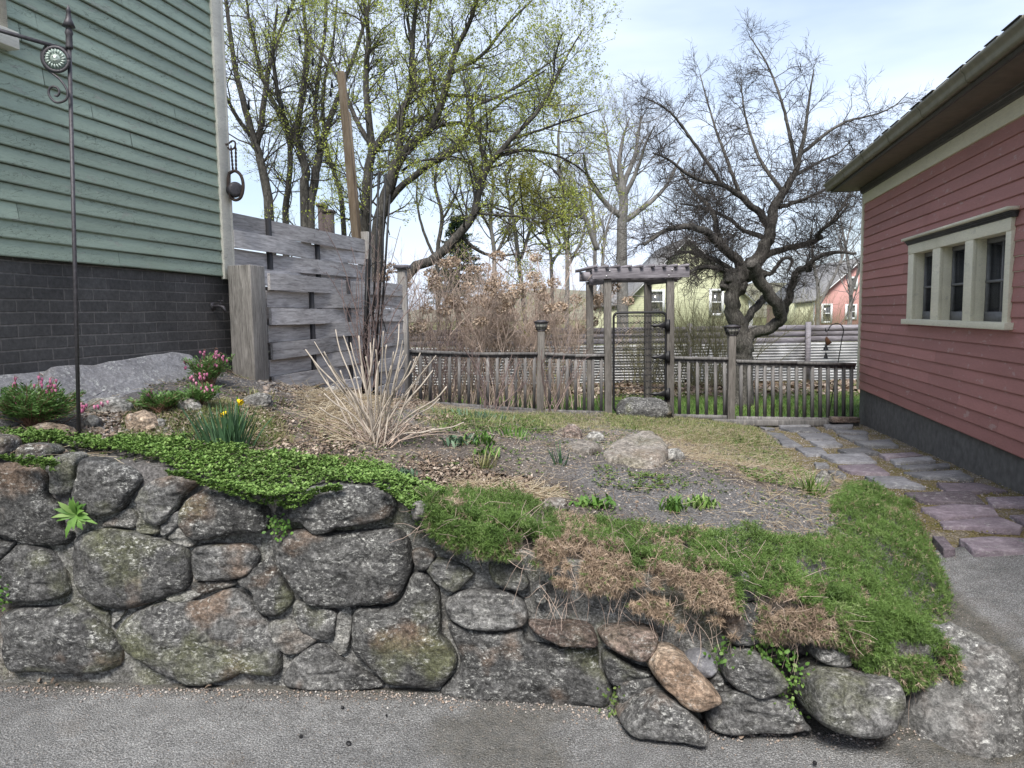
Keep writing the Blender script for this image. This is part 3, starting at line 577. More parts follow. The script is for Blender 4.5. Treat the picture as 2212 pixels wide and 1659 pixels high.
def slabrock(outline, hgt, f, seed=0, n=40, rough=1.0):
    """flat-topped angular rock: the outline (photo px) is its foot, hgt its real height"""
    q = np.array([onsurf(x, y, f, .7) for x, y in outline]); mb = MB(); z0 = q[:, 2].mean(); p = smooth_poly(q, n); p[:, 2] = z0; c = p.mean(0); rows = []
    for r_, h_ in ((1.0, -.6), (1.03, .0), (1.0, .45), (.95, .85), (.88, 1.0), (.72, 1.05), (.5, 1.08), (.25, 1.0)): rows.append(c + (p - c) * r_ + [0, 0, hgt * h_])
    V = np.vstack(rows + [c + [0, 0, hgt]]); V = V + (vnoise(V + seed, 9, 3) * .35 + vnoise(V * [1, 1, 2] + seed, 28, 3) * .14)[:, None] * hgt * np.array([.5, .5, 1]) * rough
    k = len(rows); i = np.arange(k - 1)[:, None] * n; j = np.arange(n)[None]; j2 = (j + 1) % n
    return mb.add(V, Q=np.stack([i + j, i + j2, i + n + j2, i + n + j], -1).reshape(-1, 4), T=[[(k - 1) * n + a, (k - 1) * n + (a + 1) % n, k * n] for a in range(n)])
# ================================================================ SAGE-GREEN HOUSE (left)
cG0 = P(506, 800, 5.95); gx, gy = cG0[0], cG0[1]           # corner of the wall
def gp(u, n, z): return np.array([gx, gy, 0]) - dG * u + nG * n + np.array([0, 0, z])     # u metres towards the camera, n out of the wall
AXG = [-dG, nG, np.array([0, 0, 1.])]
gh = thing('green_house', 'sage-green clapboard house with peeling paint on a dark brick foundation at the left edge', 'house', (gx, gy, 1.0))
zs0 = onplane(497, 600, gp(0, 0, 0), nG)[2]; z0l = onplane(0, 551, gp(0, 0, 0), nG)[2]; LG = 7.5
def zb(u): return zs0 + (z0l - zs0) * u / 2.05     # bottom edge follows the settled house
m = MB(); ex = .0965; nrow = 53
r2 = np.random.default_rng(5)
for r_ in range(nrow):
    u = .10 - r2.random() * 1.5; cuts = [.098]
    while u < LG:
        if u > .5: cuts.append(u)
        u += r2.uniform(.9, 2.6)
    cuts.append(LG)
    for a_, b_ in zip(cuts[:-1], cuts[1:]):
        a_ += .0015; k = max(2, int((b_ - a_) / .15)); uu = np.linspace(a_, b_ - .0015, k); jig = r2.normal(0, .0012); tone = r2.random()
        sag = .003 * np.sin(uu * 2.1 + r_ * .7) + r2.normal(0, .0008)
        zz = np.array([zb(q) for q in uu]) + r_ * ex; rows = []
        prof = [(-.02, .005), (.0155 + jig, 0.0), (.0152 + jig, .010), (.0035, ex - .001)]
        for n_, dz in prof: rows.append(np.array([gp(q, n_, z + dz + (s_ if dz < .05 else 0)) for q, z, s_ in zip(uu, zz, sag)]))
        V = np.vstack(rows); i = (np.arange(3)[:, None] * k + np.arange(k - 1)[None]).ravel(); m.add(V, Q=np.stack([i, i + 1, i + k + 1, i + k], -1), a=tone)
part('siding', m, MT['green'], gh)
m = MB(); m.beam(gp(.045, .016, zb(0) - .012), gp(.045, .016, 6.9), .030, .11, up=dG); m.beam(gp(-.014, -.05, zb(0) - .012), gp(-.014, -.05, 6.9), .11, .03, up=dG)
m2 = MB(); m2.box(gp(.05, .014, 4.3), (.11, .034, 5.15 + 0), AXG, .3); m2.box(gp(-.0195, -.045, 4.3), (.03, .15, 5.15), AXG, .7)
dz_ = zb(0) - .015 - (4.3 - 5.15 / 2)
for k in range(2): m2.V[k][:, 2] = np.where(m2.V[k][:, 2] < 3, zb(0) - .015, m2.V[k][:, 2])
bevel(part('corner_board', m2, MT['white'], gh), .003)
m = MB(); zb_ = lambda u: zb(u) - .002
uu = np.linspace(0, LG, 40); V = np.vstack([[gp(q, -.012, .4) for q in uu], [gp(q, -.012, zb_(q)) for q in uu]]); i = np.arange(39)
m.add(V, Q=np.stack([i, i + 1, i + 41, i + 40], -1)); m.add(np.array([gp(0, -.012, .4), gp(0, -.012, zb(0)), gp(0, -5, zb(0)), gp(0, -5, .4)]), Q=[[0, 1, 2, 3]])
part('brick_foundation', m, MT['brick'], gh)
m = MB(); m.box(gp(3.7, -2.53, 4.2), (7.3, 5.0, 5.3), AXG); part('end_wall', m, MT['green'], gh)
m = MB()
for s_ in (1, -1):
    a0 = gp(-.45, -2.53 + s_ * 2.95, 6.75); a1 = gp(8, -2.53 + s_ * 2.95, 6.75); b1 = gp(8, -2.53, 8.9); b0 = gp(-.45, -2.53, 8.9); m.prism([a0, a1, b1, b0], (0, 0, .08))
part('roof', m, MT['shingle'], gh)
# window whose corner shows top left
wq = onplane(20, 92, gp(0, .02, 0), nG); wq2 = onplane(8, 60, gp(0, .02, 0), nG)
uS = -np.dot(wq - gp(0, 0, 0), dG); uC = -np.dot(wq2 - gp(0, 0, 0), dG); zS = wq[2]
win = MB(); win.box(gp(uC + .05, .030, zS + .9), (.10, .035, 1.7), AXG); win.box(gp(uC + .85, .030, zS + .9), (.10, .035, 1.7), AXG); win.box(gp(uC + .45, .030, zS + 1.72), (.96, .045, .12), AXG)
wo_ = part('window', win, MT['white'], gh); ws = MB(); ws.box(gp(uS + .5, .045, zS), (1.0, .085, .09), AXG); bevel(part('sill', ws, MT['white'], wo_), .004)
wg = MB(); wg.box(gp(uC + .45, .012, zS + .87), (.7, .02, 1.6), AXG); part('pane', wg, MT['glass'], wo_)
# brass tap on the brick
fp = onplane(462, 661, gp(0, 0, 0), nG); fu = -np.dot(fp - gp(0, 0, 0), dG); fz = fp[2]
t = MB(); t.tube([gp(fu, -.01, fz), gp(fu, .05, fz), gp(fu, .08, fz - .01), gp(fu, .10, fz - .045)], [.011, .011, .013, .012], 10); t.lathe(gp(fu, -.011, fz), [(.0, .0), (.03, .0), (.03, .008), (.0, .012)], 14, ax=nG)
tp = part('faucet', t, MT['iron'], gh, True); t = MB(); t.tube([gp(fu, .06, fz), gp(fu, .06, fz + .035)], .006, 6)
for k in range(5): a_ = k * 2 * math.pi / 5; t.tube([gp(fu, .06, fz + .036), gp(fu + .022 * math.cos(a_), .06 + .022 * math.sin(a_), fz + .038)], .005, 5)
part('tap_handle', t, MT['iron'], tp, True)
# painted ledge rock along the foundation
def ledge_face(x, y): return onplane(x, y, gp(0, .30, 0), unit(nG + np.array([0, 0, .75])))
m = MB(); oc = [(100, 806), (106, 797), (200, 789), (300, 774), (370, 764), (405, 766), (425, 778), (440, 798), (430, 815), (395, 838), (350, 856), (260, 870), (200, 880), (150, 885), (110, 900), (60, 890), (70, 840)]
pl = unit(nG * 1.0 + np.array([0, 0, .9])); base = gp(0, .06, 1.24); base = onplane(405, 766, gp(0, .03, 0), nG)
pp = np.array([onplane(x, y, base, pl) for x, y in oc]); pp = smooth_poly(pp, 60); c = pp.mean(0); rows = [pp - np.array([0, 0, .25]), pp - pl * .02]
for r_ in (.97, .9, .8, .68, .55, .4, .25, .12): rows.append(c + (pp - c) * r_ + pl * .018)
V = np.vstack(rows + [c + pl * .018]); V = V + pl * (vnoise(V, 6, 3) * .018 + vnoise(V, 20, 3) * .008)[:, None]; n_ = 60; k = len(rows); i = np.arange(k - 1)[:, None] * n_; j = np.arange(n_)[None]; j2 = (j + 1) % n_
m.add(V, Q=np.stack([i + j, i + j2, i + n_ + j2, i + n_ + j], -1).reshape(-1, 4), T=[[(k - 1) * n_ + a, (k - 1) * n_ + (a + 1) % n_, k * n_] for a in range(n_)])
solo('ledge_rock', m, MT['ledge'], 'long sloping grey painted ledge rock against the brick foundation, flecked with white', 'rock', smooth=True)
m = MB(); oc = [(-120, 815), (-40, 812), (50, 806), (100, 802), (104, 812), (95, 850), (85, 885), (60, 915), (-60, 930), (-140, 900)]
pp = np.array([onplane(x, y, base - pl * .03, pl) for x, y in oc]); pp = smooth_poly(pp, 40); m.prism(pp, -np.array([.0, 0, .2])); bevel(solo('ledge_rock', m, MT['ledge'], 'plain grey painted ledge rock at the left frame edge behind the pink bleeding hearts', 'rock'), .02, 3)
# ================================================================ RED GARAGE (right)
cR0 = P(1855, 838, 9.8); rx_, ry_ = cR0[0], cR0[1]
def rpt(u, n, z): return np.array([rx_, ry_, 0]) - dR * u + nR * n + np.array([0, 0, z])
AXR = [-dR, nR, np.array([0, 0, 1.])]; LR = 11.5
def ruz(px, py, off=0.): q = onplane(px, py, rpt(0, off, 0), nR); return -np.dot(q - rpt(0, 0, 0), dR), q[2]
rh = thing('red_garage', 'dark red clapboard garage with cream trim and a gutter at the right edge', 'garage', (rx_, ry_, 0))
zsb = cR0[2]; zsb2 = ruz(2212, 990)[1]; uu2 = ruz(2212, 990)[0]; zrb = lambda u: zsb + (zsb2 - zsb) * min(u / uu2, 1.6)
zfr = ruz(1871, 440)[1]; zsof = ruz(1861, 413)[1]
wu0, wzs = ruz(1958, 690, .03); wu1, wzh = ruz(2186, 498, .03); wzt = ruz(2186, 460, .03)[1]
wzs2 = ruz(2178, 698, .03)[1]; wzb = (wzs + wzs2) / 2; wzh = (wzh + ruz(1971, 548, .03)[1]) / 2; wzt = (wzt + ruz(1958, 530, .03)[1]) / 2 
m = MB(); exr = .108; nr_ = int((zfr - zsb) / exr) + 1; exr = (zfr - zsb) / nr_
for r_ in range(nr_):
    u = -r2.random() * 2; cuts = [.062]
    while u < LR:
        if u > .5: cuts.append(u)
        u += r2.uniform(2, 4.5)
    cuts.append(LR)
    for a_, b_ in zip(cuts[:-1], cuts[1:]):
        for (s0, s1) in [(a_, b_)]:
            zc = zsb + r_ * exr
            spans = [(s0, s1)]
            zw = zc + (zrb((wu0 + wu1) / 2) - zsb) * (1 - r_ / nr_)
            if zw + exr > wzb - .03 and zw + .015 < wzh:
                spans = [(s0, min(s1, wu0 + .01)), (max(s0, wu1 - .01), s1)]
            for p_, q_ in spans:
                if q_ - p_ < .02: continue
                k = max(2, int((q_ - p_) / .3)); uu = np.linspace(p_ + .0008, q_ - .0008, k); rows = []; tone = r2.random()
                frac = 1 - r_ / nr_
                zz = np.array([zc + (zrb(q) - zsb) * frac for q in uu]); sg = .0015 * np.sin(uu * 1.7 + r_)
                for n_, dz in [(-.02, .005), (.0145, 0.), (.014, .008), (.0035, exr - .001)]: rows.append(np.array([rpt(q, n_, z + dz + g_ * (dz < .05)) for q, z, g_ in zip(uu, zz, sg)]))
                i = (np.arange(3)[:, None] * k + np.arange(k - 1)[None]).ravel(); m.add(np.vstack(rows), Q=np.stack([i, i + k, i + k + 1, i + 1], -1), a=tone)
part('siding', m, MT['red'], rh)
m = MB(); m.box(rpt(.03, .013, (zsb + zsof) / 2), (.07, .03, zsof - zsb + .03), AXR); m.box(rpt(-.018, -.05, (zsb + zsof) / 2), (.025, .10, zsof - zsb + .03), AXR, .8); bevel(part('corner_board', m, MT['cream'], rh), .002)
m = MB(); m.box(rpt(LR / 2 + .066, .012, (zfr + zsof) / 2 + .005), (LR, .026, zsof - zfr + .01), AXR); bevel(part('frieze_board', m, MT['cream'], rh), .002)
m = MB()
for k, (o_, z_) in enumerate([(.05, -.02), (.038, -.045), (.03, -.065)]): m.box(rpt(LR / 2 + .05, .012 + o_ / 2 + .002 * k, zsof + z_ + .01), (LR + .02, o_ + .02, .026), AXR)
part('bed_moulding', m, MT['fascia'], rh)
uu = np.linspace(-.0, LR, 20); V = np.vstack([[rpt(q, -.015, -.4) for q in uu], [rpt(q, -.015, zrb(q)) for q in uu]]); i = np.arange(19)
m = MB(); m.add(V, Q=np.stack([i, i + 20, i + 21, i + 1], -1)); m.add(np.array([rpt(0, -.015, -.4), rpt(0, -.015, zsb), rpt(0, -6, zsb), rpt(0, -6, -.4)]), Q=[[0, 1, 2, 3]]); part('foundation', m, MT['found'], rh)
OV = .36; m = MB(); m.prism([rpt(-.12, 0, zsof), rpt(LR, 0, zsof), rpt(LR, OV, zsof), rpt(-.12, OV, zsof)], (0, 0, .02)); part('soffit', m, MT['soffit'], rh)
m = MB(); m.box(rpt(LR / 2 - .06, OV + .012, zsof + .035), (LR + .12, .024, .10), AXR); m.box(rpt(-.13, OV / 2, zsof + .04), (.02, OV + .02, .09), AXR); part('fascia', m, MT['fascia'], rh)
# ogee gutter
pr = [(0, .0), (.040, -.003), (.052, .016), (.054, .036), (.064, .056), (.08, .07), (.085, .082), (.085, .095), (.079, .095), (.075, .083), (.0, .08)]
V = []; us = [-.16, LR]
for q in us: V += [rpt(q, OV + .025 + a_, zsof + .012 + b_) for a_, b_ in pr]
k = len(pr); m = MB(); m.add(np.array(V), Q=[[a_, (a_ + 1) % k, k + (a_ + 1) % k, k + a_] for a_ in range(k)])
c_ = np.array(V[:k]).mean(0); m.add(np.vstack([V[:k], [c_]]), T=[[k, a_, (a_ + 1) % k] for a_ in range(k)]); gut = part('gutter', m, MT['gutter'], rh)
for uq in np.arange(.9, LR, .95):
    s_ = MB(); V = [rpt(uq, OV + .025 + a_ * 1.03, zsof + .010 + b_ * 1.02) for a_, b_ in pr[:8]] ; s_.tube(V, .004, 5); part('bracket', s_, MT['gutter'], gut)
m = MB(); zr0 = zsof + .112; tl = math.tan(R(24)); LRf = -.2
for k in range(34):      # shingle courses climbing the slope
    d0 = k * .13; n0 = OV + .09 - d0; m.prism([rpt(LRf, n0, zr0 + d0 * tl + .012), rpt(LR, n0, zr0 + d0 * tl + .012), rpt(LR, n0 - .16, zr0 + (d0 + .16) * tl - .002), rpt(LRf, n0 - .16, zr0 + (d0 + .16) * tl - .002)], (0, 0, -.012))
for uq in np.arange(0, LR, .3):
    wq_ = r2.uniform(.15, .3); m.box(rpt(uq + .1, OV + .098 - r2.uniform(0, .02), zr0 + .004), (wq_, .05, .005), AXR, .4)
part('roof', m, MT['shingle'], rh)
m = MB(); m.prism([rpt(-.01, -.02, zsb - .3), rpt(-.01, -4.2, zsb - .3), rpt(-.01, -4.2, zsof + 1.9), rpt(-.01, -.02, zsof)], -dR * .05); part('end_wall', m, MT['red'], rh)
MT['sash'] = plain('grey sash', (.15, .15, .155), .6, 0, .2)
# triple window
wf = MB(); W = wu1 - wu0; zt = wzt
wf.box(rpt((wu0 + wu1) / 2, .022, (wzh + wzt) / 2), (W, .034, wzt - wzh), AXR, .4)
ops = []
for a_, b_ in [((1969.6, 620), (2010, 620)), ((2026, 620), (2079, 620)), ((2097, 600), (2166, 600))]: ops.append((ruz(*a_, .04)[0], ruz(*b_, .04)[0]))
cs = [(wu0, ops[0][0]), (ops[0][1], ops[1][0]), (ops[1][1], ops[2][0]), (ops[2][1], wu1)]
for a_, b_ in cs: wf.box(rpt((a_ + b_) / 2, .019, (wzb + wzh) / 2), (b_ - a_, .030, wzh - wzb), AXR, .6)
for a_, b_ in cs[1:3]: wf.box(rpt((a_ + b_) / 2, -.051, (wzb + wzh) / 2), (b_ - a_ - .004, .11, wzh - wzb), AXR, .5)
a_ = ops[0][0]; wf.box(rpt(a_ - .012, -.051, (wzb + wzh) / 2), (.024, .11, wzh - wzb), AXR, .5); a_ = ops[2][1]; wf.box(rpt(a_ + .012, -.051, (wzb + wzh) / 2), (.024, .11, wzh - wzb), AXR, .5)
wf.box(rpt((ops[0][0] + ops[2][1]) / 2, -.051, wzh + .012), (ops[2][1] - ops[0][0], .109, .024), AXR, .5)
wn = part('window', wf, MT['cream'], rh)
bevel(wn, .002)
s_ = MB(); s_.box(rpt((wu0 + wu1) / 2, -.03, wzb - .022), (W + .10, .20, .052), AXR); bevel(part('sill', s_, MT['cream'], wn), .004)
s_ = MB(); s_.box(rpt((wu0 + wu1) / 2, .045, wzt + .038), (W + .13, .09, .024), AXR); part('cap', s_, MT['cream'], wn)
s_ = MB()
for k, (o_, dz) in enumerate([(.062, .016), (.05, .001), (.040, -.013)]): s_.box(rpt((wu0 + wu1) / 2, .002 + o_ / 2, wzt + dz), (W + .03 + o_ * .9, o_, .0145), AXR)
part('moulding', s_, MT['fascia'], wn)
for a_, b_ in ops:
    g_ = MB(); g_.box(rpt((a_ + b_) / 2, -.095, (wzb + wzh) / 2), (b_ - a_, .008, wzh - wzb), AXR); pn = part('pane', g_, MT['glass'], wn)
    g_ = MB(); cz = (wzb + wzh) / 2; wd = b_ - a_
    for du in (-wd / 2 + .016, wd / 2 - .016): g_.box(rpt((a_ + b_) / 2 + du, -.083, cz), (.032, .03, wzh - wzb), AXR)
    g_.box(rpt((a_ + b_) / 2, -.082, wzb + .04), (wd, .032, .08), AXR); g_.box(rpt((a_ + b_) / 2, -.082, wzh - .02), (wd, .032, .04), AXR)
    g_.box(rpt((a_ + b_) / 2, -.080, cz - .01), (wd, .028, .02), AXR); g_.box(rpt((a_ + b_) / 2, -.0805, cz), (.018, .026, wzh - wzb), AXR); part('sash', g_, MT['sash'], wn)
# curtain-like pale blue cloth hanging inside the nearest pane
g_ = MB(); a_, b_ = ops[2]; yy = np.linspace(0, 1, 14)
g_.grid(14, 14, lambda u, v: np.array([rpt(b_ - .20 + p_ * .12 + .02 * math.sin(q_ * 5), -.088 + .003 * math.sin(p_ * 17), wzb + .10 + q_ * .30) for p_, q_ in zip(u, v)])); part('curtain', g_, plain('pale blue cloth', (.42, .55, .68), .8, 0, .5, .3, 25), wn)
# ================================================================ WOVEN BOARD FENCES beside the green house
def weave(name, label, x0, xs_b, x1, noff, ztop, zbot, rows, bh, y0, phase, xmid=None):
    base = gp(0, noff, 0)
    def U(px): q = onplane(px, 640, base, nG); return np.dot(q - gp(0, 0, 0), dG)
    u0, u1 = U(x0), U(x1); ub = [U(x) for x in xs_b]
    f = thing(name, label, 'fence', gp(-u0, noff, zbot), None)
    for r_ in range(rows):
        mb = MB(); zc = ztop - (r_ + .5) * bh; n_ = 30; us = np.linspace(u0, u1, n_); ph = (r_ + phase) % 2
        # board passes alternately before and behind the battens
        ks = [u0] + ub + [u1]; off = np.zeros(n_)
        kv = [0] + [(.031 if (i + ph) % 2 else -.031) for i in range(len(ub))] + [0]
        kv[0] = .02 if (ph) else -.012; off = np.interp(us, ks, kv); off = np.convolve(np.pad(off, 3, mode='edge'), np.ones(7) / 7, 'valid')
        th, hh = .012, bh / 2 - .002; tone = (r_ * .37 + phase * .21) % 1; j = .006 * math.sin(r_ * 2.3); V = []
        for o_, z_ in [(-th, -hh), (th, -hh), (th, hh), (-th, hh)]: V.append(np.array([gp(-u, noff + o + o_, zc + z_ + j * (u - u0) / (u1 - u0) + .003 * math.sin(u * 3 + r_)) for u, o in zip(us, off)]))
        V = np.vstack(V); i = np.arange(n_ - 1)
        for a_ in range(4):
            b_ = (a_ + 1) % 4; mb.add(V[[*range(a_ * n_, a_ * n_ + n_), *range(b_ * n_, b_ * n_ + n_)]], Q=np.stack([i, i + n_, i + n_ + 1, i + 1], -1), a=tone)
        for e in (0, n_ - 1): mb.add(V[[e, n_ + e, 2 * n_ + e, 3 * n_ + e]], Q=[[0, 1, 2, 3]], a=tone)
        part('board', mb, MT['wood'], f)
    for u in ub:
        mb = MB(); mb.box(gp(-u, noff, (ztop + zbot) / 2 + .0), (.048, .034, ztop - zbot + .02), AXG); part('batten', mb, MT['batten'], f)
    return f, u0, u1
zt1 = onplane(503, 459, gp(0, 0, 0), nG)[2]
f1, a0, a1 = weave('woven_fence', 'taller grey woven-board fence panel between the green house corner and the leaning post', 504, [586, 689], 790, .0, zt1, 1.0, 10, .140, 0, 0)
mb = MB(); mb.box(gp(-a1 - .04, 0, 1.6), (.09, .09, 1.8), AXG); part('post', mb, MT['woodv'], f1)
zt2 = onplane(578, 590, gp(0, .17, 0), nG)[2]
f2, b0, b1 = weave('woven_fence', 'lower grey woven-board fence with a thick boxed end post, in front of the taller panel', 577, [672, 752, 811], 873, .17, zt2, .3, 12, .140, 0, 1)
mb = MB(); ub_ = np.dot(onplane(560, 640, gp(0, .17, 0), nG) - gp(0, 0, 0), dG)
p_l = P(499, 700, 5.72); bw = .235
A_, B_, C_ = P(497, 700, 5.80), P(546, 700, 5.70), P(577, 700, 5.95)
D_ = A_ + C_ - B_; top_ = zt2 + .04; mb.prism([np.array([q_[0], q_[1], top_]) for q_ in (A_, B_, C_, D_)], (0, 0, -1.1), a=.3)
bevel(part('boxed_post', mb, MT['woodv'], f2), .006)
mb = MB(); mb.box(gp(-b1 + .04, .17, 1.25), (.09, .09, 1.75), AXG); part('post', mb, MT['woodv'], f2)
mb = MB(); mb.box(gp(-b1 + .04, .17, 2.15), (.16, .16, .04), AXG); part('post_cap', mb, MT['woodh'], f2)
# leaning raw timber post for the string lights
lp = thing('timber_post', 'tall tan lumber post leaning beside the taller woven fence, carrying the string lights', 'post', P(772, 520, 8.25))
t0, t1 = P(737, 156, 8.3), P(771, 540, 8.3); mb = MB(); mb.beam(t0, t1, .075, .09, up=(0, 1, 0)); bevel(part('post', mb, MT['new'], lp), .004)
t0, t1 = P(752, 243, 8.36), P(779, 540, 8.36); mb = MB(); mb.beam(t0, t1, .038, .09, up=(0, 1, 0)); part('brace_board', mb, MT['new'], lp)
# string of bulbs
sg = thing('string_lights', 'black cord of small bulbs strung from the leaning timber post past the green house corner', 'string lights', P(735, 183, 8.3))
mb = MB(); spans = [[(735, 183, 8.3), (690, 198, 8.2), (640, 212, 8.0), (560, 217, 7.6), (500, 216, 7.0)], [(735, 190, 8.3), (680, 130, 8.0), (640, 60, 7.7), (610, -30, 7.3)]]
blb = []
for sp in spans:
    pts = np.array([P(*q) for q in sp]); sm = smooth_poly(pts, 30, False); mb.tube(sm, .0035, 4); blb += [sm[k] for k in (4, 11, 18, 25)]
part('cord', mb, MT['black'], sg)
for b in blb:
    mb = MB(); mb.lathe(b + [0, 0, -.005], [(0, 0), (.008, -.005), (.009, -.03), (.012, -.04), (.017, -.06), (.012, -.08), (.0, -.088)], 8); part('bulb', mb, MT['black'], sg, True)
# ================================================================ IRON GARDEN POLE with medallion (front left)
pb = onsurf(171, 946, terr, 1.0); Yp = pb[1]; pt_ = P(148, 34, Yp - .0)
gpole = thing('garden_pole', 'tall slim iron garden pole with a sun medallion and scroll bracket', 'garden pole', pb)
ax_ = unit(pt_ - pb); def_ = lambda t: pb + (pt_ - pb) * t
mb = MB(); mb.tube([pb - ax_ * .2, def_(.945)], .0095, 10); part('pole', mb, MT['iron'], gpole, True)
Lp = np.linalg.norm(pt_ - pb); mb = MB(); mb.lathe(def_(.925), [(.0, 0), (.0145, 0), (.0165, .01), (.0145, .02), (.014, .06), (.018, .07), (.014, .085), (.012, .10), (.028, .10), (.018, .125), (.013, .135), (.009, .165), (.012, .17), (.007, .185), (.0, .20)], 14, ax=ax_); part('finial', mb, MT['iron'], gpole, True)
q0 = P(146, 108, Yp); q1 = P(0, 66, Yp - .12); q2 = P(-120, 32, Yp - .22); mb = MB(); mb.tube([q0, q1, q2], .0095, 8); part('arm', mb, MT['iron'], gpole, True)
def Pp(x, y): return P(x, y, Yp - .03)
mc = Pp(121, 128); mr = np.linalg.norm(Pp(148, 128) - mc) * 1.0; mb = MB(); th = np.linspace(0, 2 * np.pi, 41); vdir = unit(mc - O); sx_ = unit(np.cross(vdir, [0, 0, 1])); 
sx_ = unit(np.array([.97, .24, 0])); mb.tube([mc + mr * .93 * (math.cos(a) * sx_ * .98 + math.sin(a) * np.array([0, 0, 1])) for a in th], .0085, 8); part('ring', mb, MT['iron'], gpole, True)
mb = MB(); yn = np.cross(sx_, [0, 0, 1]); mb.lathe(mc + yn * -.004, [(0, .0), (mr * .86, 0), (mr * .90, .006), (0, .010)], 28, ax=yn); 
glassm = plain('frosted glass', (.32, .42, .38), .25, 0, .35, .8, 40); md = part('medallion', mb, glassm, gpole, True)
mb = MB()
for k in range(18):
    a = k * 2 * math.pi / 18; r0_, r1_ = mr * .42, mr * .78; pts = [mc + yn * s_ * .012 + r_ * (math.cos(a + (r_ - r0_) * 6) * sx_ + math.sin(a + (r_ - r0_) * 6) * np.array([0, 0, 1])) for r_ in np.linspace(r0_, r1_, 4) for s_ in (1,)]; mb.tube(pts, [.002, .005, .004, .001], 5)
    pts = [q - yn * .024 for q in pts]; mb.tube(pts, [.002, .005, .004, .001], 5)
for s_ in (1, -1):
    mb.lathe(mc + yn * s_ * .008, [(0, .012), (mr * .2, .010), (mr * .38, .003), (mr * .4, 0)], 18, ax=yn * s_)
    for ex_, ez_ in [(-.3, .1), (.3, .1)]: mb.lathe(mc + yn * s_ * .018 + sx_ * ex_ * mr * .5 + np.array([0, 0, ez_ * mr]), [(0, .006), (mr * .06, 0)], 8, ax=yn * s_)
    mb.tube([mc + yn * s_ * .019 + sx_ * t_ * mr * .15 + np.array([0, 0, -.14 * mr - .04 * mr * math.cos(t_ * 1.5)]) for t_ in (-1, -.5, 0, .5, 1)], .002, 5)
part('sun_face', mb, plain('pale pewter', (.40, .46, .42), .4, .3), md, True)
mb = MB(); sc = [(100, 98), (91, 112), (90, 128), (96, 142), (105, 152), (118, 162), (130, 172), (141, 187), (146, 200), (144, 213), (134, 220), (121, 221), (110, 212), (105, 200), (108, 190), (116, 187), (125, 191), (128, 200), (124, 207), (119, 206)]
mb.tube(smooth_poly(np.array([Pp(*q) for q in sc]), 90, False), .0055, 7); part('scroll', mb, MT['iron'], gpole, True)
MT['rustd'] = plain('dark rusted iron', (.06, .042, .036), .8, .2, .5, .6, 25)
# ================================================================ PULLEY on a chain at the corner board
hk = gp(-.02, .05, 0); pu = P(503, 320, 5.93)
pul = thing('rusty_pulley', 'old rusty pulley hanging on a doubled chain from the green house corner', 'pulley', P(508, 432, 5.95))
def Pu(x, y, d=0): return P(x, y, 5.93 + d)
mb = MB(); mb.tube(smooth_poly(np.array([Pu(494, 310), Pu(502, 304), Pu(508, 308), Pu(507, 318), Pu(498, 324), Pu(492, 318)]), 16, False), .007, 7); mb.tube([Pu(493, 312), Pu(485, 312)], .009, 7); part('hook', mb, MT['rustd'], pul, True)
mb = MB()
for (xa, xb) in ((499, 503), (509, 510)):
    for k in range(13):
        t = k / 12; c0 = Pu(xa + (xb - xa) * t, 318 + 50 * t); r_ = .011; a0_ = 0 if k % 2 else math.pi / 2
        e = np.array([math.cos(a0_), math.sin(a0_), 0]); mb.tube([c0 + e * r_ * .62 * math.cos(a) + np.array([0, 0, 1.35 * r_ * math.sin(a)]) for a in np.linspace(0, 2 * np.pi, 11)], .003, 5, cap=False)
part('chain', mb, MT['rustd'], pul, True)
mb = MB(); cc = Pu(509, 408); cc = Pu(509, 411); mb.lathe(cc - np.array([0.0, .02, 0]), [(.0, -.03), (.035, -.03), (.058, -.024), (.050, 0), (.058, .024), (.035, .03), (0, .03)], 24, ax=unit(np.array([.75, -1, 0]))); part('wheel', mb, MT['iron'], pul, True)
mb = MB(); lp_ = [(496, 372), (493, 388), (494, 410), (499, 426), (509, 432), (520, 426), (525, 408), (524, 390), (518, 376), (507, 369), (496, 374)]; 
for dd in (-.03, .03): mb.tube(smooth_poly(np.array([Pu(x, y, dd) for x, y in lp_]), 36, False), [.010] * 11, 7, n=None) if False else mb.tube(smooth_poly(np.array([Pu(x, y, dd) for x, y in lp_]), 36, False), .0125, 7)
mb.tube([Pu(509, 408, -.04), Pu(509, 408, .04)], .009, 8); mb.tube([Pu(507, 370, -.03), Pu(507, 370, .03)], .009, 8); part('frame', mb, MT['rustd'], pul, True)
# ================================================================ RAILINGS, LAMP POSTS, ARBOR, GATE
def rail(name, label, x0, y0, x1, y1, yb0, yb1, Y0, Y1, n_b, sag=0.):
    a, b = P(x0, y0, Y0), P(x1, y1, Y1); c, d = P(x0, yb0, Y0), P(x1, yb1, Y1)
    r = thing(name, label, 'fence', (c + d) / 2, 'weathered railing sections along the back of the garden')
    mb = MB(); mid = (a + b) / 2 + [0, 0, -sag]; mb.beam(a, mid, .085, .036); mb.beam(mid, b, .085, .036); part('top_rail', mb, MT['woodf'], r)
    mb = MB(); dn = np.array([0, 0, -.04]); mb.beam(a + dn, b + dn, .035, .042, a=.7); part('sub_rail', mb, MT['woodf'], r)
    mb = MB(); mb.beam(c, d, .045, .06); part('bottom_rail', mb, MT['woodf'], r)
    for k in range(n_b):
        t = (k + .6) / n_b; mb = MB(); mb.beam(c + (d - c) * t + [0, 0, .0], a + (b - a) * t + [0, 0, -.02 - sag * (1 - abs(2 * t - 1))], .037, .037, up=(0, 1, 0), a=rng.random()); part('baluster', mb, MT['woodf'], r)
    return r
rail('railing', 'long left section of grey railing between the woven fence and the first lamp post', 874, 758, 1162, 764, 868, 888, 9.1, 9.45, 14, .02)
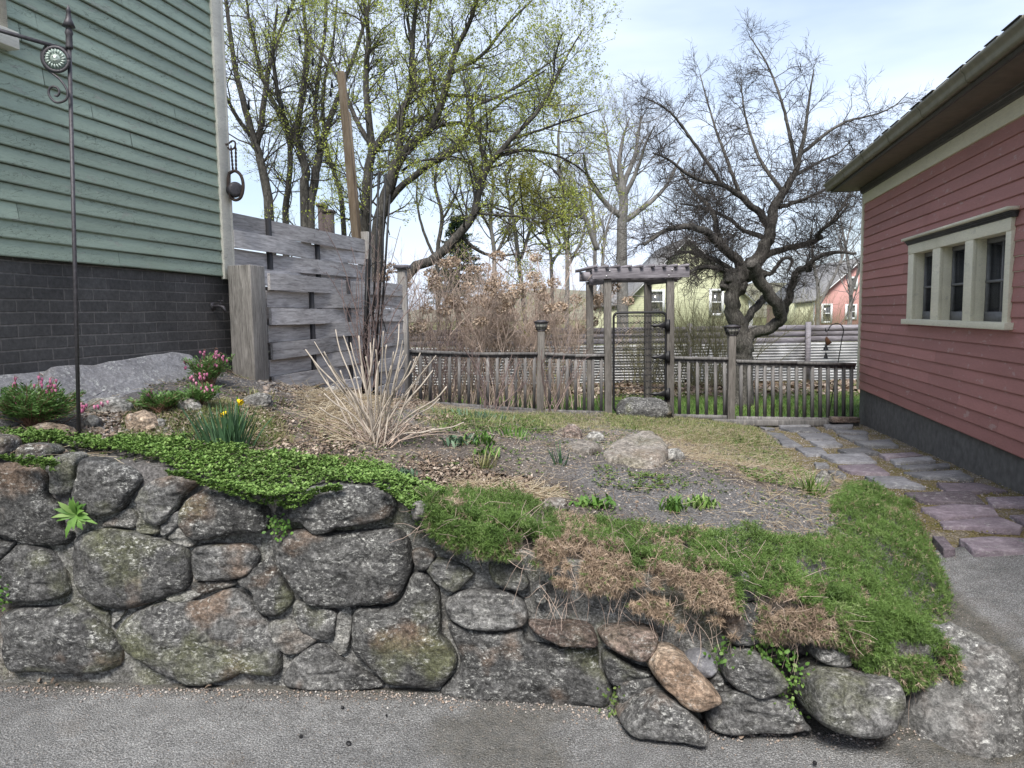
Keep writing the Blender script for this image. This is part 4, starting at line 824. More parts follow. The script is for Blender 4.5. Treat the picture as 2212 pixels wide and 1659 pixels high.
rail('railing', 'short section of grey railing between the left lamp post and the arbor', 1176, 764, 1306, 768, 889, 893, 9.45, 9.6, 7, .012)
rail('railing', 'short section of grey railing between the arbor and the lamp post before the old tree', 1456, 773, 1573, 775, 899, 902, 9.65, 9.55, 6)
rail('railing', 'rightmost section of grey railing running up to the red garage wall', 1590, 780, 1846, 787, 904, 908, 9.5, 9.62, 15)
def lampost(label, x, yt, yb, Yd, wpx):
    tp = P(x, yt, Yd); bt = P(x - 3, yb, Yd); r = thing('lamp_post', label, 'lamp post', bt, 'lamp posts in the railing'); wd = .088
    mb = MB(); mb.beam(bt - [0, 0, .15], tp - [0, 0, .0], wd, wd, up=(0, 1, 0), a=rng.random()); bevel(part('post', mb, MT['woodv2'], r), .004)
    def ring(h, s_): return [tp + [sx * s_, sy * s_, h] for sx, sy in ((-1, -1), (1, -1), (1, 1), (-1, 1))]
    def frust(mb, h0, s0, h1, s1): v = np.array(ring(h0, s0) + ring(h1, s1)); mb.add(v, Q=[[0, 1, 5, 4], [1, 2, 6, 5], [2, 3, 7, 6], [3, 0, 4, 7], [3, 2, 1, 0], [4, 5, 6, 7]])
    lm = MB(); frust(lm, .004, .048, .018, .054); frust(lm, .105, .080, .116, .088); frust(lm, .116, .094, .126, .094); frust(lm, .126, .08, .142, .04)
    for k in range(4):
        a, b = np.array(ring(.018, .052)), np.array(ring(.105, .076)); k2 = (k + 1) % 4; lm.beam(a[k], b[k], .012, .012, up=(0, 1, 0.1))
        for t in (.33, .66): lm.beam(a[k] + (a[k2] - a[k]) * t, b[k] + (b[k2] - b[k]) * t, .006, .006, up=(0, 1, 0.1))
        lm.beam((a[k] + b[k]) / 2, (a[k2] + b[k2]) / 2, .006, .006)
    lo = part('lantern', lm, MT['iron'], r); g_ = MB(); frust(g_, .019, .046, .104, .070); part('lens', g_, plain('lamp lens', (.30, .30, .26), .3, 0, .2), lo)
MT['woodv2'] = wood_mat('dark weathered post', (1, 0, 0), (.075, .068, .062), (.14, .13, .118), (.215, .20, .185), True, dens=1.6)
lampost('grey lamp post with a square lantern cap, left of the arbor', 1169, 716, 888, 9.45, 16)
lampost('grey lamp post with a square lantern cap, in front of the old apple tree trunk', 1581, 726, 905, 9.52, 16)
ar = thing('arbor', 'grey wooden garden arbor with slatted top over the wire gate', 'arbor', P(1380, 893, 9.6))
fp_ = [(1312.5, 9.6), (1448, 9.6)]; bp_ = [(1274, 10.35), (1400, 10.35)]
for x, Yd in fp_ + bp_:
    yt = 601 if Yd < 10 else 609; a, b = P(x, 893, Yd) - [0, 0, .12], P(x - .6, yt, Yd); a[0] = b[0] + .01; mb = MB(); mb.beam(a, b, .092, .092, up=(0, 1, 0), a=rng.random()); bevel(part('post', mb, MT['woodv2'], ar), .004)
zb_f = P(1380, 601, 9.55)[2]
xl, xr = P(1279, 590, 9.53), P(1489, 590, 9.53); mb = MB(); mb.beam((xl[0], 9.53, zb_f + .06), (xr[0], 9.53, zb_f + .068), .038, .128); bevel(part('front_beam', mb, MT['woodh'], ar), .003)
for x in (1313, 1448):
    for dz in (.03, .095): mb = MB(); mb.lathe(P(x + (-3 if dz < .05 else 4), 590, 9.51) * [1, 1, 0] + [0, 0, zb_f + dz], [(.011, 0), (.010, .006), (0, .009)], 8, ax=(0, -1, 0)); part('bolt', mb, MT['galv'], ar)
xl2, xr2 = P(1250, 605, 10.4), P(1440, 605, 10.4); mb = MB(); mb.beam((xl2[0] - .0, 10.29, zb_f + .06), (xr2[0] + .1, 10.29, zb_f + .06), .038, .128); part('rear_beam', mb, MT['woodh'], ar)
mb = MB(); mb.beam((xl[0] + .02, 9.66, zb_f - .005), (xr[0] - .12, 9.66, zb_f - .005), .035, .085); part('inner_beam', mb, MT['woodh'], ar)
for k in range(9):
    x = P(1287 + 24.7 * k, 578, 9.5)[0]; mb = MB(); dx = -.14; mb.beam((x, 9.47, zb_f + .150), (x + dx * 1.1, 10.5, zb_f + .146), .04, .035, a=.1 + .1 * k); part('slat', mb, MT['woodh'], ar)
for x0_, x1_ in ((1312, 1274), (1448, 1400)): 
    mb = MB(); a, b = P(x0_, 620, 9.66), P(x1_, 620, 10.3); a[2] = b[2] = zb_f - .02; mb.beam(a, b, .035, .08); part('side_beam', mb, MT['woodh'], ar)
# side trellis wire under the arbor's right side
mb = MB()
for k in range(12): z = .35 + k * .11; a, b = P(1448, 700, 9.66), P(1402, 700, 10.3); a[2] = b[2] = z; mb.tube([a, b], .0022, 4)
for k in range(7): t = (k + .5) / 7; a = P(1448, 700, 9.66) * (1 - t) + P(1402, 700, 10.3) * t; mb.tube([a * [1, 1, 0] + [0, 0, .3], a * [1, 1, 0] + [0, 0, 1.62]], .0022, 4)
part('side_trellis', mb, MT['iron'], ar)
gt = thing('wire_gate', 'dark iron garden gate of wavy wire rows inside a rounded tube frame', 'gate', P(1380, 890, 9.56))
YG = 9.58; gl, gr_, gtz, gbz = P(1325.5, 760, YG)[0], P(1438, 760, YG)[0], P(1380, 675, YG)[2], P(1330, 888, YG)[2]
rr = .06; pts = []
for cx_, cz_, a0_ in ((gr_ - rr, gtz - rr, 0), (gl + rr, gtz - rr, 90), (gl + rr, gbz + rr, 180), (gr_ - rr, gbz + rr, 270)):
    for a in range(0, 91, 15): q = R(a0_ + a); pts.append((cx_ + rr * math.cos(q), YG, cz_ + rr * math.sin(q)))
pts.append(pts[0]); mb = MB(); mb.tube(pts, .0155, 8, cap=False); part('frame', mb, MT['black'], gt, True)
mb = MB(); nrow = 15
for k in range(nrow):
    z = gtz - .045 - (gtz - gbz - .09) * k / (nrow - 1) * (1 if k else 1); t = np.linspace(0, 1, 90); x = gl + (gr_ - gl) * t; nw = 7
    for s_ in (1, -1): mb.tube(np.stack([x, np.full(90, YG) + .003 * s_, z + s_ * .011 * (np.sin(t * nw * 2 * np.pi + (k % 2) * 1.2))], 1), .0038, 4)
part('wavy_wires', mb, MT['black'], gt)
mb = MB()
for k in range(1, 8): x = gl + (gr_ - gl) * k / 8; mb.tube([(x, YG + .008, gbz), (x, YG + .008, gtz)], .0012, 4)
part('upright_wires', mb, MT['iron'], gt)
for y in (703, 771, 851):
    mb = MB(); c = P(1440, y, YG - .05); z = c[2]; pr_ = [(0, .045), (-.05, .034), (-.11, .016), (-.155, .028), (-.185, .010), (-.205, .0)]
    poly = [(c[0] + a, c[1], z + b) for a, b in pr_] + [(c[0] + a, c[1], z - b) for a, b in pr_[-2::-1]]; mb.prism(poly, (0, .007, 0)); mb.box((c[0] + .022, c[1] + .002, z), (.045, .008, .15)); mb.tube([(c[0], c[1] - .004, z - .05), (c[0], c[1] - .004, z + .05)], .008, 8)
    part('strap_hinge', mb, MT['black'], gt)
mb = MB(); mb.tube([P(1399 - 8, 893, 9.3), P(1391, 810, 9.3), P(1392.5, 804, 9.3), P(1396, 802, 9.3)], .005, 6); 
solo('garden_stake', mb, MT['iron'], 'thin dark hooked stake standing in front of the wire gate', 'stake', smooth=True)
# sleeper and board under the right railing
mb = MB(); mb.beam(P(1540, 912, 9.45), P(1852, 913, 9.55), .12, .075, a=.2); bevel(solo('edging_timber', mb, MT['woodf'], 'dark weathered timber lying under the right railing at the head of the slate path', 'timber'), .008)
mb = MB(); mb.beam(P(1795, 906, 9.42), P(1853, 907, 9.5), .10, .07); bevel(solo('edging_timber', mb, MT['rustw'] if 'rustw' in MT else MT['stonered'], 'short reddish brown timber block against the red garage corner', 'timber'), .006)
# ================================================================ BACK FENCE: boards over corrugated sheet
YB = 17.0; zt_ = P(1500, 705, YB)[2]; zm = P(1500, 743, YB)[2]; zb0 = P(1500, 826, YB)[2]
bf = thing('back_fence', 'grey board fence with corrugated galvanised sheets below, along the far side of the lawn', 'fence', (0, YB, 0)); X0, X1 = -4.5, 13.
for k in range(3):
    h = (zt_ - zm) / 3
    for j, (xa, xb) in enumerate([(X0, -1.2), (-1.2, 1.3), (1.3, 4.0), (4.0, 6.65), (6.65, 9.3), (9.3, X1)]):
        mb = MB(); mb.box(((xa + xb) / 2, YB + .01 * (k % 2), zt_ - h * (k + .5) + .01 * math.sin(j * 3 + k)), (xb - xa - .006, .022, h - .006), a=(k * .3 + j * .17) % 1); part('board', mb, MT['woodh'], bf)
xx = np.arange(X0, X1, .5); mb = MB(); nv = 11 * 14 + 1; zz = np.linspace(zb0, zm, nv)
V = np.stack([np.stack([np.full(nv, x), YB - .03 + .028 * np.cos((zz - zb0) / (zm - zb0) * 2 * np.pi * 14), zz], 1) for x in xx], 0).reshape(-1, 3); i = (np.arange(len(xx) - 1)[:, None] * nv + np.arange(nv - 1)[None]).ravel()
mb.add(V, Q=np.stack([i, i + nv, i + nv + 1, i + 1], -1)); part('corrugated_sheet', mb, MT['galv'], bf, True)
for x in (-1.2, 1.3, 4.0, 6.65, 9.3): mb = MB(); mb.box((x, YB - .09, zt_ / 2 + .02), (.095, .095, zt_ + .1)); part('post', mb, MT['woodh'], bf)
mb = MB(); mb.beam((X0, YB, zb0 - .06), (X1, YB, zb0 - .06), .04, .14); part('bottom_board', mb, MT['woodh'], bf)
# shepherd's hook with a hanging bell chime
sh = thing('shepherd_hook', 'thin black shepherd hook standing behind the right railing', 'garden hook', P(1789, 905, 10.2)); YH = 10.2
mb = MB(); hp = [(1789, 905), (1811, 779), (1818, 735), (1822, 715), (1818, 703), (1807, 699), (1795, 703), (1789, 713), (1784, 716), (1783, 709)]
mb.tube(smooth_poly(np.array([P(x, y, YH) for x, y in hp]), 60, False), .0065, 7); part('rod', mb, MT['black'], sh, True)
ch = thing('bell_chime', 'rusty brown metal bell chime hanging from the shepherd hook', 'wind chime', P(1788, 775, YH))
mb = MB(); mb.prism([P(1786, 727, YH), P(1797, 740, YH), P(1789, 746, YH), P(1785, 747, YH), P(1784, 733, YH)], (0, .03, 0)); mb.tube([P(1788, 714, YH + .015), P(1788, 729, YH + .015)], .002, 4); part('fish', mb, MT['rust'], ch)
for y_, s_ in ((752, 1.), (770, .85)): mb = MB(); mb.lathe(P(1784, y_, YH + .01), [(0, .055 * s_), (.014, .05 * s_), (.018, .02 * s_), (.034 * s_, -.02), (.036 * s_, -.03)], 12); part('bell', mb, MT['black'], ch, True)
mb = MB(); mb.tube([P(1788, 745, YH + .01), P(1784, 752, YH + .01), P(1783, 775, YH + .01)], .002, 4); part('cord', mb, MT['black'], ch)
# ================================================================ HOUSES BEYOND
def boardmat(name, col, sc=9): 
    m = N(name); wv = m.n('ShaderNodeTexWave', wave_type='BANDS', bands_direction='Z', wave_profile='SAW', Scale=sc / 6.28 * 1.0, Distortion=0); m.set(wv.inputs['Vector'], m.pos); c = m.mix(1.0, tuple(col), m.ramp(wv.outputs['Fac'], [(0, .45), (.18, 1.0)]), 'MULTIPLY'); return m.done(c, .7)
MT['pale'] = boardmat('pale yellow-green siding', (.42, .43, .28), 20); MT['rose'] = boardmat('rose red siding', (.42, .22, .20), 20); MT['farroof'] = plain('weathered grey shingles', (.17, .168, .17), .9, 0, .3, 0, 4); MT['trim'] = plain('white trim', (.62, .63, .64), .6, 0, .08)
def gable_house(name, label, Yd, xe0, xe1, ye, xap, yap, ybase, depth, mat_w, wins, yaw=0, side=1):
    e0, e1, ap = P(xe0, ye, Yd), P(xe1, ye, Yd), P(xap, yap, Yd); zb_ = P(xap, ybase, Yd)[2]; e1[2] = e0[2]; t = thing(name, label, 'house', (ap[0], Yd, zb_)); D = np.array([0, depth, 0])
    mb = MB(); pl_ = np.array([[e0[0], Yd, zb_], [e1[0], Yd, zb_], e1, ap, e0]); mb.prism(pl_, D); part('walls', mb, mat_w, t)
    mb = MB()
    for a, b in ((e0, ap), (e1, ap)):
        o = (a - b); o = o / np.linalg.norm(o) * .35; a2 = a + o; f_ = np.array([0, -.3, 0]); up = np.array([0, 0, .14]); mb.prism([a2 + f_ + up, b + f_ + up, b + D + up, a2 + D + up], (0, 0, -.12))
    part('roof', mb, MT['farroof'], t)
    mb = MB()
    for a, b in ((e0, ap), (e1, ap)):
        o = (a - b); o = o / np.linalg.norm(o) * .3; mb.beam(a + o + [0, -.22, 0], b + [0, -.22, 0], .05, .28, up=(0, 1, 0))
    for x in (e0[0], e1[0]): mb.box((x, Yd - .03, (zb_ + e0[2]) / 2), (.22, .08, e0[2] - zb_))
    part('trim', mb, MT['trim'], t)
    for x0_, y0_, x1_, y1_ in wins:
        a, b = P(x0_, y0_, Yd - .05), P(x1_, y1_, Yd - .05); cx_, cz_ = (a[0] + b[0]) / 2, (a[2] + b[2]) / 2; w_, h_ = b[0] - a[0], a[2] - b[2]
        mb = MB(); 
        for s_ in (-1, 1): mb.box((cx_ + s_ * (w_ / 2 - .07), Yd - .06, cz_), (.14, .1, h_)); mb.box((cx_, Yd - .06, cz_ + s_ * (h_ / 2 - .07)), (w_ - .28, .1, .14))
        mb.box((cx_, Yd - .06, cz_), (w_ - .28, .08, .07)); wo2 = part('window', mb, MT['trim'], t); mb = MB(); mb.box((cx_, Yd - .02, cz_), (w_ - .2, .05, h_ - .2)); part('pane', mb, MT['glass'], wo2)
    return t, e0, e1, ap, zb_
hA = gable_house('pale_house', 'pale yellow-green house with white window trim behind the arbor and apple tree', 42, 1350, 1622, 653, 1486, 516, 730, 9, MT['pale'], [(1400, 626, 1436, 678), (1532, 624, 1563, 682)])
mb = MB(); zz0 = P(1300, 598, 44)[2]; a, b = P(1278, 705, 43), P(1352, 652, 43); pl_ = [P(1282, 660, 42.5), P(1352, 655, 42.5), P(1395, 606, 46), P(1300, 600, 46)]; mb.prism(pl_, (0, 0, -.15)); part('lower_roof', mb, MT['farroof'], hA[0])
mb = MB(); a = P(1286, 664, 42.7); b = P(1352, 664, 42.7); mb.box(((a[0] + b[0]) / 2, 44.5, 0), (b[0] - a[0], 3.6, a[2] * 2)); part('lower_walls', mb, MT['pale'], hA[0])
hB = gable_house('rose_house', 'rose-red gabled house with white windows seen between the apple tree and the red garage', 55, 1757, 1965, 650, 1858, 562, 725, 10, MT['rose'], [(1774, 656, 1797, 698), (1826, 657, 1850, 690), (1832, 598, 1852, 625)])
mb = MB(); pl_ = [P(1716, 652, 54), P(1762, 646, 54), P(1790, 612, 58), P(1728, 612, 58)]; mb.prism(pl_, (0, 0, -.15)); part('porch_roof', mb, MT['farroof'], hB[0])
mb = MB(); a = P(1720, 655, 54.2); b = P(1758, 650, 54.2); mb.box(((a[0] + b[0]) / 2, 56.2, a[2] / 2), (b[0] - a[0], 3.9, abs(a[2]))); part('porch_walls', mb, MT['pale'], hB[0])
MT['chim'] = plain('dark red brick', (.06, .045, .042), .9, 0, .3)
for nm, x0_, x1_, y0_, Yd, lab in (('chimney', 690, 702, 445, 30, 'red brick chimney beyond the taller woven fence'), ('chimney', 703, 718, 458, 30, 'grey square chimney right of the red brick one')):
    a, b = P(x0_, y0_, Yd), P(x1_, y0_, Yd); mb = MB(); mb.box(((a[0] + b[0]) / 2, Yd, a[2] / 2), (b[0] - a[0], .6, a[2])); mb.box(((a[0] + b[0]) / 2, Yd, a[2]), (b[0] - a[0] + .1, .7, .12)); solo(nm, mb, MT['chim'] if 'red' in lab else MT['found'], lab, 'chimney')
# ================================================================ SLATE PATH
def S6(*c): return [(1474.6 + x / 3, 553 + y / 3) for x, y in c]
slabs = [
 (S6((600, 1101), (810, 1097), (835, 1113), (640, 1118)), 0), (S6((620, 1124), (855, 1121), (900, 1148), (700, 1145)), 0), (S6((490, 1110), (560, 1118), (600, 1128), (540, 1140)), 0), (S6((540, 1150), (640, 1160), (690, 1198), (590, 1190)), 1),
 (S6((740, 1152), (930, 1158), (995, 1200), (800, 1195)), 1), (S6((620, 1205), (700, 1205), (780, 1243), (650, 1240)), 1), (S6((822, 1207), (990, 1205), (1045, 1240), (880, 1245)), 1), (S6((910, 1104), (1110, 1100), (1100, 1122), (930, 1122)), 0),
 (S6((970, 1129), (1180, 1143), (1210, 1158), (1000, 1150)), 0), (S6((1000, 1165), (1200, 1165), (1210, 1203), (1090, 1205)), 0), (S6((1110, 1217), (1340, 1202), (1400, 1248), (1180, 1250)), 1), (S6((730, 1252), (900, 1250), (940, 1298), (800, 1298)), 1),
 (S6((1000, 1270), (1190, 1252), (1280, 1293), (1080, 1302)), 1), (S6((895, 1303), (1180, 1300), (1260, 1353), (1000, 1350)), 1), (S6((1270, 1300), (1500, 1288), (1560, 1308), (1320, 1326)), 2), (S6((1340, 1328), (1600, 1314), (1640, 1345), (1380, 1356)), 0),
 (S6((850, 1352), (930, 1355), (950, 1375), (870, 1380)), 0), (S6((1000, 1370), (1240, 1362), (1340, 1430), (1090, 1420)), 2), (S6((1370, 1366), (1720, 1356), (1740, 1383), (1480, 1395)), 0), (S6((1425, 1407), (1800, 1405), (1890, 1462), (1560, 1445)), 0),
 (S6((940, 1410), (1020, 1415), (1060, 1445), (980, 1440)), 0), (S6((1175, 1447), (1420, 1450), (1580, 1518), (1280, 1500)), 0), (S6((1640, 1487), (1930, 1488), (2110, 1538), (1720, 1545)), 2), (S6((1430, 1547), (1870, 1540), (1970, 1623), (1560, 1605)), 2),
 (S6((1960, 1580), (2300, 1572), (2330, 1640), (2010, 1632)), 2),
 (C((1150, 412), (1310, 392), (1500, 398), (1538, 446), (1248, 462)), 2), (C((1245, 472), (1540, 454), (1655, 500), (1640, 515), (1262, 500)), 2), (C((1590, 443), (1760, 438), (1790, 492), (1665, 492)), 2), (C((1340, 560), (1500, 550), (1760, 565), (1790, 640), (1420, 622)), 2), (C((1212, 545), (1262, 547), (1330, 610), (1272, 613)), 2)]
cand = []
for poly, k in slabs:
    q = np.array([onsurf(x, y, zpath, .2) for x, y in poly]); cand.append((q, k))
info = [(q.mean(0), i) for i, (q, k) in enumerate(cand)]
order = sorted(range(len(cand)), key=lambda i: info[i][0][1])
# column: distance from the garage wall
def colname(c): d = abs(np.dot(c - rpt(0, 0, 0), nR)); return 'garage side' if d < .75 else ('middle' if d < 1.35 else 'garden side')
cnt = {}; ORD = ['nearest', 'second', 'third', 'fourth', 'fifth', 'sixth', 'seventh', 'eighth', 'ninth', 'tenth', 'eleventh', 'twelfth', 'thirteenth', 'fourteenth', 'fifteenth', 'sixteenth', 'seventeenth', 'eighteenth', 'nineteenth', 'twentieth']
for i in order:
    q, k = cand[i]; c = q.mean(0); cn = colname(c); cnt[cn] = cnt.get(cn, 0) + 1; o_ = cnt[cn]; size = np.linalg.norm(q[0] - q[2])
    hue = ['grey', 'bluish grey', 'purple'][k]; lab = '%s %s slate slab, %s from the asphalt on the %s of the path' % ('broad' if size > .75 else ('small' if size < .4 else 'flat'), hue, ORD[o_ - 1], cn)
    n_ = 28; base_ = q; pts = []
    for a in range(len(q)):
        b = (a + 1) % len(q)
        for t in np.linspace(0, 1, 7)[:-1]: pts.append(q[a] + (q[b] - q[a]) * t)
    pts = np.array(pts); pts = c + (pts - c) * .985; pts[:, :2] += .012 * np.stack([vnoise(pts + 3, 9, 2), vnoise(pts + 9, 9, 2)], 1)
    tilt = rng.normal(0, .012, 2); lift = .016 + rng.random() * .012
    pts[:, 2] = zpath(pts[:, 0], pts[:, 1]) + lift + (pts[:, :2] - c[:2]) @ tilt
    mb = MB(); n_ = len(pts); c2 = pts.mean(0); rings = [pts - [0, 0, .05], pts, c2 + (pts - c2) * .98 + [0, 0, .003], c2 + (pts - c2) * .6 + [0, 0, .004], c2 + (pts - c2) * .25 + [0, 0, .004]]; V = np.vstack(rings + [c2 + [0, 0, .004]])
    V[2 * n_:, 2] += .004 * vnoise(V[2 * n_:], 7, 3); ii = np.arange(4)[:, None] * n_; jj = np.arange(n_)[None]; j2 = (jj + 1) % n_
    mb.add(V, Q=np.stack([ii + jj, ii + j2, ii + n_ + j2, ii + n_ + jj], -1).reshape(-1, 4), T=[[4 * n_ + a, 4 * n_ + (a + 1) % n_, 5 * n_] for a in range(n_)])
    solo('slate_slab', mb, MT['slate'] if k == 2 else MT['slateg'], lab, 'slab', group='slate slabs of the garden path')

# low brown-green wooded rise on the horizon
m = MB()
def far_(u, v):
    x = -160 + u * 420; z = v * (5.5 + 2.5 * np.sin(x * .031) + 1.5 * np.sin(x * .083 + 1)); p = np.stack([x, 150 + 60 * v + 0 * x, z], 1); p[:, 2] += v * 1.2 * vnoise(p, .12, 4); return p
m.grid(260, 12, far_); hm = N('far wooded slope'); hc = hm.ramp(hm.noise(.35, 6, .75), [(.35, (.085, .085, .06)), (.5, (.15, .14, .10)), (.65, (.20, .21, .13))]); struct('hills', m, hm.done(hc, .95), True)
# ================================================================ TREES
def rnd_perp(d):
    r = rng.normal(size=d.shape); r -= d * (r * d).sum(-1, keepdims=True); return unit(r)
def grow(p, d, ln, rad, m, wander, trop, rend=.35):
    """N curved branches of m segments; returns points (N,m+1,3), radii (N,m+1)"""
    n = len(p); pts = [p]; st = (ln / m)[:, None]; cur = rnd_perp(d) * wander
    for k in range(m):
        d = unit(d + cur * .5 + rng.normal(0, wander * .7, (n, 3)) + np.array([0, 0, trop]) / m); pts.append(pts[-1] + d * st)
    return np.stack(pts, 1), rad[:, None] * np.linspace(1, rend, m + 1)[None]
def spawn(Pt, Rd, count, tmin, a0, a1, lf, rf, m, wander, trop, rmin=.0012, flat=0., keep=None, lr=(.55, 1.25), taper=.55):
    N_, M_ = Pt.shape[:2]; idx = np.repeat(np.arange(N_), count) if np.isscalar(count) else np.repeat(np.arange(N_), count)
    t = rng.uniform(tmin, 1, len(idx)) * (M_ - 1); i = np.minimum(t.astype(int), M_ - 2); f = (t - i)[:, None]
    p = Pt[idx, i] * (1 - f) + Pt[idx, i + 1] * f; d = unit(Pt[idx, i + 1] - Pt[idx, i]); r0 = Rd[idx, i] * (1 - f[:, 0]) + Rd[idx, i + 1] * f[:, 0]
    per = rnd_perp(d); per[:, 2] += .0; ang = rng.uniform(a0, a1, len(idx))[:, None]; nd = unit(d * np.cos(ang) + per * np.sin(ang)); nd[:, 2] *= (1 - flat); nd = unit(nd)
    tn = t / (M_ - 1); L_ = lf * rng.uniform(lr[0], lr[1], len(idx)) * (1 - taper * tn)
    q, r = grow(p, nd, L_, np.maximum(np.minimum(r0 * rf, .9 * r0), rmin), m, wander, trop)
    return q, r
def add_paths(mb, Pt, Rd, sides=3):
    n, m = Pt.shape[:2]; mb.segs(Pt[:, :-1].reshape(-1, 3), Pt[:, 1:].reshape(-1, 3), Rd[:, :-1].ravel(), Rd[:, 1:].ravel(), sides)
def resample(pts, rad, m):
    s = smooth_poly(pts, m, False); r = np.interp(np.linspace(0, 1, m + 1), np.linspace(0, 1, len(rad)), rad); return s, r
def bark(name, c0, c1, c2, s=1, moss=0):
    m = N(name); v = m.map((1, 1, .35)); n = m.noise(22 * s, 6, .7, v, 1.0); b = m.noise(2.5, 3)
    c = m.ramp(n, [(.35, c0), (.5, c1), (.66, c2)]); c = m.mix(1.0, c, m.ramp(b, [(.3, .75), (.7, 1.25)]), 'MULTIPLY')
    return m.done(c, .92, m.bump(n, 1.0, .02), spec=.15)
MT['bark'] = bark('dark grey bark', (.028, .026, .024), (.058, .054, .049), (.115, .108, .098))
MT['barkapple'] = bark('gnarled apple bark', (.035, .033, .030), (.080, .075, .069), (.175, .165, .15), 1.6)
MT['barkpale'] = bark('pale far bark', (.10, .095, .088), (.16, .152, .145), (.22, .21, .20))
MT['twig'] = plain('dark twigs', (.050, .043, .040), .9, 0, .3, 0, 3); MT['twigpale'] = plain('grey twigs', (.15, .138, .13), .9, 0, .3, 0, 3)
MT['bud'] = foliage('spring buds', (.24, .27, .06), (.40, .46, .08), (.48, .52, .14), trans=.4); MT['budred'] = foliage('reddish buds', (.18, .14, .08), (.26, .22, .11), (.30, .28, .14))
def tree(name, label, limbs, Yd, base_y, bk, tw, lv, cap=.02, wander=.22, trop=.25, apx=None, bud=None, budn=0, budsize=.03, thin=1.0, twlen=1.0, zbase=0., spread=.9, rscale=1.0, group=None, jag=.0, sides=10, bud_at=None, taper1=.55, a01=(.45, 1.1)):
    """limbs: [(px,py) ...], [radius px ...], depth offset at the tip"""
    b = P(limbs[0][0][0][0], base_y, Yd); b[2] = zbase; t = thing(name, label, 'tree', b, group); mb = MB(); main = []; ppm = F / Yd
    dens = np.array([q[3] if len(q) > 3 else 1. for q in limbs])
    for k, (pl, rd, dy) in enumerate([q[:3] for q in limbs]):
        n_ = len(pl); ys = Yd + np.linspace(0, 1, n_) ** 1.3 * dy; pts = np.array([P(x, y, yy) for (x, y), yy in zip(pl, ys)]); rr = np.array(rd) / ppm * rscale
        if len(rr) != n_: rr = np.interp(np.linspace(0, 1, n_), np.linspace(0, 1, len(rr)), rr)
        if k == 0: pts = np.vstack([b - [0, 0, .3], b, pts[1:]]); rr = np.concatenate([[rr[0] * 1.35, rr[0] * 1.1], rr[1:]])
        s, r = resample(pts, rr, 26); wob = rnd_perp(unit(np.gradient(s, axis=0))) * r[:, None] * .35; wob[:1] = 0; s = s + wob * (.6 if jag else .35)
        mb.tube(s, r, sides, jag=jag); main.append((s, r))
    part('trunk', mb, bk, t, True)
    Ps = np.stack([q[0] for q in main]); Rs = np.stack([q[1] for q in main]); lens = np.array([np.linalg.norm(np.diff(q[0], axis=0), axis=1).sum() for q in main])
    br = MB(); tips = [(Ps, Rs)]; cur = None
    for li, (cnt, tmin, lf, rf, m_, kind) in enumerate(lv):
        if li == 0:
            c = (cnt * lens * dens + .5).astype(int); q, r = spawn(Ps, np.minimum(Rs, cap / max(rf, .1)), c, tmin, a01[0], a01[1], lf, rf, m_, wander, trop, .0022 * thin, taper=taper1)
        else: q, r = spawn(cur[0], cur[1], cnt, tmin, .35, 1.0, lf, rf, m_, wander, trop * .6, .0016 * thin)
        tips.append((q, r)); cur = (q, r); add_paths(br, q, r, 4 if li == 0 else 3)
    part('branches', br, tw, t)
    if bud:
        lf_ = MB()
        for (q, r) in tips[-2:]:
            n_ = len(q); tt = rng.uniform(.3, 1, (n_, budn)) * (q.shape[1] - 1); i = np.minimum(tt.astype(int), q.shape[1] - 2); f = (tt - i)[..., None]; ar_ = np.arange(n_)[:, None]
            p = (q[ar_, i] * (1 - f) + q[ar_, i + 1] * f).reshape(-1, 3)
            if bud_at is not None: p = p[bud_at(p)]
            p = np.repeat(p, 2, 0) + rng.normal(0, budsize * .5, (len(p) * 2, 3)); d = unit(rng.normal(size=p.shape) + [0, 0, .3])
            lf_.leaves(p, d, rnd_perp(d), budsize * rng.uniform(.6, 1.4, len(p)), budsize * .6, a=rng.random(len(p)), shape='diamond')
        part('buds', lf_, bud, t)
    return t, tips
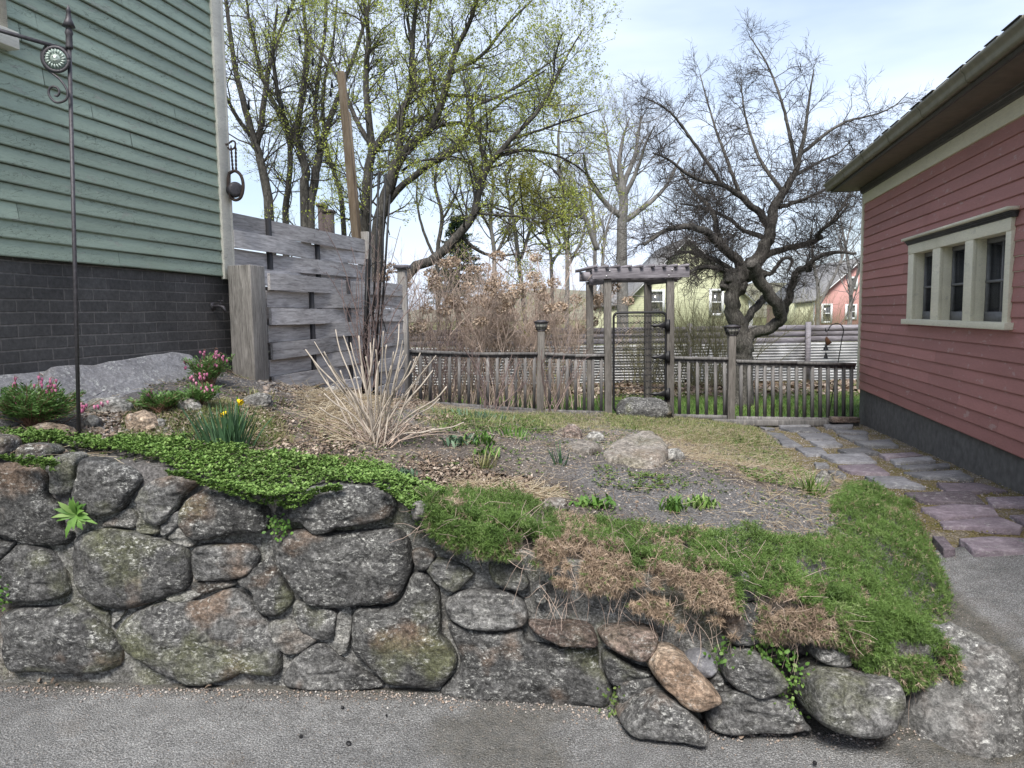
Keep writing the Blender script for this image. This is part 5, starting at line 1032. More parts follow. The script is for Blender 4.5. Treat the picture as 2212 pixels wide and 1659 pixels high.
# old apple tree
apple = [
 ([(1603, 860), (1605, 783), (1603, 747), (1592, 705), (1582, 666), (1581, 635), (1591, 608), (1612, 590), (1628, 572)], [25, 24, 23, 20, 17, 18, 22, 21, 17], -.2, 0),
 ([(1603, 775), (1622, 724), (1650, 714), (1674, 700), (1687, 683), (1676, 655), (1652, 622), (1634, 592), (1626, 566)], [13, 13, 12.5, 12.5, 13, 13, 13, 13, 12], -.7, .1),
 ([(1687, 683), (1701, 652), (1712, 612), (1722, 586), (1740, 578), (1762, 559), (1800, 545), (1850, 548)], [10, 9, 8, 7.5, 6, 5, 4, 2.5], -1.0, 1.0),
 ([(1600, 712), (1625, 672), (1650, 645), (1660, 620)], [9, 9, 8, 7], .5, 0),
 ([(1612, 588), (1590, 560), (1548, 520), (1514, 495), (1475, 490), (1430, 502), (1392, 530)], [13, 11, 9, 8, 6, 4.5, 2.5], -1.2, 1.7),
 ([(1560, 532), (1550, 500), (1538, 455), (1500, 415), (1470, 370)], [8, 6.5, 5, 3.5, 2], .8, 1.7),
 ([(1595, 605), (1565, 583), (1530, 577), (1500, 582), (1462, 604)], [9, 6, 5, 4, 2], -.8, 1.5),
 ([(1596, 600), (1560, 570), (1520, 552), (1475, 545), (1440, 560)], [9, 6, 5, 3.5, 2], 1.2, 1.6),
 ([(1626, 575), (1645, 545), (1660, 515), (1666, 490), (1672, 450), (1690, 415), (1715, 380), (1727, 335), (1737, 290), (1750, 200), (1758, 150)], [17, 15, 13, 12, 10, 8.5, 7, 5, 4, 2.2, 1.2], -.5),
 ([(1650, 555), (1685, 540), (1725, 532), (1762, 520), (1771, 500), (1808, 473), (1835, 440)], [9, 7, 6.5, 6, 4.5, 3, 1.6], -1.0, 1.6),
 ([(1640, 585), (1665, 590), (1690, 560), (1712, 562), (1700, 590)], [6, 5, 4, 3, 2], -.6),
 ([(1666, 490), (1640, 460), (1600, 425), (1560, 400), (1500, 385), (1445, 345), (1410, 330)], [10, 8, 6.5, 5, 4, 2.5, 1.4], -.9, 1.5),
 ([(1727, 335), (1780, 292), (1830, 262), (1880, 250), (1930, 230), (1962, 200)], [5, 3.6, 2.6, 2.0, 1.5, .8], .2, .5),
 ([(1720, 360), (1702, 270), (1682, 200), (1655, 135), (1618, 76)], [5, 3.6, 2.8, 2, .9], .7, .5),
 ([(1600, 425), (1568, 340), (1540, 260), (1512, 160)], [5, 3.6, 2.4, 1], .9, .5), ([(1560, 400), (1500, 310), (1445, 240), (1385, 208)], [4.5, 3.4, 2.2, 1], -.6, .6),
 ([(1790, 485), (1830, 430), (1850, 370), (1842, 320)], [3.4, 2.6, 1.8, 1], .3), ([(1690, 415), (1640, 340), (1610, 250), (1600, 170)], [5, 3.6, 2.4, 1], 1.3),
 ([(1715, 380), (1770, 350), (1812, 330), (1840, 300)], [4, 3, 2, 1], 1.4), ([(1672, 450), (1710, 440), (1760, 420), (1800, 400)], [6, 4.4, 3, 1.6], -1.3, 1.8), ([(1660, 515), (1610, 500), (1570, 470), (1520, 450), (1470, 440)], [7, 5, 4, 3, 1.4], 1.5, 1.8)]
apt, aps = tree('apple_tree', 'old gnarled leafless apple tree with a twisted double trunk behind the right railing', apple, 12.4, 862, MT['barkapple'], MT['twig'],
     [(13, .12, .85, .4, 7, 0), (8, .12, .52, .5, 6, 0), (4, .1, .22, .7, 3, 0)], cap=.008, wander=.30, trop=.22, thin=1.75, rscale=.95, jag=.13, sides=16, zbase=.0, a01=(.5, 1.3))
# burls
mb = MB()
for x, y, s_ in ((1566, 618, .10), (1582, 603, .17), (1598, 626, .14), (1640, 598, .15), (1625, 575, .16), (1771, 512, .06), (1745, 580, .07)):
    c = P(x, y, 12.25); r_ = rock(c, (s_ * 1.7, s_ * 1.6, s_ * 1.6), x * .01, rough=.5)
    part('burl', r_, MT['barkapple'], apt, True)

K20 = dict(bk=MT['bark'], tw=MT['twig'], bud=MT['bud'])
LV = [(3.4, .15, 2.0, .45, 7, 0), (7, .15, .9, .55, 5, 0), (5, .15, .40, .6, 3, 0)]
tree('budding_tree', 'slim budding tree whose trunk rises just right of the green house corner', [([(588, 560), (581, 460), (563, 350), (549, 300), (528, 230), (505, 130), (492, 30), (480, -60)], [11, 10, 8, 7.5, 6.5, 5, 4, 2], 0), ([(555, 318), (568, 240), (580, 150), (605, 70), (640, -10), (660, -60)], [6.5, 6, 5, 4, 3, 2], 1.2), ([(547, 300), (510, 250), (480, 190), (440, 120)], [5, 4, 3, 2], -1)], 19, 560, lv=LV, budn=1, budsize=.044, zbase=-.1, **K20)
tree('budding_tree', 'thin budding tree, second trunk from the green house corner', [([(612, 560), (617, 477), (623, 400), (627, 317), (607, 250), (575, 190), (545, 80), (530, -20)], [7, 7, 6, 5.5, 5, 4.5, 3.5, 2], .5), ([(627, 320), (650, 240), (665, 150), (672, 60)], [4, 3.5, 3, 2], .8)], 21, 560, lv=LV, budn=1, budsize=.044, zbase=-.1, **K20)
tree('budding_tree', 'dark many-stemmed budding tree standing left of the leaning timber post', [([(663, 560), (657, 440), (661, 380), (652, 330), (640, 290), (654, 200), (662, 100), (650, -40)], [12, 10, 9, 8.5, 7, 5.5, 4.5, 2.5], 0), ([(668, 520), (672, 440), (681, 380), (692, 325), (716, 250), (742, 180), (772, 100), (805, -20)], [10, 9, 9, 8, 6, 5, 4, 2.5], .9), ([(655, 335), (620, 270), (600, 200), (590, 110), (600, 10)], [6, 5, 4.5, 3.5, 2], -1.2), ([(692, 325), (680, 250), (690, 150), (705, 40), (700, -40)], [5, 5, 4, 3, 2], 1.5)], 19.5, 560, lv=LV, budn=1, budsize=.044, zbase=-.1, **K20)
tree('budding_tree', 'slender budding tree leaning behind the timber post', [([(750, 560), (740, 460), (724, 380), (705, 320), (698, 200), (720, 90), (730, -30)], [6, 5.5, 5, 4.5, 3.6, 2.6, 1.5], 0)], 22, 560, lv=LV, budn=1, budsize=.044, zbase=-.1, **K20)
LW = [(3.4, .2, 1.7, .42, 8, 0), (8, .12, .85, .5, 5, 0), (6, .1, .38, .6, 3, 0)]
tree('budding_tree', 'mossy budding tree rising directly right of the leaning timber post', [([(782, 640), (786, 520), (791, 430), (796, 367), (803, 317), (795, 240), (790, 160), (796, 80), (780, -40)], [13, 12, 11, 10, 8, 7, 6, 5, 3], 0), ([(803, 330), (832, 288), (862, 248), (884, 205), (890, 150), (892, 80), (905, -40)], [9, 8, 7.5, 7, 6, 5, 3], -.6), ([(803, 317), (770, 260), (740, 190), (700, 120), (650, 60)], [6, 5, 4, 3, 2], .8), ([(822, 300), (850, 290), (900, 260), (960, 235), (1020, 190)], [4, 3.6, 3, 2, 1.2], 1)], 15.5, 640, lv=LW, budn=2, budsize=.045, zbase=.0, wander=.2, trop=.3, **K20)
tree('budding_tree', 'large dark budding tree with long limbs arching right over the brown hedge', [([(806, 680), (815, 533), (827, 450), (847, 383), (868, 333), (924, 283), (951, 233), (971, 160), (986, 105), (1014, 50), (1040, -30)], [16, 14.5, 13, 12, 10.5, 9, 8, 6.5, 5.5, 4.5, 3], -.5), ([(862, 350), (864, 283), (871, 233), (896, 187), (892, 120), (880, 40)], [9, 8, 7, 6, 4, 3], .6),
   ([(832, 442), (871, 400), (921, 360), (971, 327), (1001, 300), (1021, 263), (1024, 233), (1056, 217), (1120, 187), (1180, 150)], [7.5, 7, 6.5, 5.5, 4.6, 3.8, 3.2, 2.6, 2, 1.2], -1.2), ([(940, 275), (990, 265), (1020, 272), (1060, 240), (1110, 205), (1180, 190)], [4.5, 4, 3.5, 3, 2, 1.2], .8), ([(960, 205), (1010, 208), (1060, 215), (1110, 190), (1180, 140), (1240, 100)], [4, 3.6, 3, 2.4, 1.8, 1], .6), ([(971, 160), (1040, 120), (1090, 60), (1150, 0)], [4.5, 3.6, 2.6, 1.6], 0), ([(951, 233), (930, 150), (925, 60), (935, -30)], [4.5, 4, 3, 2], 1.2), ([(868, 370), (900, 350), (960, 342), (1010, 350)], [3, 2.4, 1.8, 1], -1)],
   14.5, 680, lv=LW, budn=2, budsize=.042, zbase=.05, wander=.19, trop=.35, **K20)
tree('budding_tree', 'leaning dark-trunked budding tree slanting up right from behind the brown hedge', [([(842, 640), (872, 606), (930, 566), (992, 507), (1024, 460), (1037, 400), (1055, 358), (1071, 340), (1104, 300), (1154, 250), (1187, 200), (1225, 120), (1262, 60)], [13, 12, 10.5, 9.5, 8.5, 7.5, 7, 6, 5, 4, 3.2, 2, 1], -.3), ([(1055, 358), (1041, 325), (1030, 280), (1012, 238), (1040, 180)], [5.5, 4.6, 4, 3, 1.6], .5), ([(1104, 300), (1170, 280), (1240, 255), (1300, 235)], [3.4, 2.6, 2, 1], .6), ([(1071, 340), (1130, 325), (1200, 335), (1260, 370), (1300, 420)], [4, 3.2, 2.6, 2, 1], 1),
   ([(1024, 460), (1080, 465), (1130, 470), (1180, 500)], [3.6, 3, 2.2, 1], -.7), ([(992, 507), (1040, 545), (1090, 552), (1150, 540)], [4, 3.5, 2.6, 1.4], .7), ([(1154, 250), (1190, 190), (1200, 120), (1215, 70)], [3, 2.4, 1.6, .8], -.6)], 13.5, 650, lv=LW, budn=2, budsize=.036, zbase=.05, wander=.19, trop=.38, **K20)
LY = [(3.6, .1, 1.6, .5, 7, 0), (7, .1, .8, .6, 5, 0), (4, .1, .35, .6, 3, 0)]
MT['budyel'] = foliage('yellow-green buds', (.26, .26, .05), (.40, .40, .07), (.46, .45, .12))
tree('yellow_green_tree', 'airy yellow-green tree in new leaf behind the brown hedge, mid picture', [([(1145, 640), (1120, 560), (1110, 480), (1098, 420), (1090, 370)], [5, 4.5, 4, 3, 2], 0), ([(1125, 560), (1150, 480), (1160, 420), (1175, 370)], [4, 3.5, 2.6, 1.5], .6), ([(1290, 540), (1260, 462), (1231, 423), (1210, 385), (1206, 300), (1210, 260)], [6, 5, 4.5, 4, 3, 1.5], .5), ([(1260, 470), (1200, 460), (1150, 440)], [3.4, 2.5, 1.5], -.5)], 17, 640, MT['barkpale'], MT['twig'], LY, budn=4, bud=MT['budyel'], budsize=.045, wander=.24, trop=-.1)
LB = [(2.6, .1, 2.8, .5, 7, 0), (8, .1, 1.3, .5, 5, 0), (6, .1, .6, .6, 3, 0)]
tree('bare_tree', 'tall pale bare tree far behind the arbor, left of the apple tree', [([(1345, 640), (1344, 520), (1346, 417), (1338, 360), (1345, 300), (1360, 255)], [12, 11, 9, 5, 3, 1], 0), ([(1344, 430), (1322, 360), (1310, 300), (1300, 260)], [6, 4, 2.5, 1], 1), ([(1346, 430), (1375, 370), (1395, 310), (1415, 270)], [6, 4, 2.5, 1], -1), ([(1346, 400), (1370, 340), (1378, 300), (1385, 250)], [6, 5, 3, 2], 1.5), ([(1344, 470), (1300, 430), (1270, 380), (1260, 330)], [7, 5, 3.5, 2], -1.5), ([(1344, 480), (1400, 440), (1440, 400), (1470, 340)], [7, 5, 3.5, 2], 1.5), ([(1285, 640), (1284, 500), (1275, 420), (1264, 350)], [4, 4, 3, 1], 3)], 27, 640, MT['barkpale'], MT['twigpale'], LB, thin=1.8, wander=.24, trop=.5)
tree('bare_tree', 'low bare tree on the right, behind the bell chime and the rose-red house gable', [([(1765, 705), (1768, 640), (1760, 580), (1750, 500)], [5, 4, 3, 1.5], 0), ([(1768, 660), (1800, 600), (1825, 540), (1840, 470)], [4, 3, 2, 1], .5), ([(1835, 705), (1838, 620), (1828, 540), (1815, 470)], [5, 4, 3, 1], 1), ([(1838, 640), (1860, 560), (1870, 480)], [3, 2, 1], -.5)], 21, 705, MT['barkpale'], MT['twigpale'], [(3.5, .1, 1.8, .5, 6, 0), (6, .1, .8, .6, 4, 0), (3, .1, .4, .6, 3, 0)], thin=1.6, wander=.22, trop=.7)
tree('thicket_tree', 'slim twiggy tree with yellow-green haze behind the hedge, left of the spruce', [([(948, 650), (945, 560), (955, 470), (940, 400), (950, 320)], [5, 4.5, 4, 3, 1.5], 0), ([(946, 570), (915, 500), (900, 430), (905, 370)], [3.5, 3, 2, 1], .6), ([(952, 480), (985, 420), (1000, 350)], [3, 2, 1], -.5)], 24, 650, MT['bark'], MT['twig'], [(3, .1, 1.9, .5, 7, 0), (8, .1, .9, .6, 5, 0), (4, .1, .4, .6, 3, 0)], bud=MT['budyel'], budn=1, budsize=.045, wander=.24, trop=.4)
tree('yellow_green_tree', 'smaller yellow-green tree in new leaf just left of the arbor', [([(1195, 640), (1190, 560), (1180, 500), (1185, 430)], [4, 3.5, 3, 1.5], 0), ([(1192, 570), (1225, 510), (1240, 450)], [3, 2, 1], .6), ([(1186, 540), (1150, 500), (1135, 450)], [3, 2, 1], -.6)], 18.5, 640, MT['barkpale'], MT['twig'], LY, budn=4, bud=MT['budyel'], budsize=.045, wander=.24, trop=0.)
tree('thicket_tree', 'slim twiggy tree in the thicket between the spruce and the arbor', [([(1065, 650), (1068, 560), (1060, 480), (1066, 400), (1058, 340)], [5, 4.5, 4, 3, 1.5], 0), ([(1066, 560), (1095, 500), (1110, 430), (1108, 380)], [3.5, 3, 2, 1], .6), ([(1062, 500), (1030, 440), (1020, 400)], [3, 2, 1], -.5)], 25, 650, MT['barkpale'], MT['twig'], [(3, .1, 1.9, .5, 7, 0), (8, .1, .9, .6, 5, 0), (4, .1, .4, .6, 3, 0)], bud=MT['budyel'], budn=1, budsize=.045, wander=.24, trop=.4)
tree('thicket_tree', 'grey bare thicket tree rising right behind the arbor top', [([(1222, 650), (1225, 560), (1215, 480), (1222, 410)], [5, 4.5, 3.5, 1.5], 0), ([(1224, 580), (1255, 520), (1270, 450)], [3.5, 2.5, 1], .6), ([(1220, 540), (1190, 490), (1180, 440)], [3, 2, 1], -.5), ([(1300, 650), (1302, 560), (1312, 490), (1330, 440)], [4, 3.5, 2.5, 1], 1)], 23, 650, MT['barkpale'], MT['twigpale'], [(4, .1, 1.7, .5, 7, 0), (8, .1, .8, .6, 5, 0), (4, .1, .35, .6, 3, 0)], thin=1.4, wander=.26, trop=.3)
# evergreen seen through the leaning tree
ev = thing('spruce', 'small dark spruce behind the leaning budding tree', 'tree', (P(990, 640, 26)[0], 26, 0)); bz = P(990, 650, 26); tz = P(990, 470, 26); mb = MB(); mb.tube([(bz[0], 26, -.2), (bz[0], 26, tz[2])], [.14, .02], 7); part('trunk', mb, MT['bark'], ev)
mb = MB(); lf_ = MB(); n_ = 230; hh = rng.uniform(.02, 1, n_); z = bz[2] + (tz[2] - bz[2]) * hh; a = rng.uniform(0, 2 * np.pi, n_); L_ = (1 - hh) * 1.35 + .12; d = np.stack([np.cos(a), np.sin(a), np.full(n_, -.12)], 1)
q, r = grow(np.stack([np.full(n_, bz[0]), np.full(n_, 26.), z], 1), unit(d), L_ * rng.uniform(.7, 1.1, n_), np.full(n_, .012), 5, .08, .15); add_paths(mb, q, r); tt = rng.uniform(.1, 1, (n_, 60)) * 5; i = np.minimum(tt.astype(int), 4); f = (tt - i)[..., None]; ar_ = np.arange(n_)[:, None]; p = (q[ar_, i] * (1 - f) + q[ar_, i + 1] * f).reshape(-1, 3)
dd = unit(np.repeat(unit(q[:, -1] - q[:, 0]), 60, 0) + rng.normal(0, .6, p.shape)); lf_.leaves(p, dd, rnd_perp(dd), .13, .03, a=rng.random(len(p)), shape='diamond'); part('branches', mb, MT['bark'], ev); part('needles', lf_, foliage('spruce needles', (.03, .055, .03), (.05, .09, .05)), ev)
# ================================================================ SHRUBS
MT['dry'] = plain('dry tan stems', (.46, .36, .30), .9, 0, .35, 0, 8); MT['drydark'] = plain('purple-brown stems', (.19, .14, .13), .9, 0, .3, 0, 8); MT['head'] = foliage('dried flower heads', (.30, .22, .155), (.48, .375, .285), (.60, .49, .39), trans=.1)
def dry_shrub(label, xc, ytop, wpx, Yd, n_, heads, mt_='dry', ybase=880, name='hydrangea', lean=.55, tn=5, hs=.085):
    b = P(xc, ybase, Yd); hgt = P(xc, ytop, Yd)[2] - b[2]; W_ = wpx / F * Yd; n_ = int(n_ * (.55 if name == 'hydrangea' else 1.0)); t = thing(name, label, 'shrub', b, 'dead hydrangea bushes of the brown hedge' if name == 'hydrangea' else None)
    p = b + np.stack([rng.normal(0, W_ * .13, n_), rng.normal(0, W_ * .13, n_), np.zeros(n_)], 1); a = rng.uniform(0, 2 * np.pi, n_); s_ = rng.uniform(0, 1, n_) ** .7 * lean
    d = unit(np.stack([np.cos(a) * s_, np.sin(a) * s_, np.ones(n_)], 1)); L_ = hgt * rng.uniform(.62, 1.05, n_); q, r = grow(p, d, L_, rng.uniform(.004, .009, n_), 9, .10, .15, .5); mb = MB(); add_paths(mb, q, r, 4)
    q2, r2_ = spawn(q, r, tn + (6 if name == 'hydrangea' else 0), .42, .25, .9, hgt * .30, .6, 5, .16, .3, .0022); add_paths(mb, q2, r2_); q3, r3 = spawn(q2, r2_, 3, .2, .3, .9, hgt * .12, .6, 3, .2, .2, .0018); add_paths(mb, q3, r3); part('stems', mb, MT[mt_], t)
    if heads:
        tips = np.vstack([q[:, -1], q2[:, -1]]); tips = tips[rng.permutation(len(tips))[:heads]]; hb = MB(); 
        for c in tips:
            k = 150; o = unit(rng.normal(size=(k, 3))) * hs * rng.uniform(.55, 1, (k, 1)) * [1, 1, .7]; d = unit(o + rng.normal(0, .03, (k, 3))); hb.leaves(c + o, d, rnd_perp(d), .034, .028, a=rng.random(k), shape='diamond')
        part('flower_heads', hb, MT['head'], t)
    return t
for k, (xc, yt, wd, Yd, n_, hd, lab) in enumerate([(905, 545, 250, 10.6, 75, 22, 'dead hydrangea bush with tan flower heads, nearest the woven fence'), (985, 550, 250, 10.9, 80, 20, 'dense dead hydrangea bush, second from the woven fence'), (1070, 545, 260, 10.7, 85, 20, 'dead hydrangea bush in the middle of the brown hedge, left of the lamp post'),
      (1150, 560, 240, 11.0, 80, 16, 'dead hydrangea bush behind the left lamp post'), (1225, 575, 210, 10.8, 60, 18, 'dead hydrangea bush with heads reaching the arbor left post')]): dry_shrub(lab, xc, yt, wd, Yd, n_, hd)
dry_shrub('purplish twiggy bush low in the brown hedge, between the two lit gaps', 1040, 660, 330, 11.6, 42, 0, 'drydark', name='twiggy_bush', tn=8)
dry_shrub('sprawling dark twiggy bush against the lawn left of the left lamp post', 960, 700, 240, 10.2, 26, 0, 'drydark', name='twiggy_bush', tn=7)
dry_shrub('small grey bare shrub in front of the railing, left of the left lamp post', 1068, 745, 170, 9.0, 12, 0, 'drydark', ybase=884, name='bare_shrub', lean=.8, tn=7)
dry_shrub('small dark shrub with mossy stems hugging the railing right of the left lamp post', 1195, 735, 90, 9.2, 8, 0, 'drydark', ybase=888, name='bare_shrub', lean=.7, tn=6)
MT['olive'] = plain('olive twigs', (.17, .16, .09), .9, 0, .3, 0, 5)
for xc, yt, wd, Yd, lab in [(1500, 610, 240, 15.6, 'olive brushy shrub growing behind the arbor, left of the apple trunk'), (1560, 640, 200, 15.9, 'olive brushy shrub directly behind the apple tree trunk'), (1660, 600, 230, 18.5, 'tall olive brushy shrub beyond the board fence, right of the apple trunk'), (1400, 690, 200, 15.5, 'low arching brown shrub seen through the wire gate'), (1800, 640, 200, 19.5, 'bare brown shrub beyond the board fence near the bell chime')]:
    dry_shrub(lab, xc, yt, wd, Yd, 70, 0, 'olive', ybase=830, name='brushy_shrub', lean=.7, tn=7)
# cut-back hydrangea in the bed
MT['cane'] = plain('bleached canes', (.40, .35, .295), .8, 0, .4, .3, 12)
hb_ = onsurf(815, 958, terr, .85); hy = thing('pruned_hydrangea', 'fan of bare bleached canes, a cut-back hydrangea in the middle of the bed', 'shrub', hb_)
canes = [(660, 755), (672, 770), (700, 760), (725, 712), (742, 725), (757, 740), (775, 725), (800, 740), (812, 755), (828, 715), (835, 745), (862, 700), (870, 735), (872, 757), (900, 770), (908, 762), (942, 768), (935, 800), (888, 780), (850, 760), (790, 770), (712, 790), (690, 880), (700, 850), (735, 800), (780, 790), (845, 790), (965, 835), (1002, 912), (940, 925), (890, 830), (870, 850), (760, 850), (705, 815), (950, 860), (820, 780), (740, 860), (905, 815)]
cm = MB()
for k, (x, y) in enumerate(canes):
    Yt = hb_[1] + rng.uniform(-.30, .30); b = hb_ + [rng.normal(0, .055), rng.normal(0, .05), -.02]; e = P(x, y, Yt); mid = b * .5 + e * .5 + [(e[0] - b[0]) * -.05, 0, .012 + rng.normal(0, .008)]; mid2 = b * .2 + e * .8 + rng.normal(0, .007, 3); r_ = rng.uniform(.0036, .0054)
    mb = cm; mb.tube([b, mid, mid2, e], [r_ * 1.25, r_ * 1.1, r_, r_ * .85], 6, n=9, a=rng.random())
    if k % 6 == 0: s2 = mid2 + rng.normal(0, .05, 3) + [0, 0, .09]; mb.tube([mid, (mid + s2) / 2 + rng.normal(0, .01, 3), s2], [r_ * .8, r_ * .6, r_ * .5], 5)
part('canes', cm, MT['cane'], hy, True)
mb = MB(); n_ = 60; p = hb_ + rng.normal(0, .07, (n_, 3)) * [1, 1, .2]; d = unit(rng.normal(0, .75, (n_, 3)) * [1, 1, 0] + [0, 0, .7]); q, r = grow(p, d, rng.uniform(.08, .40, n_), np.full(n_, .0028), 5, .15, .1, .5); add_paths(mb, q, r, 4); part('old_stubs', mb, MT['dry'], hy)
# black trellis with dead climber
tb = P(800, 840, 7.0); tr = thing('trellis', 'tall narrow black metal trellis with a dead climber, in front of the lower woven fence', 'trellis', (tb[0], tb[1], .75)); mb = MB()
for xa, xb, yt_ in ((803, 786, 372), (818, 797, 370), (833, 806, 375), (842, 812, 420)): mb.tube([P(xb, 860, 7.0), P(xa + (xb - xa) * .3, 560, 7.0), P(xa, yt_, 7.0)], .0105, 6)
for y0_ in (390, 480, 580, 690): sh_ = (y0_ - 390) * .035; mb.tube(smooth_poly(np.array([P(803 - sh_ + dx, y0_ - dy, 7.0) for dx, dy in ((0, 0), (12, 12), (24, 12), (34, 0), (42, -28))]), 16, False), .005, 5)
mb.tube([P(786, 860, 7.02), P(796, 560, 7.02)], .026, 6); part('frame', mb, MT['black'], tr, True)
mb = MB(); n_ = 16; p = np.array([P(rng.uniform(785, 812), rng.uniform(800, 860), 6.95) for _ in range(n_)]); d = unit(np.stack([rng.normal(.05, .12, n_), rng.normal(0, .06, n_), np.ones(n_)], 1)); q, r = grow(p, d, rng.uniform(.9, 1.7, n_), np.full(n_, .006), 12, .10, .1, .5); add_paths(mb, q, r, 5); q2, r2_ = spawn(q, r, 7, .2, .4, 1.1, .35, .6, 6, .2, 0, .002); add_paths(mb, q2, r2_); q3, r3 = spawn(q2, r2_, 3, .2, .4, 1.1, .14, .6, 4, .2, 0, .0014); add_paths(mb, q3, r3); part('climber', mb, MT['drydark'], tr)
# ================================================================ ROCKS IN THE BED
MT['stonetan'] = stone_mat('tan grey rock', (.17, .15, .128), (.27, .24, .21), (.38, .345, .305), .5, .45, .3, 1, .8); MT['boulder'] = stone_mat('flecked boulder', (.11, .108, .105), (.19, .187, .182), (.28, .276, .268), .95, .2, .15, 1.0, .75)
def bedrock(label, px, py, wpx, hpx, mt_, dep=.8, rot=0, seed=0, name='rock', f=terr, rough=.22):
    q = onsurf(px, py, f, .6); dist = q[1]; w_ = wpx / F * dist; h_ = hpx / F * dist * 1.25; c = q + [0, w_ * dep * .35, h_ * .18]
    return solo(name, rock(c, (w_, w_ * dep, h_ * 1.25), seed, rot=rot, rough=rough, box=.12), MT[mt_], label, 'rock', smooth=True)
solo('rock', slabrock([(1300, 985), (1315, 968), (1350, 962), (1400, 966), (1432, 978), (1442, 995), (1425, 1008), (1385, 1012), (1340, 1002), (1312, 998)], .064, terr, 3, rough=1.5), MT['stonetan'], 'broad flat tan rock lying in the middle of the bare soil', 'rock', smooth=True)
bedrock('small round brownish rock left of the pinkish flat rock', 1237, 948, 44, 30, 'stonered', .8, 0, 4); bedrock('thin grey rock behind the pinkish flat rock', 1286, 955, 42, 20, 'stonelight', .6, -.4, 5)
solo('rock', slabrock([(1222, 968), (1235, 962), (1270, 964), (1296, 972), (1290, 980), (1262, 984), (1236, 976)], .035, terr, 6), MT['stonetan'], 'pinkish flat rock touching the left end of the broad tan rock', 'rock', smooth=True); bedrock('pale greyish rock at the right end of the broad tan rock', 1458, 998, 48, 28, 'stonelight', .8, 0, 7)
bedrock('humped grey rock with white lichen rings at the foot of the wire gate', 1398, 902, 132, 44, 'stone', .7, 0, 8, rough=.16, f=lambda x, y: terr(x, y) - .0); bedrock('pale rock beside the grass tuft at the path edge', 1785, 1057, 44, 34, 'stonelight', .8, .2, 9)
bedrock('long grey striped rock right behind the iron garden pole', 222, 892, 100, 34, 'stonelight', .6, .1, 10); bedrock('pinkish tan rock among pebbles right of the iron garden pole', 300, 932, 72, 42, 'stonebrown', .8, 0, 11)
bedrock('mossy wedge rock beside the upper daffodil bloom', 552, 878, 62, 30, 'stonelight', .7, .2, 12); bedrock('low brown rock at the left edge beneath the ferny leaves', 100, 948, 110, 30, 'stonebrown', .6, 0, 13)
bedrock('grey rock between the two ferny clumps behind the daffodils', 405, 886, 54, 26, 'stonelight', .7, 0, 14); bedrock('small white rock right of the pinkish tan rock', 345, 925, 22, 20, 'stonelight', .9, 0, 15)
bedrock('round grey pebble rock at the foot of the iron garden pole', 198, 925, 40, 26, 'stone', .8, 0, 16); bedrock('tiny tan cobble in front of the pole by the ground cover', 207, 940, 30, 16, 'stonebrown', .8, 0, 17)
bedrock('white-topped flat rock at the back rim of the phlox', 1200, 1100, 60, 22, 'stonelight', .7, 0, 18); bedrock('grey chunk beside the top flat wall stone, under the phlox', 905, 1112, 36, 30, 'stonelight', .8, 0, 19)
bedrock('small pale rock in the dry leaves near the lower woven fence', 716, 852, 36, 16, 'stonelight', .8, 0, 20); bedrock('light mossy rock left of the daffodils behind the blades', 455, 868, 30, 30, 'stonelight', .8, 0, 21)
solo('corner_boulder', rock((1.72, 2.88, -.06), (.57, .64, .70), 37, rot=.5, rough=.20, box=.10, n=44), MT['boulder'], 'big pale weathered boulder ending the wall at the right corner', 'boulder', smooth=True)
# gravel and pebbles around the pole
def scatter_poly(poly, n, f=terr, z=.9):
    """n random ground points, even in plan, inside the photographed outline"""
    q = np.array([onsurf(x, y, f, z) for x, y in poly])[:, :2]; lo, hi = q.min(0), q.max(0); out = []
    tot = 0
    while tot < n:
        p = rng.uniform(lo, hi, (n * 2 + 200, 2)); ins = np.zeros(len(p), bool); j = len(q) - 1
        for i in range(len(q)):
            a, b = q[i], q[j]; c = ((a[1] > p[:, 1]) != (b[1] > p[:, 1])) & (p[:, 0] < (b[0] - a[0]) * (p[:, 1] - a[1]) / (b[1] - a[1] + 1e-12) + a[0]); ins ^= c; j = i
        p = p[ins]; out.append(p); tot += len(p)
    p = np.vstack(out)[:n]; return np.column_stack([p, f(p[:, 0], p[:, 1])])
def pebbles(mb, p, s0, s1):
    n = len(p); o = np.array([[1, 0, 0], [0, 1, 0], [-1, 0, 0], [0, -1, 0], [0, 0, .7], [0, 0, -.5]]); s = rng.uniform(s0, s1, n) ; sc = rng.uniform(.6, 1.3, (n, 1, 3)) * s[:, None, None]; a = rng.uniform(0, 6.28, n); ca, sa = np.cos(a)[:, None], np.sin(a)[:, None]
    v = o[None] * sc; v = np.stack([v[..., 0] * ca - v[..., 1] * sa, v[..., 0] * sa + v[..., 1] * ca, v[..., 2]], -1) + p[:, None]; T = np.array([[0, 1, 4], [1, 2, 4], [2, 3, 4], [3, 0, 4], [1, 0, 5], [2, 1, 5], [3, 2, 5], [0, 3, 5]])
    mb.add(v.reshape(-1, 3), T=(np.arange(n)[:, None, None] * 6 + T[None]).reshape(-1, 3), a=np.repeat(rng.random(n), 6)); return mb
def attrmat(name, els, rough=.9): m = N(name); c = m.ramp(m.attr(), els); return m.done(c, rough, spec=.2)
MT['pebble'] = attrmat('mixed pebbles', [(0, (.13, .12, .115)), (.4, (.24, .22, .21)), (.7, (.30, .23, .18)), (1, (.48, .46, .44))])
BED = [(0, 930), (150, 870), (300, 850), (440, 790), (560, 822), (700, 838), (860, 860), (1000, 880), (1300, 893), (1460, 900), (1630, 922), (1720, 985), (1800, 1050), (1900, 1085), (1960, 1150), (1800, 1200), (1600, 1190), (1400, 1150), (1150, 1130), (930, 1080), (700, 1030), (560, 1040), (300, 1000), (0, 990)]
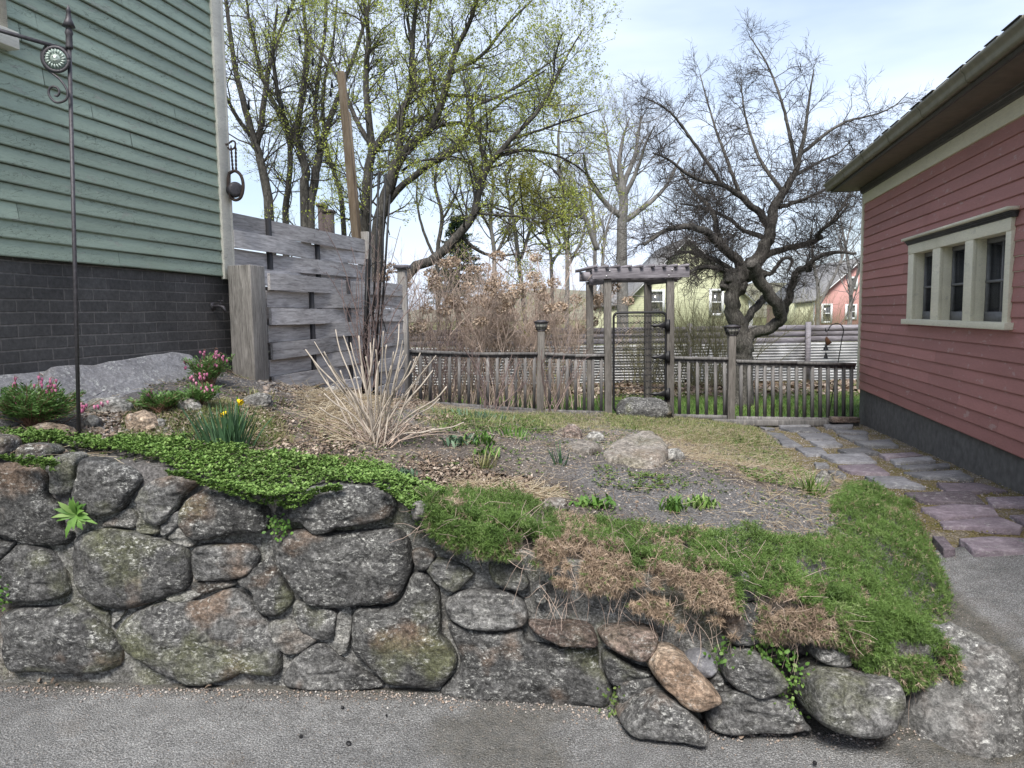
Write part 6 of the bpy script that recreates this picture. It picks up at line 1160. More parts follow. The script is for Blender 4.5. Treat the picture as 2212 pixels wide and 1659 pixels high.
mb = MB(); pebbles(mb, scatter_poly([(170, 880), (300, 865), (420, 870), (440, 900), (380, 945), (200, 950)], 1400), .005, .02); pebbles(mb, scatter_poly(BED, 22000), .002, .009); pebbles(mb, scatter_poly([(560, 815), (720, 832), (700, 860), (560, 850)], 300), .01, .035)
solo('gravel', mb, MT['pebble'], 'grey and tan gravel strewn over the garden soil', 'gravel', kind='stuff')
mb = MB(); p = rng.uniform([1.6, 4.3], [4.6, 9.8], (26000, 2)); p = p[(abs(((p[:, 0] - rx_) * nR[0] + (p[:, 1] - ry_) * nR[1])) < 2.2)]; p = np.column_stack([p, zpath(p[:, 0], p[:, 1]) + .002]); pebbles(mb, p, .002, .007); solo('path_gravel', mb, MT['pebble'], 'fine gravel between the slate slabs of the path', 'gravel', kind='stuff')
mb = MB(); p = rng.uniform([-3.5, 1.8], [3.6, 4.1], (26000, 2)); p = p[p[:, 1] < np.where(p[:, 0] < 1.8, Yw(p[:, 0]) + .02, 5)]; p = np.column_stack([p, asph(p[:, 0], p[:, 1]) + .002]); pebbles(mb, p, .0012, .0032)
e = rng.uniform(-3, 2, 2500); pp = np.column_stack([e, Yw(e) - .02 - np.abs(rng.normal(0, .05, 2500))]); pp = np.column_stack([pp, asph(pp[:, 0], pp[:, 1]) + .003]); pebbles(mb, pp, .002, .008); solo('grit', mb, MT['pebble'], 'loose grit scattered on the asphalt along the wall foot', 'grit', kind='stuff')
# ================================================================ LITTER
MT['litter'] = attrmat('dead leaves', [(0, (.075, .055, .045)), (.4, (.16, .12, .09)), (.75, (.26, .20, .155)), (1, (.42, .36, .30))]); MT['straw'] = attrmat('straw', [(0, (.22, .16, .10)), (.5, (.38, .31, .21)), (1, (.52, .46, .35))])
def flat_leaves(mb, p, s0, s1, lift=.01, tilt=.35):
    n = len(p); a = rng.uniform(0, 6.28, n); d = np.stack([np.cos(a), np.sin(a), rng.normal(0, tilt, n)], 1); nr = unit(np.stack([rng.normal(0, .5, n), rng.normal(0, .5, n), np.ones(n)], 1)); s = rng.uniform(s0, s1, n); mb.leaves(p + [0, 0, lift] * rng.uniform(.3, 1.6, (n, 1)), d, nr, s, s * rng.uniform(.3, .7, n), a=rng.random(n), fold=.12); return mb
def straws(mb, p, l0, l1, w=.0012, lift=.012, tilt=.15):
    n = len(p); a = rng.uniform(0, 6.28, n); d = unit(np.stack([np.cos(a), np.sin(a), rng.normal(.02, tilt, n)], 1)); l = rng.uniform(l0, l1, n); q, r = grow(p + [0, 0, lift], d, l, rng.uniform(.6, 1.4, n) * w, 4, .14, -.05, .6); nn = len(q); mb.segs(q[:, :-1].reshape(-1, 3), q[:, 1:].reshape(-1, 3), r[:, :-1].ravel(), r[:, 1:].ravel(), 3, a=np.repeat(rng.random(nn), 4)); return mb
mb = MB(); lp_ = scatter_poly([(500, 850), (740, 840), (930, 870), (1030, 930), (1040, 1030), (820, 1030), (600, 1010), (520, 960)], 24000); flat_leaves(mb, lp_[vnoise(lp_ * [1, 1, 0], 3, 3) > -.08], .008, .028); flat_leaves(mb, scatter_poly(BED, 12000), .005, .02)
flat_leaves(mb, scatter_poly([(180, 900), (400, 860), (450, 940), (200, 955)], 1200), .012, .035); flat_leaves(mb, scatter_poly([(900, 1000), (1150, 1030), (1150, 1080), (930, 1060)], 1600), .01, .035); flat_leaves(mb, scatter_poly([(1290, 880), (1340, 880), (1440, 905), (1300, 905)], 500), .02, .05)
solo('leaf_litter', mb, MT['litter'], 'brown dead leaves and chips littering the garden bed', 'leaf litter', kind='stuff')
mb = MB(); straws(mb, scatter_poly(BED, 6500), .03, .14); straws(mb, scatter_poly([(1400, 920), (1640, 935), (1720, 1000), (1780, 1060), (1600, 1040), (1450, 980)], 3800), .03, .12, .0012, .015, .2); straws(mb, scatter_poly([(1640, 1070), (1780, 1050), (1820, 1150), (1760, 1190), (1640, 1170), (1600, 1110)], 260), .05, .16, .0014, .012, .2)
straws(mb, scatter_poly([(980, 1040), (1200, 1060), (1200, 1085), (980, 1070)], 1200), .04, .14, .0015); straws(mb, scatter_poly([(640, 850), (800, 860), (830, 950), (700, 960)], 1500), .05, .22, .002, .02, .25); straws(mb, scatter_poly([(1780, 1010), (1900, 1060), (1850, 1120), (1760, 1080)], 700), .04, .14, .0011, .02, .3)
solo('straw', mb, MT['straw'], 'bleached straw and dead stalks lying over the garden soil', 'straw', kind='stuff')
mb = MB(); n_ = 5200; p = np.column_stack([rng.uniform(-3, 9.5, n_), rng.uniform(13.6, 16.8, n_)]); p = np.column_stack([p, lz(p[:, 0], p[:, 1])]); flat_leaves(mb, p, .06, .14, .02); solo('fallen_leaves', mb, MT['litter'], 'rusty fallen leaves along the foot of the corrugated back fence', 'leaf litter', kind='stuff')
# ================================================================ GRASS AND LOW GREENS
MT['grass'] = foliage('grass blades', (.06, .12, .02), (.12, .20, .04), (.24, .26, .10)); MT['grassdry'] = foliage('yellowing grass', (.15, .17, .06), (.27, .26, .12), (.42, .37, .22)); MT['weed'] = foliage('small weeds', (.07, .12, .03), (.13, .19, .05), (.22, .26, .10))
def bl(mb, p, l0, l1, w, lean=.5, droop=.6):
    n = len(p); d = unit(rng.normal(0, lean, (n, 3)) * [1, 1, 0] + [0, 0, 1.]); mb.blades(p, d, rng.uniform(l0, l1, n), w, rng.uniform(0, droop, n), a=rng.random(n), seg=2); return mb
mb = MB(); bl(mb, scatter_poly([(1300, 893), (1460, 902), (1630, 925), (1690, 970), (1500, 960), (1330, 925)], 13000), .02, .06, .0035, .8); bl(mb, scatter_poly([(1400, 930), (1600, 945), (1700, 985), (1730, 1010), (1550, 1000)], 3500), .015, .05, .003, .9); bl(mb, scatter_poly([(270, 870), (440, 860), (600, 900), (640, 960), (430, 960), (260, 960)], 9000), .015, .05, .0025, .7)
bl(mb, scatter_poly([(900, 880), (1160, 890), (1300, 895), (1330, 930), (1100, 930), (900, 920)], 8000), .02, .07, .003, .8); solo('yellowing_grass', mb, MT['grassdry'], 'thin yellowing grass along the back and left parts of the bed', 'grass', kind='stuff')
mb = MB(); bl(mb, scatter_poly([(1300, 893), (1460, 902), (1630, 925), (1690, 970), (1500, 960), (1330, 925)], 7000), .02, .06, .0035, .8); bl(mb, scatter_poly([(1450, 935), (1620, 950), (1720, 985), (1740, 1015), (1600, 1000)], 2500), .015, .045, .003, .9); bl(mb, scatter_poly([(930, 885), (1160, 892), (1280, 905), (1100, 935), (930, 925)], 4000), .02, .06, .003, .8); bl(mb, scatter_poly([(270, 880), (420, 870), (600, 920), (600, 970), (430, 965), (260, 955)], 5000), .015, .045, .0028, .8); solo('green_grass', mb, MT['grass'], 'short green grass mixed through the rim of the bed', 'grass', kind='stuff')
mb = MB(); n_ = 60000; p = np.column_stack([rng.uniform(-2.6, 7.5, n_), rng.uniform(9.9, 14.3, n_) ]); p = np.column_stack([p, lz(p[:, 0], p[:, 1])]); bl(mb, p, .03, .085, .006, .6, .5); solo('lawn_grass', mb, MT['grass'], 'green lawn grass beyond the railing', 'grass', kind='stuff')
def rosettes(mb, p, k, s0, s1, up=.5, wr=.45, shape='diamond'):
    n = len(p); P_ = np.repeat(p, k, 0); a = rng.uniform(0, 6.28, n * k); d = unit(np.stack([np.cos(a), np.sin(a), rng.uniform(.1, up * 2, n * k)], 1)); s = np.repeat(rng.uniform(s0, s1, n), k) * rng.uniform(.7, 1.2, n * k)
    nr = unit(np.array([0, 0, 1.]) - d * d[:, 2:3] + rng.normal(0, .15, d.shape)); mb.leaves(P_, d, nr, s, s * wr, a=np.clip(np.repeat(rng.random(n), k) * .7 + rng.random(n * k) * .3, 0, 1), shape=shape, fold=.1 if shape != 'diamond' else 0); return mb
mb = MB(); wp = scatter_poly(BED, 15000); wp = wp[vnoise(wp * [1, 1, 0], 2.6, 3) > .02]; rosettes(mb, wp + [0, 0, .006], 6, .007, .02); 
for pl_, n_ in (([(1280, 1010), (1480, 1030), (1500, 1060), (1400, 1070), (1280, 1050)], 220), ([(1590, 1010), (1700, 1030), (1720, 1060), (1620, 1040)], 260), ([(640, 1000), (760, 990), (820, 1010), (700, 1030)], 500), ([(950, 890), (1150, 900), (1200, 940), (950, 940)], 1500), ([(1560, 950), (1640, 940), (1720, 1000), (1760, 1040), (1690, 1020)], 800)): rosettes(mb, scatter_poly(pl_, n_) + [0, 0, .01], 7, .010, .026)
solo('seedlings', mb, MT['weed'], 'tiny weeds and seedlings dotted over the garden soil', 'weeds', kind='stuff')
mb = MB(); n_ = 5200; p = np.column_stack([rng.uniform(1.8, 4.6, n_), rng.uniform(4.3, 9.7, n_)]); dd_ = abs((p[:, 0] - rx_) * nR[0] + (p[:, 1] - ry_) * nR[1]); p = p[(dd_ < 2.1)]; p = p[vnoise(np.column_stack([p, p[:, 0] * 0]), 3, 2) > .0]; p = np.column_stack([p, zpath(p[:, 0], p[:, 1]) + .004]); rosettes(mb, p, 6, .006, .016); solo('path_moss', mb, foliage('mossy weeds', (.13, .13, .03), (.21, .19, .05), (.26, .24, .12)), 'olive moss and weeds in the joints of the slate path', 'moss', kind='stuff')
# ---- ground-cover mats
def edge_surface(X, s, over=.03, ytop=.08):
    """s >= 0: on the bed, s metres behind the wall's edge; s < 0: hanging down the wall's face"""
    ye = Yw(X) + ytop; zt_ = terr(X, ye + .05); on = s >= 0; y = np.where(on, ye + s, ye - over - .06 + .1 * (zt_ + s) * 0 + s * .02); z = np.where(on, terr(X, ye + s), zt_ + s)
    bl_ = np.clip((s + .06) / .14, 0, 1)[:, None]; nr = unit(np.array([0, -1, .35]) * (1 - bl_) + np.array([0, -.12, 1.]) * bl_); y = np.where(on, y, y); return np.stack([X, y, z], 1), nr
# round-leaved mat on the left
MT['mat'] = foliage('round green leaves', (.10, .19, .04), (.21, .33, .09), (.33, .43, .16), noise_scale=6)
MATL = [(-60, 975), (20, 946), (90, 940), (170, 952), (300, 955), (430, 965), (520, 985), (620, 995), (690, 1018), (760, 1010), (850, 1028), (930, 1048), (960, 1080), (930, 1110), (880, 1112), (840, 1062), (700, 1052), (640, 1068), (580, 1082), (520, 1066), (440, 1038), (380, 1024), (310, 1000), (250, 988), (150, 976), (20, 975), (-60, 985)]
mb = MB(); p = scatter_poly(MATL, 8200); p = p[vnoise(p + 21, 9, 2) > -.40]; th = .045 + .03 * vnoise(p * [1, 1, 0], 5, 2); edge = np.clip((p[:, 1] - Yw(p[:, 0]) - .02) / .10, .0, 1); p[:, 2] += th * (rng.uniform(.35, 1.0, len(p))) * (.3 + .7 * edge) + .008
rosettes(mb, p, 8, .006, .019, .8, .60, 'leaf')
X = rng.uniform(-3, -.25, 9000); dl = np.interp(X, [-3, -2.2, -2.05, -1.9, -1.7, -1.5, -1.2, -1.02, -.92, -.80, -.6, -.45, -.38, -.30, -.25], [.0, .0, .03, .0, .0, .0, .03, .06, .06, .01, .0, .02, .10, .14, .10]) * (1 + .5 * vnoise(np.stack([X, X * 0, X * 0], 1), 6, 2)); s = -dl * rng.random(len(X)); k = dl > .006; q, nr = edge_surface(X[k], s[k]); q = q + nr * rng.uniform(.0, .04, (k.sum(), 1)); rosettes(mb, q[::3], 8, .006, .017, .6, .62, 'leaf')
solo('creeping_mat', mb, MT['mat'], 'bright green round-leaved ground cover spilling over the left wall top', 'ground cover', kind='stuff')
# phlox
MT['phlox'] = foliage('phlox needles', (.07, .13, .032), (.155, .25, .065), (.31, .38, .17), noise_scale=5); MT['dead'] = foliage('dead phlox', (.20, .145, .10), (.43, .33, .245), (.64, .54, .43), trans=.1)
def needles(mb, p, nr, k, l0, l1, w, spread=.9, stem=.03, tone=0.):
    cn_ = .5 + .9 * vnoise(p + 40, 22, 2)
    """little upright shoots carrying whorls of needles"""
    n = len(p); d = unit(nr + rng.normal(0, spread * .55, (n, 3))); P_ = np.repeat(p, k, 0) + np.repeat(d, k, 0) * (rng.random((n * k, 1)) * stem); D_ = unit(np.repeat(d, k, 0) * .55 + unit(rng.normal(size=(n * k, 3)))); ln = rng.uniform(l0, l1, n * k)
    a_ = np.clip(np.repeat(cn_ * .55 + rng.random(n) * .25, k) + rng.random(n * k) * .2 + tone, 0, 1); mb.leaves(P_, D_, rnd_perp(D_), ln, w, a=a_, shape='needle'); return mb
PHL = [(905, 1090), (960, 1058), (1060, 1072), (1150, 1085), (1180, 1112), (1250, 1120), (1330, 1135), (1420, 1142), (1500, 1150), (1600, 1162), (1680, 1165), (1760, 1175), (1800, 1140), (1790, 1085), (1830, 1050), (1880, 1042), (1940, 1060), (1985, 1100), (2020, 1170), (2045, 1240), (2066, 1310), (2062, 1360), (2020, 1400), (1960, 1400), (1900, 1380), (1750, 1350), (1500, 1260), (1300, 1245), (1100, 1215), (930, 1150)]
mb = MB(); md_ = MB(); p = scatter_poly(PHL, 30000); p = p[p[:, 1] > Yw(p[:, 0]) + .02]
e2 = np.array([onsurf(x, y, terr, .5) for x, y in PHL])[:, :2]
dmin = np.full(len(p), 9.)
for a, b in zip(e2, np.roll(e2, -1, 0)):
    ab = b - a; t = np.clip(((p[:, :2] - a) @ ab) / (ab @ ab + 1e-9), 0, 1)[:, None]; dmin = np.minimum(dmin, np.linalg.norm(p[:, :2] - a - t * ab, axis=1))
dmin = np.maximum(dmin + .03 * vnoise(p + 31, 12, 2), 0); p = p[(vnoise(p + 17, 15, 2) > -.34) | (rng.random(len(p)) < .3)] if False else p; cl = vnoise(p * [1, 1, 0] + 5, 7.0, 3) + .45 * vnoise(p * [1, 1, 0] + 8, 26, 2); th = np.clip(dmin / .12, .15, 1) * (.065 + .085 * cl); front = p[:, 1] < Yw(p[:, 0]) + .2; th = np.where(front, np.maximum(th, .05), th)
nr = unit(np.stack([vnoise(p + 2, 7, 2) * .8, -.25 + vnoise(p + 7, 7, 2) * .8, np.ones(len(p))], 1)); p2 = p + nr * (th * rng.uniform(.35, 1, len(p)))[:, None]
brown = ((vnoise(p * [1, 1, 0] + 9, 5.5, 3) > .26) & (rng.random(len(p)) < .7)) | (rng.random(len(p)) < .07); gapk = (vnoise(p + 17, 17, 2) < -.30) & (rng.random(len(p)) < .8) | (dmin < .012); p2 = p2[~gapk]; nr = nr[~gapk]; brown = brown[~gapk]; needles(mb, p2[~brown], nr[~brown], 13, .010, .026, .0027, tone=0.); needles(md_, p2[brown], nr[brown], 12, .011, .020, .0024)
n_ = 26000; X = rng.uniform(-.36, 1.66, n_)
dg = np.interp(X, [-.36, -.25, -.1, .1, .25, .4, .6, .8, 1.0, 1.2, 1.4, 1.6, 1.75, 2.0], [.05, .12, .10, .09, .12, .16, .20, .20, .17, .17, .20, .10, .05, .05]) * (1 + .35 * vnoise(np.stack([X, X * 0, X * 0], 1), 5, 3))
t = rng.random(n_); s = .06 - (dg + .06) * t; q, nr = edge_surface(X, s); 
wx = np.interp(X, [.0, .12, .2, .40, .46, .55, .7, .78, .84, .9, .97, 1.05, 1.12, 1.3], [0, .2, .9, .9, .3, .8, 1.0, .7, .05, .05, .8, .7, .2, 0.0]); br = (t > .62 - .55 * wx + .25 * vnoise(q + 3, 8, 2) + .42 * vnoise(q + 13, 20, 2)) & (rng.random(n_) < .25 + .67 * (wx > .15)); gap = (wx < .06) & (X > .82) & (X < .92) & (t > .3)
hole = (vnoise(q + 11, 16, 2) < -.12) & (t > .35); keep = ~gap & ~hole & ((X > 1.42) | (q[:, 2] > .12)); bulge = .03 + .06 * np.sin(np.clip(t, 0, 1) * 2.6) + .06 * vnoise(q, 9, 3); q = q + nr * (bulge * rng.uniform(.2, 1, n_))[:, None]
hang = unit(np.array([0, -.8, -.35])); kg = keep & ~br; kb = keep & br; needles(mb, q[kg], nr[kg] * .6 + hang * .4, 12, .011, .021, .0026, 1.0); needles(md_, q[kb], nr[kb] * .4 + hang * .6, 13, .014, .030, .0026, 1.5, .02)
# right-hand flank rolling down to the asphalt
solo('creeping_phlox', mb, MT['phlox'], 'green needle-leaved phlox carpet spilling over the right half of the wall', 'ground cover', kind='stuff'); solo('dead_phlox', md_, MT['dead'], 'brown dead phlox thatch hanging over the right half of the wall', 'ground cover', kind='stuff')
mb = MB(); n_ = 170; X = rng.uniform(.1, 1.7, n_); q, nr = edge_surface(X, -rng.uniform(.0, .2, n_)); d = unit(np.stack([rng.normal(0, .5, n_), -np.abs(rng.normal(.3, .3, n_)), -rng.uniform(.4, 1.2, n_)], 1)); pq, pr_ = grow(q, d, rng.uniform(.05, .18, n_), np.full(n_, .0014), 5, .2, -.4, .5); add_paths(mb, pq, pr_)
n_ = 260; X = rng.uniform(-.4, 1.2, n_); q, nr = edge_surface(X, rng.uniform(-.1, .1, n_)); d = unit(rng.normal(size=(n_, 3)) + [0, -.5, .2]); pq, pr_ = grow(q + nr * .05, d, rng.uniform(.05, .2, n_), np.full(n_, .0013), 5, .25, -.2, .5); add_paths(mb, pq, pr_); solo('hanging_stems', mb, MT['dry'], 'dry runners hanging from the phlox over the stones', 'runners', kind='stuff')
# ================================================================ SINGLE PLANTS
def clump(name, label, cat, px, py, n, l0, l1, w, mt_, lean=.35, droop=.4, rad=.03, f=terr, group=None, seg=4, z=.8):
    b = onsurf(px, py, f, z); t = MB(); p = b + rng.normal(0, rad, (n, 3)) * [1, .8, 0]; p[:, 2] = f(p[:, 0], p[:, 1]) - .005; o = (p - b)[:, :2] / max(rad, 1e-3) * .25; d = unit(np.column_stack([o + rng.normal(0, lean, (n, 2)), np.ones(n)])); t.blades(p, d, rng.uniform(l0, l1, n), w, rng.uniform(0, droop, n), a=rng.random(n), seg=seg); return solo(name, t, mt_, label, cat, base=b, group=group)
MT['daff'] = foliage('blue-green blades', (.045, .10, .05), (.085, .17, .085), (.15, .25, .13), noise_scale=12); MT['leafg'] = foliage('fresh green leaves', (.07, .16, .03), (.14, .27, .055), (.24, .36, .11)); MT['bluegreen'] = foliage('blue-green leaves', (.08, .15, .09), (.15, .24, .15), (.25, .33, .22))
db = onsurf(492, 972, terr, .95); dt = thing('daffodils', 'dense clump of blue-green daffodil leaves with two yellow blooms on the left of the bed', 'daffodils', db); mb = MB(); n_ = 120; p = db + np.stack([rng.normal(0, .055, n_), rng.normal(0, .035, n_), np.zeros(n_)], 1); d = unit(np.column_stack([(p - db)[:, :2] * 3.0 + rng.normal(0, .10, (n_, 2)), np.ones(n_)])); mb.blades(p, d, rng.uniform(.16, .265, n_), rng.uniform(.009, .013, n_), rng.uniform(0, .45, n_), a=rng.random(n_), seg=5); part('leaves', mb, MT['daff'], dt)
MT['yellow'] = plain('daffodil yellow', (.80, .58, .02), .5, 0, .1)
for x, y, st, tilt in ((488, 889, db, -.2), (513, 864, db + [.0, .05, 0], .9)):
    c = P(x, y, db[1] - .02); mb = MB(); s0 = st + [(c[0] - st[0]) * .6, 0, 0]; mb.tube([s0, (s0 + c) / 2 + [.005, 0, .01], c + [0, 0, .012], c], .0035, 6, n=8); part('stem', mb, MT['leafg'], dt, True); ax = unit(np.array([tilt, -.6, -.45])); mb = MB(); mb.lathe(c, [(.004, 0), (.009, .01), (.010, .02), (.013, .032)], 12, ax=ax); ang = np.arange(6) * math.pi / 3; u_ = unit(np.cross(ax, [0, 0, 1.])); v_ = np.cross(ax, u_)
    dd = np.array([u_ * math.cos(a) * .55 + v_ * math.sin(a) * .55 + ax * .9 for a in ang]); mb.leaves(np.repeat(c[None], 6, 0), dd, np.repeat(ax[None], 6, 0), .034, .017, fold=.1); part('bloom', mb, MT['yellow'], dt, True)
MT['fern'] = foliage('ferny leaves', (.08, .17, .045), (.16, .29, .085), (.28, .40, .17), noise_scale=8); MT['pink'] = foliage('pink hearts', (.45, .12, .24), (.58, .20, .34), (.72, .42, .50), trans=.2)
def bleeding_heart(label, px, py, wpx, hpx, sprays, Yf=None, n_fr=46, tone=None):
    b = onsurf(px, py, terr, 1.0); W_ = wpx / F * b[1] / 2; Hh = hpx / F * b[1]; t = thing('bleeding_heart', label, 'plant', b); mb = MB(); st = MB(); n_ = n_fr; a = rng.uniform(0, 6.28, n_); sp = rng.uniform(.2, 1, n_); p = b + rng.normal(0, .015, (n_, 3)) * [1, 1, 0]
    d = unit(np.stack([np.cos(a) * sp * W_ / Hh * 1.1, np.sin(a) * sp * .8, np.ones(n_) * .9], 1)); L_ = np.hypot(W_ * sp, Hh) * rng.uniform(.65, 1.0, n_); q, r = grow(p, d, L_, np.full(n_, .0022), 6, .08, -.5, .5); add_paths(st, q, r, 4)
    k = 46; tt = rng.uniform(2.2, 6, (n_, k)); i = np.minimum(tt.astype(int), 5); f = (tt - i)[..., None]; ar_ = np.arange(n_)[:, None]; c = (q[ar_, i] * (1 - f) + q[ar_, i + 1] * f); tang = unit(q[ar_, i + 1] - q[ar_, i]); side = unit(np.cross(tang, [0, 0, 1.])); sgn = np.where(rng.random((n_, k, 1)) < .5, -1, 1); wdt = rng.uniform(0, .055, (n_, k, 1)) * (1.1 - (tt[..., None] / 7)); c = c + side * sgn * wdt + rng.normal(0, .006, c.shape)
    dd = unit(tang + side * sgn * .9 + rng.normal(0, .25, c.shape)).reshape(-1, 3); c = c.reshape(-1, 3); nr_ = unit(np.array([0, 0, 1.]) + rng.normal(0, .35, c.shape)); mb.leaves(c, dd, nr_, rng.uniform(.018, .034, len(c)), rng.uniform(.005, .010, len(c)), a=rng.random(len(c)), shape='diamond'); part('leaves', mb, MT['fern'], t)
    for (x, y) in sprays:
        c = P(x, y, b[1] - .03); s0 = b + [(c[0] - b[0]) * .4, 0, .02]; st.tube([s0, (s0 + c) / 2 + [0, 0, .015], c + [0, 0, .035], c + [.02, 0, .03]], .0017, 4, n=8); fl = MB()
        for j in range(6):
            o = c + [rng.normal(0, .016), rng.normal(0, .012), rng.uniform(-.022, .022)]; w_ = .0058
            for s_ in (-1, 1): fl.prism([o + [0, 0, .013], o + [s_ * w_ * .8, 0, .012], o + [s_ * w_, 0, .005], o + [s_ * w_ * .4, 0, -.005], o + [0, 0, -.010]], (0, .006, 0), a=rng.random())
        part('flowers', fl, MT['pink'], t)
    part('stems', st, plain('reddish stalks', (.22, .12, .08), .7), t)
bleeding_heart('large ferny bleeding heart with pink flowers at the far left, behind the low brown rock', 75, 925, 210, 100, [(32, 830), (45, 862), (85, 825), (110, 832), (115, 840), (173, 885), (215, 880)], n_fr=150)
bleeding_heart('tall ferny bleeding heart with pink flowers by the brick foundation near the house corner', 452, 835, 95, 72, [(440, 768), (465, 765), (475, 775), (403, 790), (432, 790), (460, 792)], n_fr=60)
bleeding_heart('smaller bleeding heart clump with few flowers right behind the daffodils', 430, 882, 80, 55, [(445, 840), (438, 815), (420, 822)], n_fr=44)
bleeding_heart('sparse ferny clump with one pink spray in front of the ledge rock', 345, 890, 105, 50, [(325, 855)], n_fr=40)
bleeding_heart('dark leafy tuft without flowers at the foot of the boxed fence post', 515, 815, 62, 28, [], n_fr=24); bleeding_heart('dark leafy tuft without flowers right of the boxed fence post', 602, 825, 52, 28, [], n_fr=22)
# rosette growing in the wall joint
c = wallpt(166, 1112, .05); mb = MB(); n_ = 26; a = rng.uniform(0, 6.28, n_); d = unit(np.stack([np.cos(a), -.35 * np.ones(n_) + rng.normal(0, .15, n_), np.sin(a) * .75 + .15], 1)); mb.leaves(np.repeat(c[None], n_, 0), d, unit(np.array([0, -1, .6]) + 0 * d), rng.uniform(.055, .105, n_), rng.uniform(.018, .026, n_), a=rng.random(n_), fold=.10); solo('wall_rosette', mb, MT['leafg'], 'fresh green leafy rosette growing out of a joint in the wall, lower left', 'weed', base=c)
def leafy(label, px, py, n, l0, l1, w, mt_='leafg', lean=.7, cat='plant', name='leafy_plant', rad=.03, f=terr, lift=0.0):
    b = onsurf(px, py, f, .8); mb = MB(); p = b + rng.normal(0, rad, (n, 3)) * [1, .7, 0] + [0, 0, lift]; d = unit(rng.normal(0, lean, (n, 3)) * [1, 1, 0] + [0, 0, 1.]); nr_ = unit(np.cross(np.cross(d, [0, 0, 1.]) + 1e-3, d)); mb.leaves(p, d, nr_, rng.uniform(l0, l1, n), w, a=rng.random(n), fold=.10); return solo(name, mb, MT[mt_], label, cat, base=b)
leafy('blue-green tulip-like clump left of the twin green clumps', 992, 962, 34, .05, .11, .020, 'bluegreen', rad=.05); leafy('fresh green leafy clump, first right of the blue-green tulips', 1042, 962, 34, .05, .11, .018, rad=.045)
clump('daylily_clump', 'tuft of yellow-green sprouts with a red base in the centre of the bed', 'plant', 1046, 1012, 46, .06, .13, .006, MT['grassdry'], .22, .2, .035); leafy('low green leafy sprouts behind the red-based tuft', 1060, 985, 26, .04, .08, .015, rad=.05)
clump('iris_clump', 'short bright green clump of blades in the back centre of the bed', 'plant', 1105, 945, 60, .05, .10, .008, MT['leafg'], .2, .15, .06); clump('iris_clump', 'pointed blue-green iris fan left of the broad tan rock', 'plant', 1212, 1003, 16, .07, .16, .012, MT['daff'], .25, .2, .02)
leafy('ring of dark green leaves on bare soil behind the phlox', 1283, 1096, 50, .04, .08, .022, 'leafg', .9, rad=.045); leafy('bushy fresh green sprouts, left of a pair behind the phlox', 1453, 1104, 80, .05, .10, .013, rad=.03, lean=.5); leafy('bushy yellow-green sprouts, right of a pair behind the phlox', 1512, 1096, 80, .04, .08, .014, 'mat', rad=.035, lean=.6)
clump('grass_tuft', 'arching green grass tuft at the edge of the slate path', 'grass', 1752, 1068, 90, .09, .20, .006, MT['grass'], .40, .7, .035); leafy('grey-green woolly clump above the top flat wall stone', 868, 1030, 70, .03, .06, .012, 'bluegreen', .6, rad=.04)
clump('snowdrops', 'patch of green and white shoots in the back left of the bed', 'plant', 1035, 905, 110, .04, .11, .010, MT['bluegreen'], .25, .3, .16, z=.6); clump('daffodil_shoots', 'single short spike of leaves left of the daffodils', 'plant', 425, 968, 9, .05, .12, .010, MT['daff'], .15, .1, .015); clump('iris_clump', 'yellow-green sprouts beneath the lower woven fence', 'plant', 560, 862, 60, .04, .08, .008, MT['grassdry'], .4, .3, .10)
leafy('low yellow-green weeds in a dip of the soil right of the tan rock', 1490, 1095, 30, .02, .05, .012, 'weed', rad=.06)
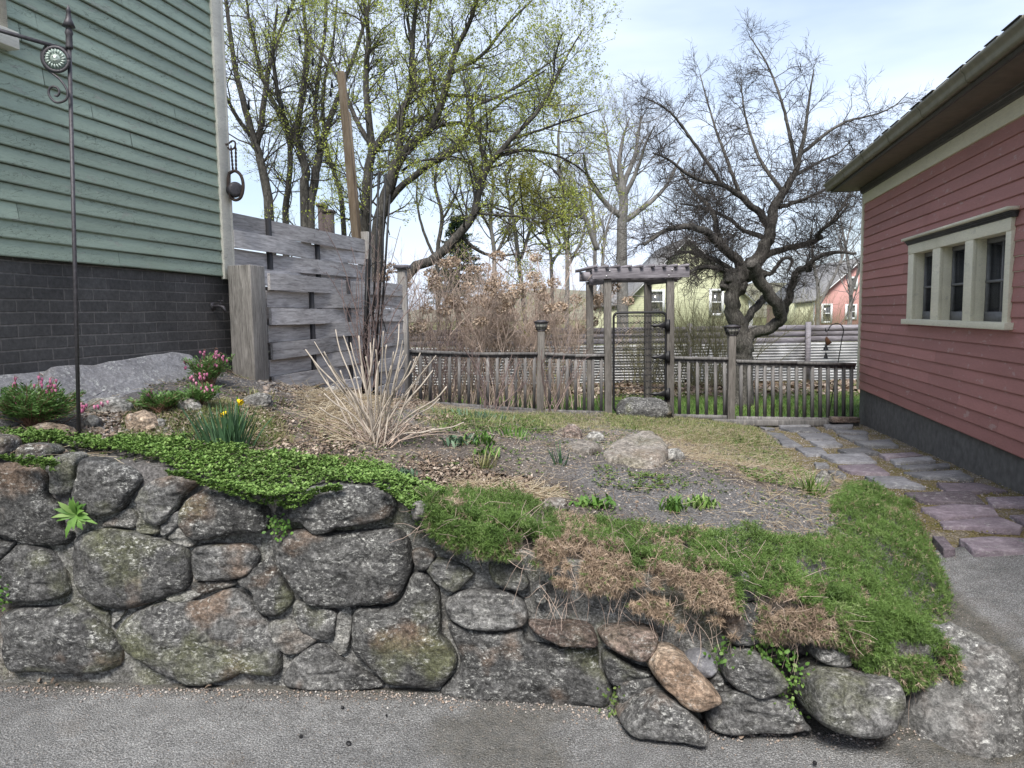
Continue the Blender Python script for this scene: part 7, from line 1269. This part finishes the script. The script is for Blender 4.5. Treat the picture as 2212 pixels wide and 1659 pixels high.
# weeds in the dry stones
def wallweed(label, px, py, n, s, mt_, rx=.05, rz=.04): 
    c = wallpt(px, py, .06); mb = MB(); p = c + rng.normal(0, 1, (n, 3)) * [rx, .02, rz]; d = unit(rng.normal(size=(n, 3)) + [0, -.7, .4]); mb.leaves(p, d, unit(np.array([0, -1., .5]) + rng.normal(0, .3, (n, 3))), s * rng.uniform(.7, 1.3, n), s * .75, a=rng.random(n), fold=.08); return solo('stonecrop', mb, MT[mt_], label, 'weed', base=c)
wallweed('thick green round-leaved weeds above the dark oval stone of the wall', 1668, 1415, 170, .018, 'leafg', .055, .04); wallweed('green weeds beside the small blue-grey wall stone', 1568, 1418, 60, .018, 'leafg', .03, .03); wallweed('yellow-green weeds between the dark oval stone and the banded boulder', 1712, 1492, 110, .015, 'mat', .04, .055)
wallweed('small green weeds in the joint under the top flat stone', 605, 1140, 70, .016, 'leafg', .025, .03); wallweed('dark green weed tuft at the far left edge of the wall', 3, 1290, 60, .018, 'leafg', .02, .03); wallweed('tiny weeds at the left top of the wall below the ground cover', 108, 1002, 30, .016, 'mat', .02, .015); wallweed('weeds at the wall foot left of the wedge stone on the asphalt', 1325, 1525, 50, .014, 'weed', .025, .04)
mb = MB(); c = G(1515, 1590, 0.0); pts = [G(1385, 1583, .01), G(1420, 1590, .015), G(1450, 1592, .01)]
flat_leaves(mb, np.array([G(x, y, .005) for x, y in ((1365, 1582), (1380, 1585), (1430, 1590), (1520, 1590), (1530, 1575), (1525, 1560), (95, 1482), (110, 1480), (85, 1478), (120, 1485), (175, 1480), (300, 1490), (1600, 1600), (440, 1495))]), .02, .05, .008); solo('stray_leaves', mb, MT['litter'], 'a few curled brown leaves lying on the asphalt by the wall', 'leaves', kind='stuff')
mb = MB(); 
for x, y, s_ in ((753, 1605, 12), (650, 1590, 8), (740, 1528, 8), (835, 1545, 5), (1760, 1648, 9)): c = G(x, y, .006); V, T, Q, A_ = rock(c, (s_ / F * 2.8, s_ / F * 2.6, .012), x).arrays(); mb.add(V, Q=Q)
solo('dark_crumbs', mb, MT['black'], 'black crumbs of tar lying on the asphalt', 'debris', kind='stuff')
clump('verge_weeds', 'green weeds growing at the asphalt edge right of the corner boulder', 'weed', 2105, 1425, 40, .02, .06, .008, MT['weed'], .7, .5, .06, f=lambda x, y: asph(x, y), z=.1)
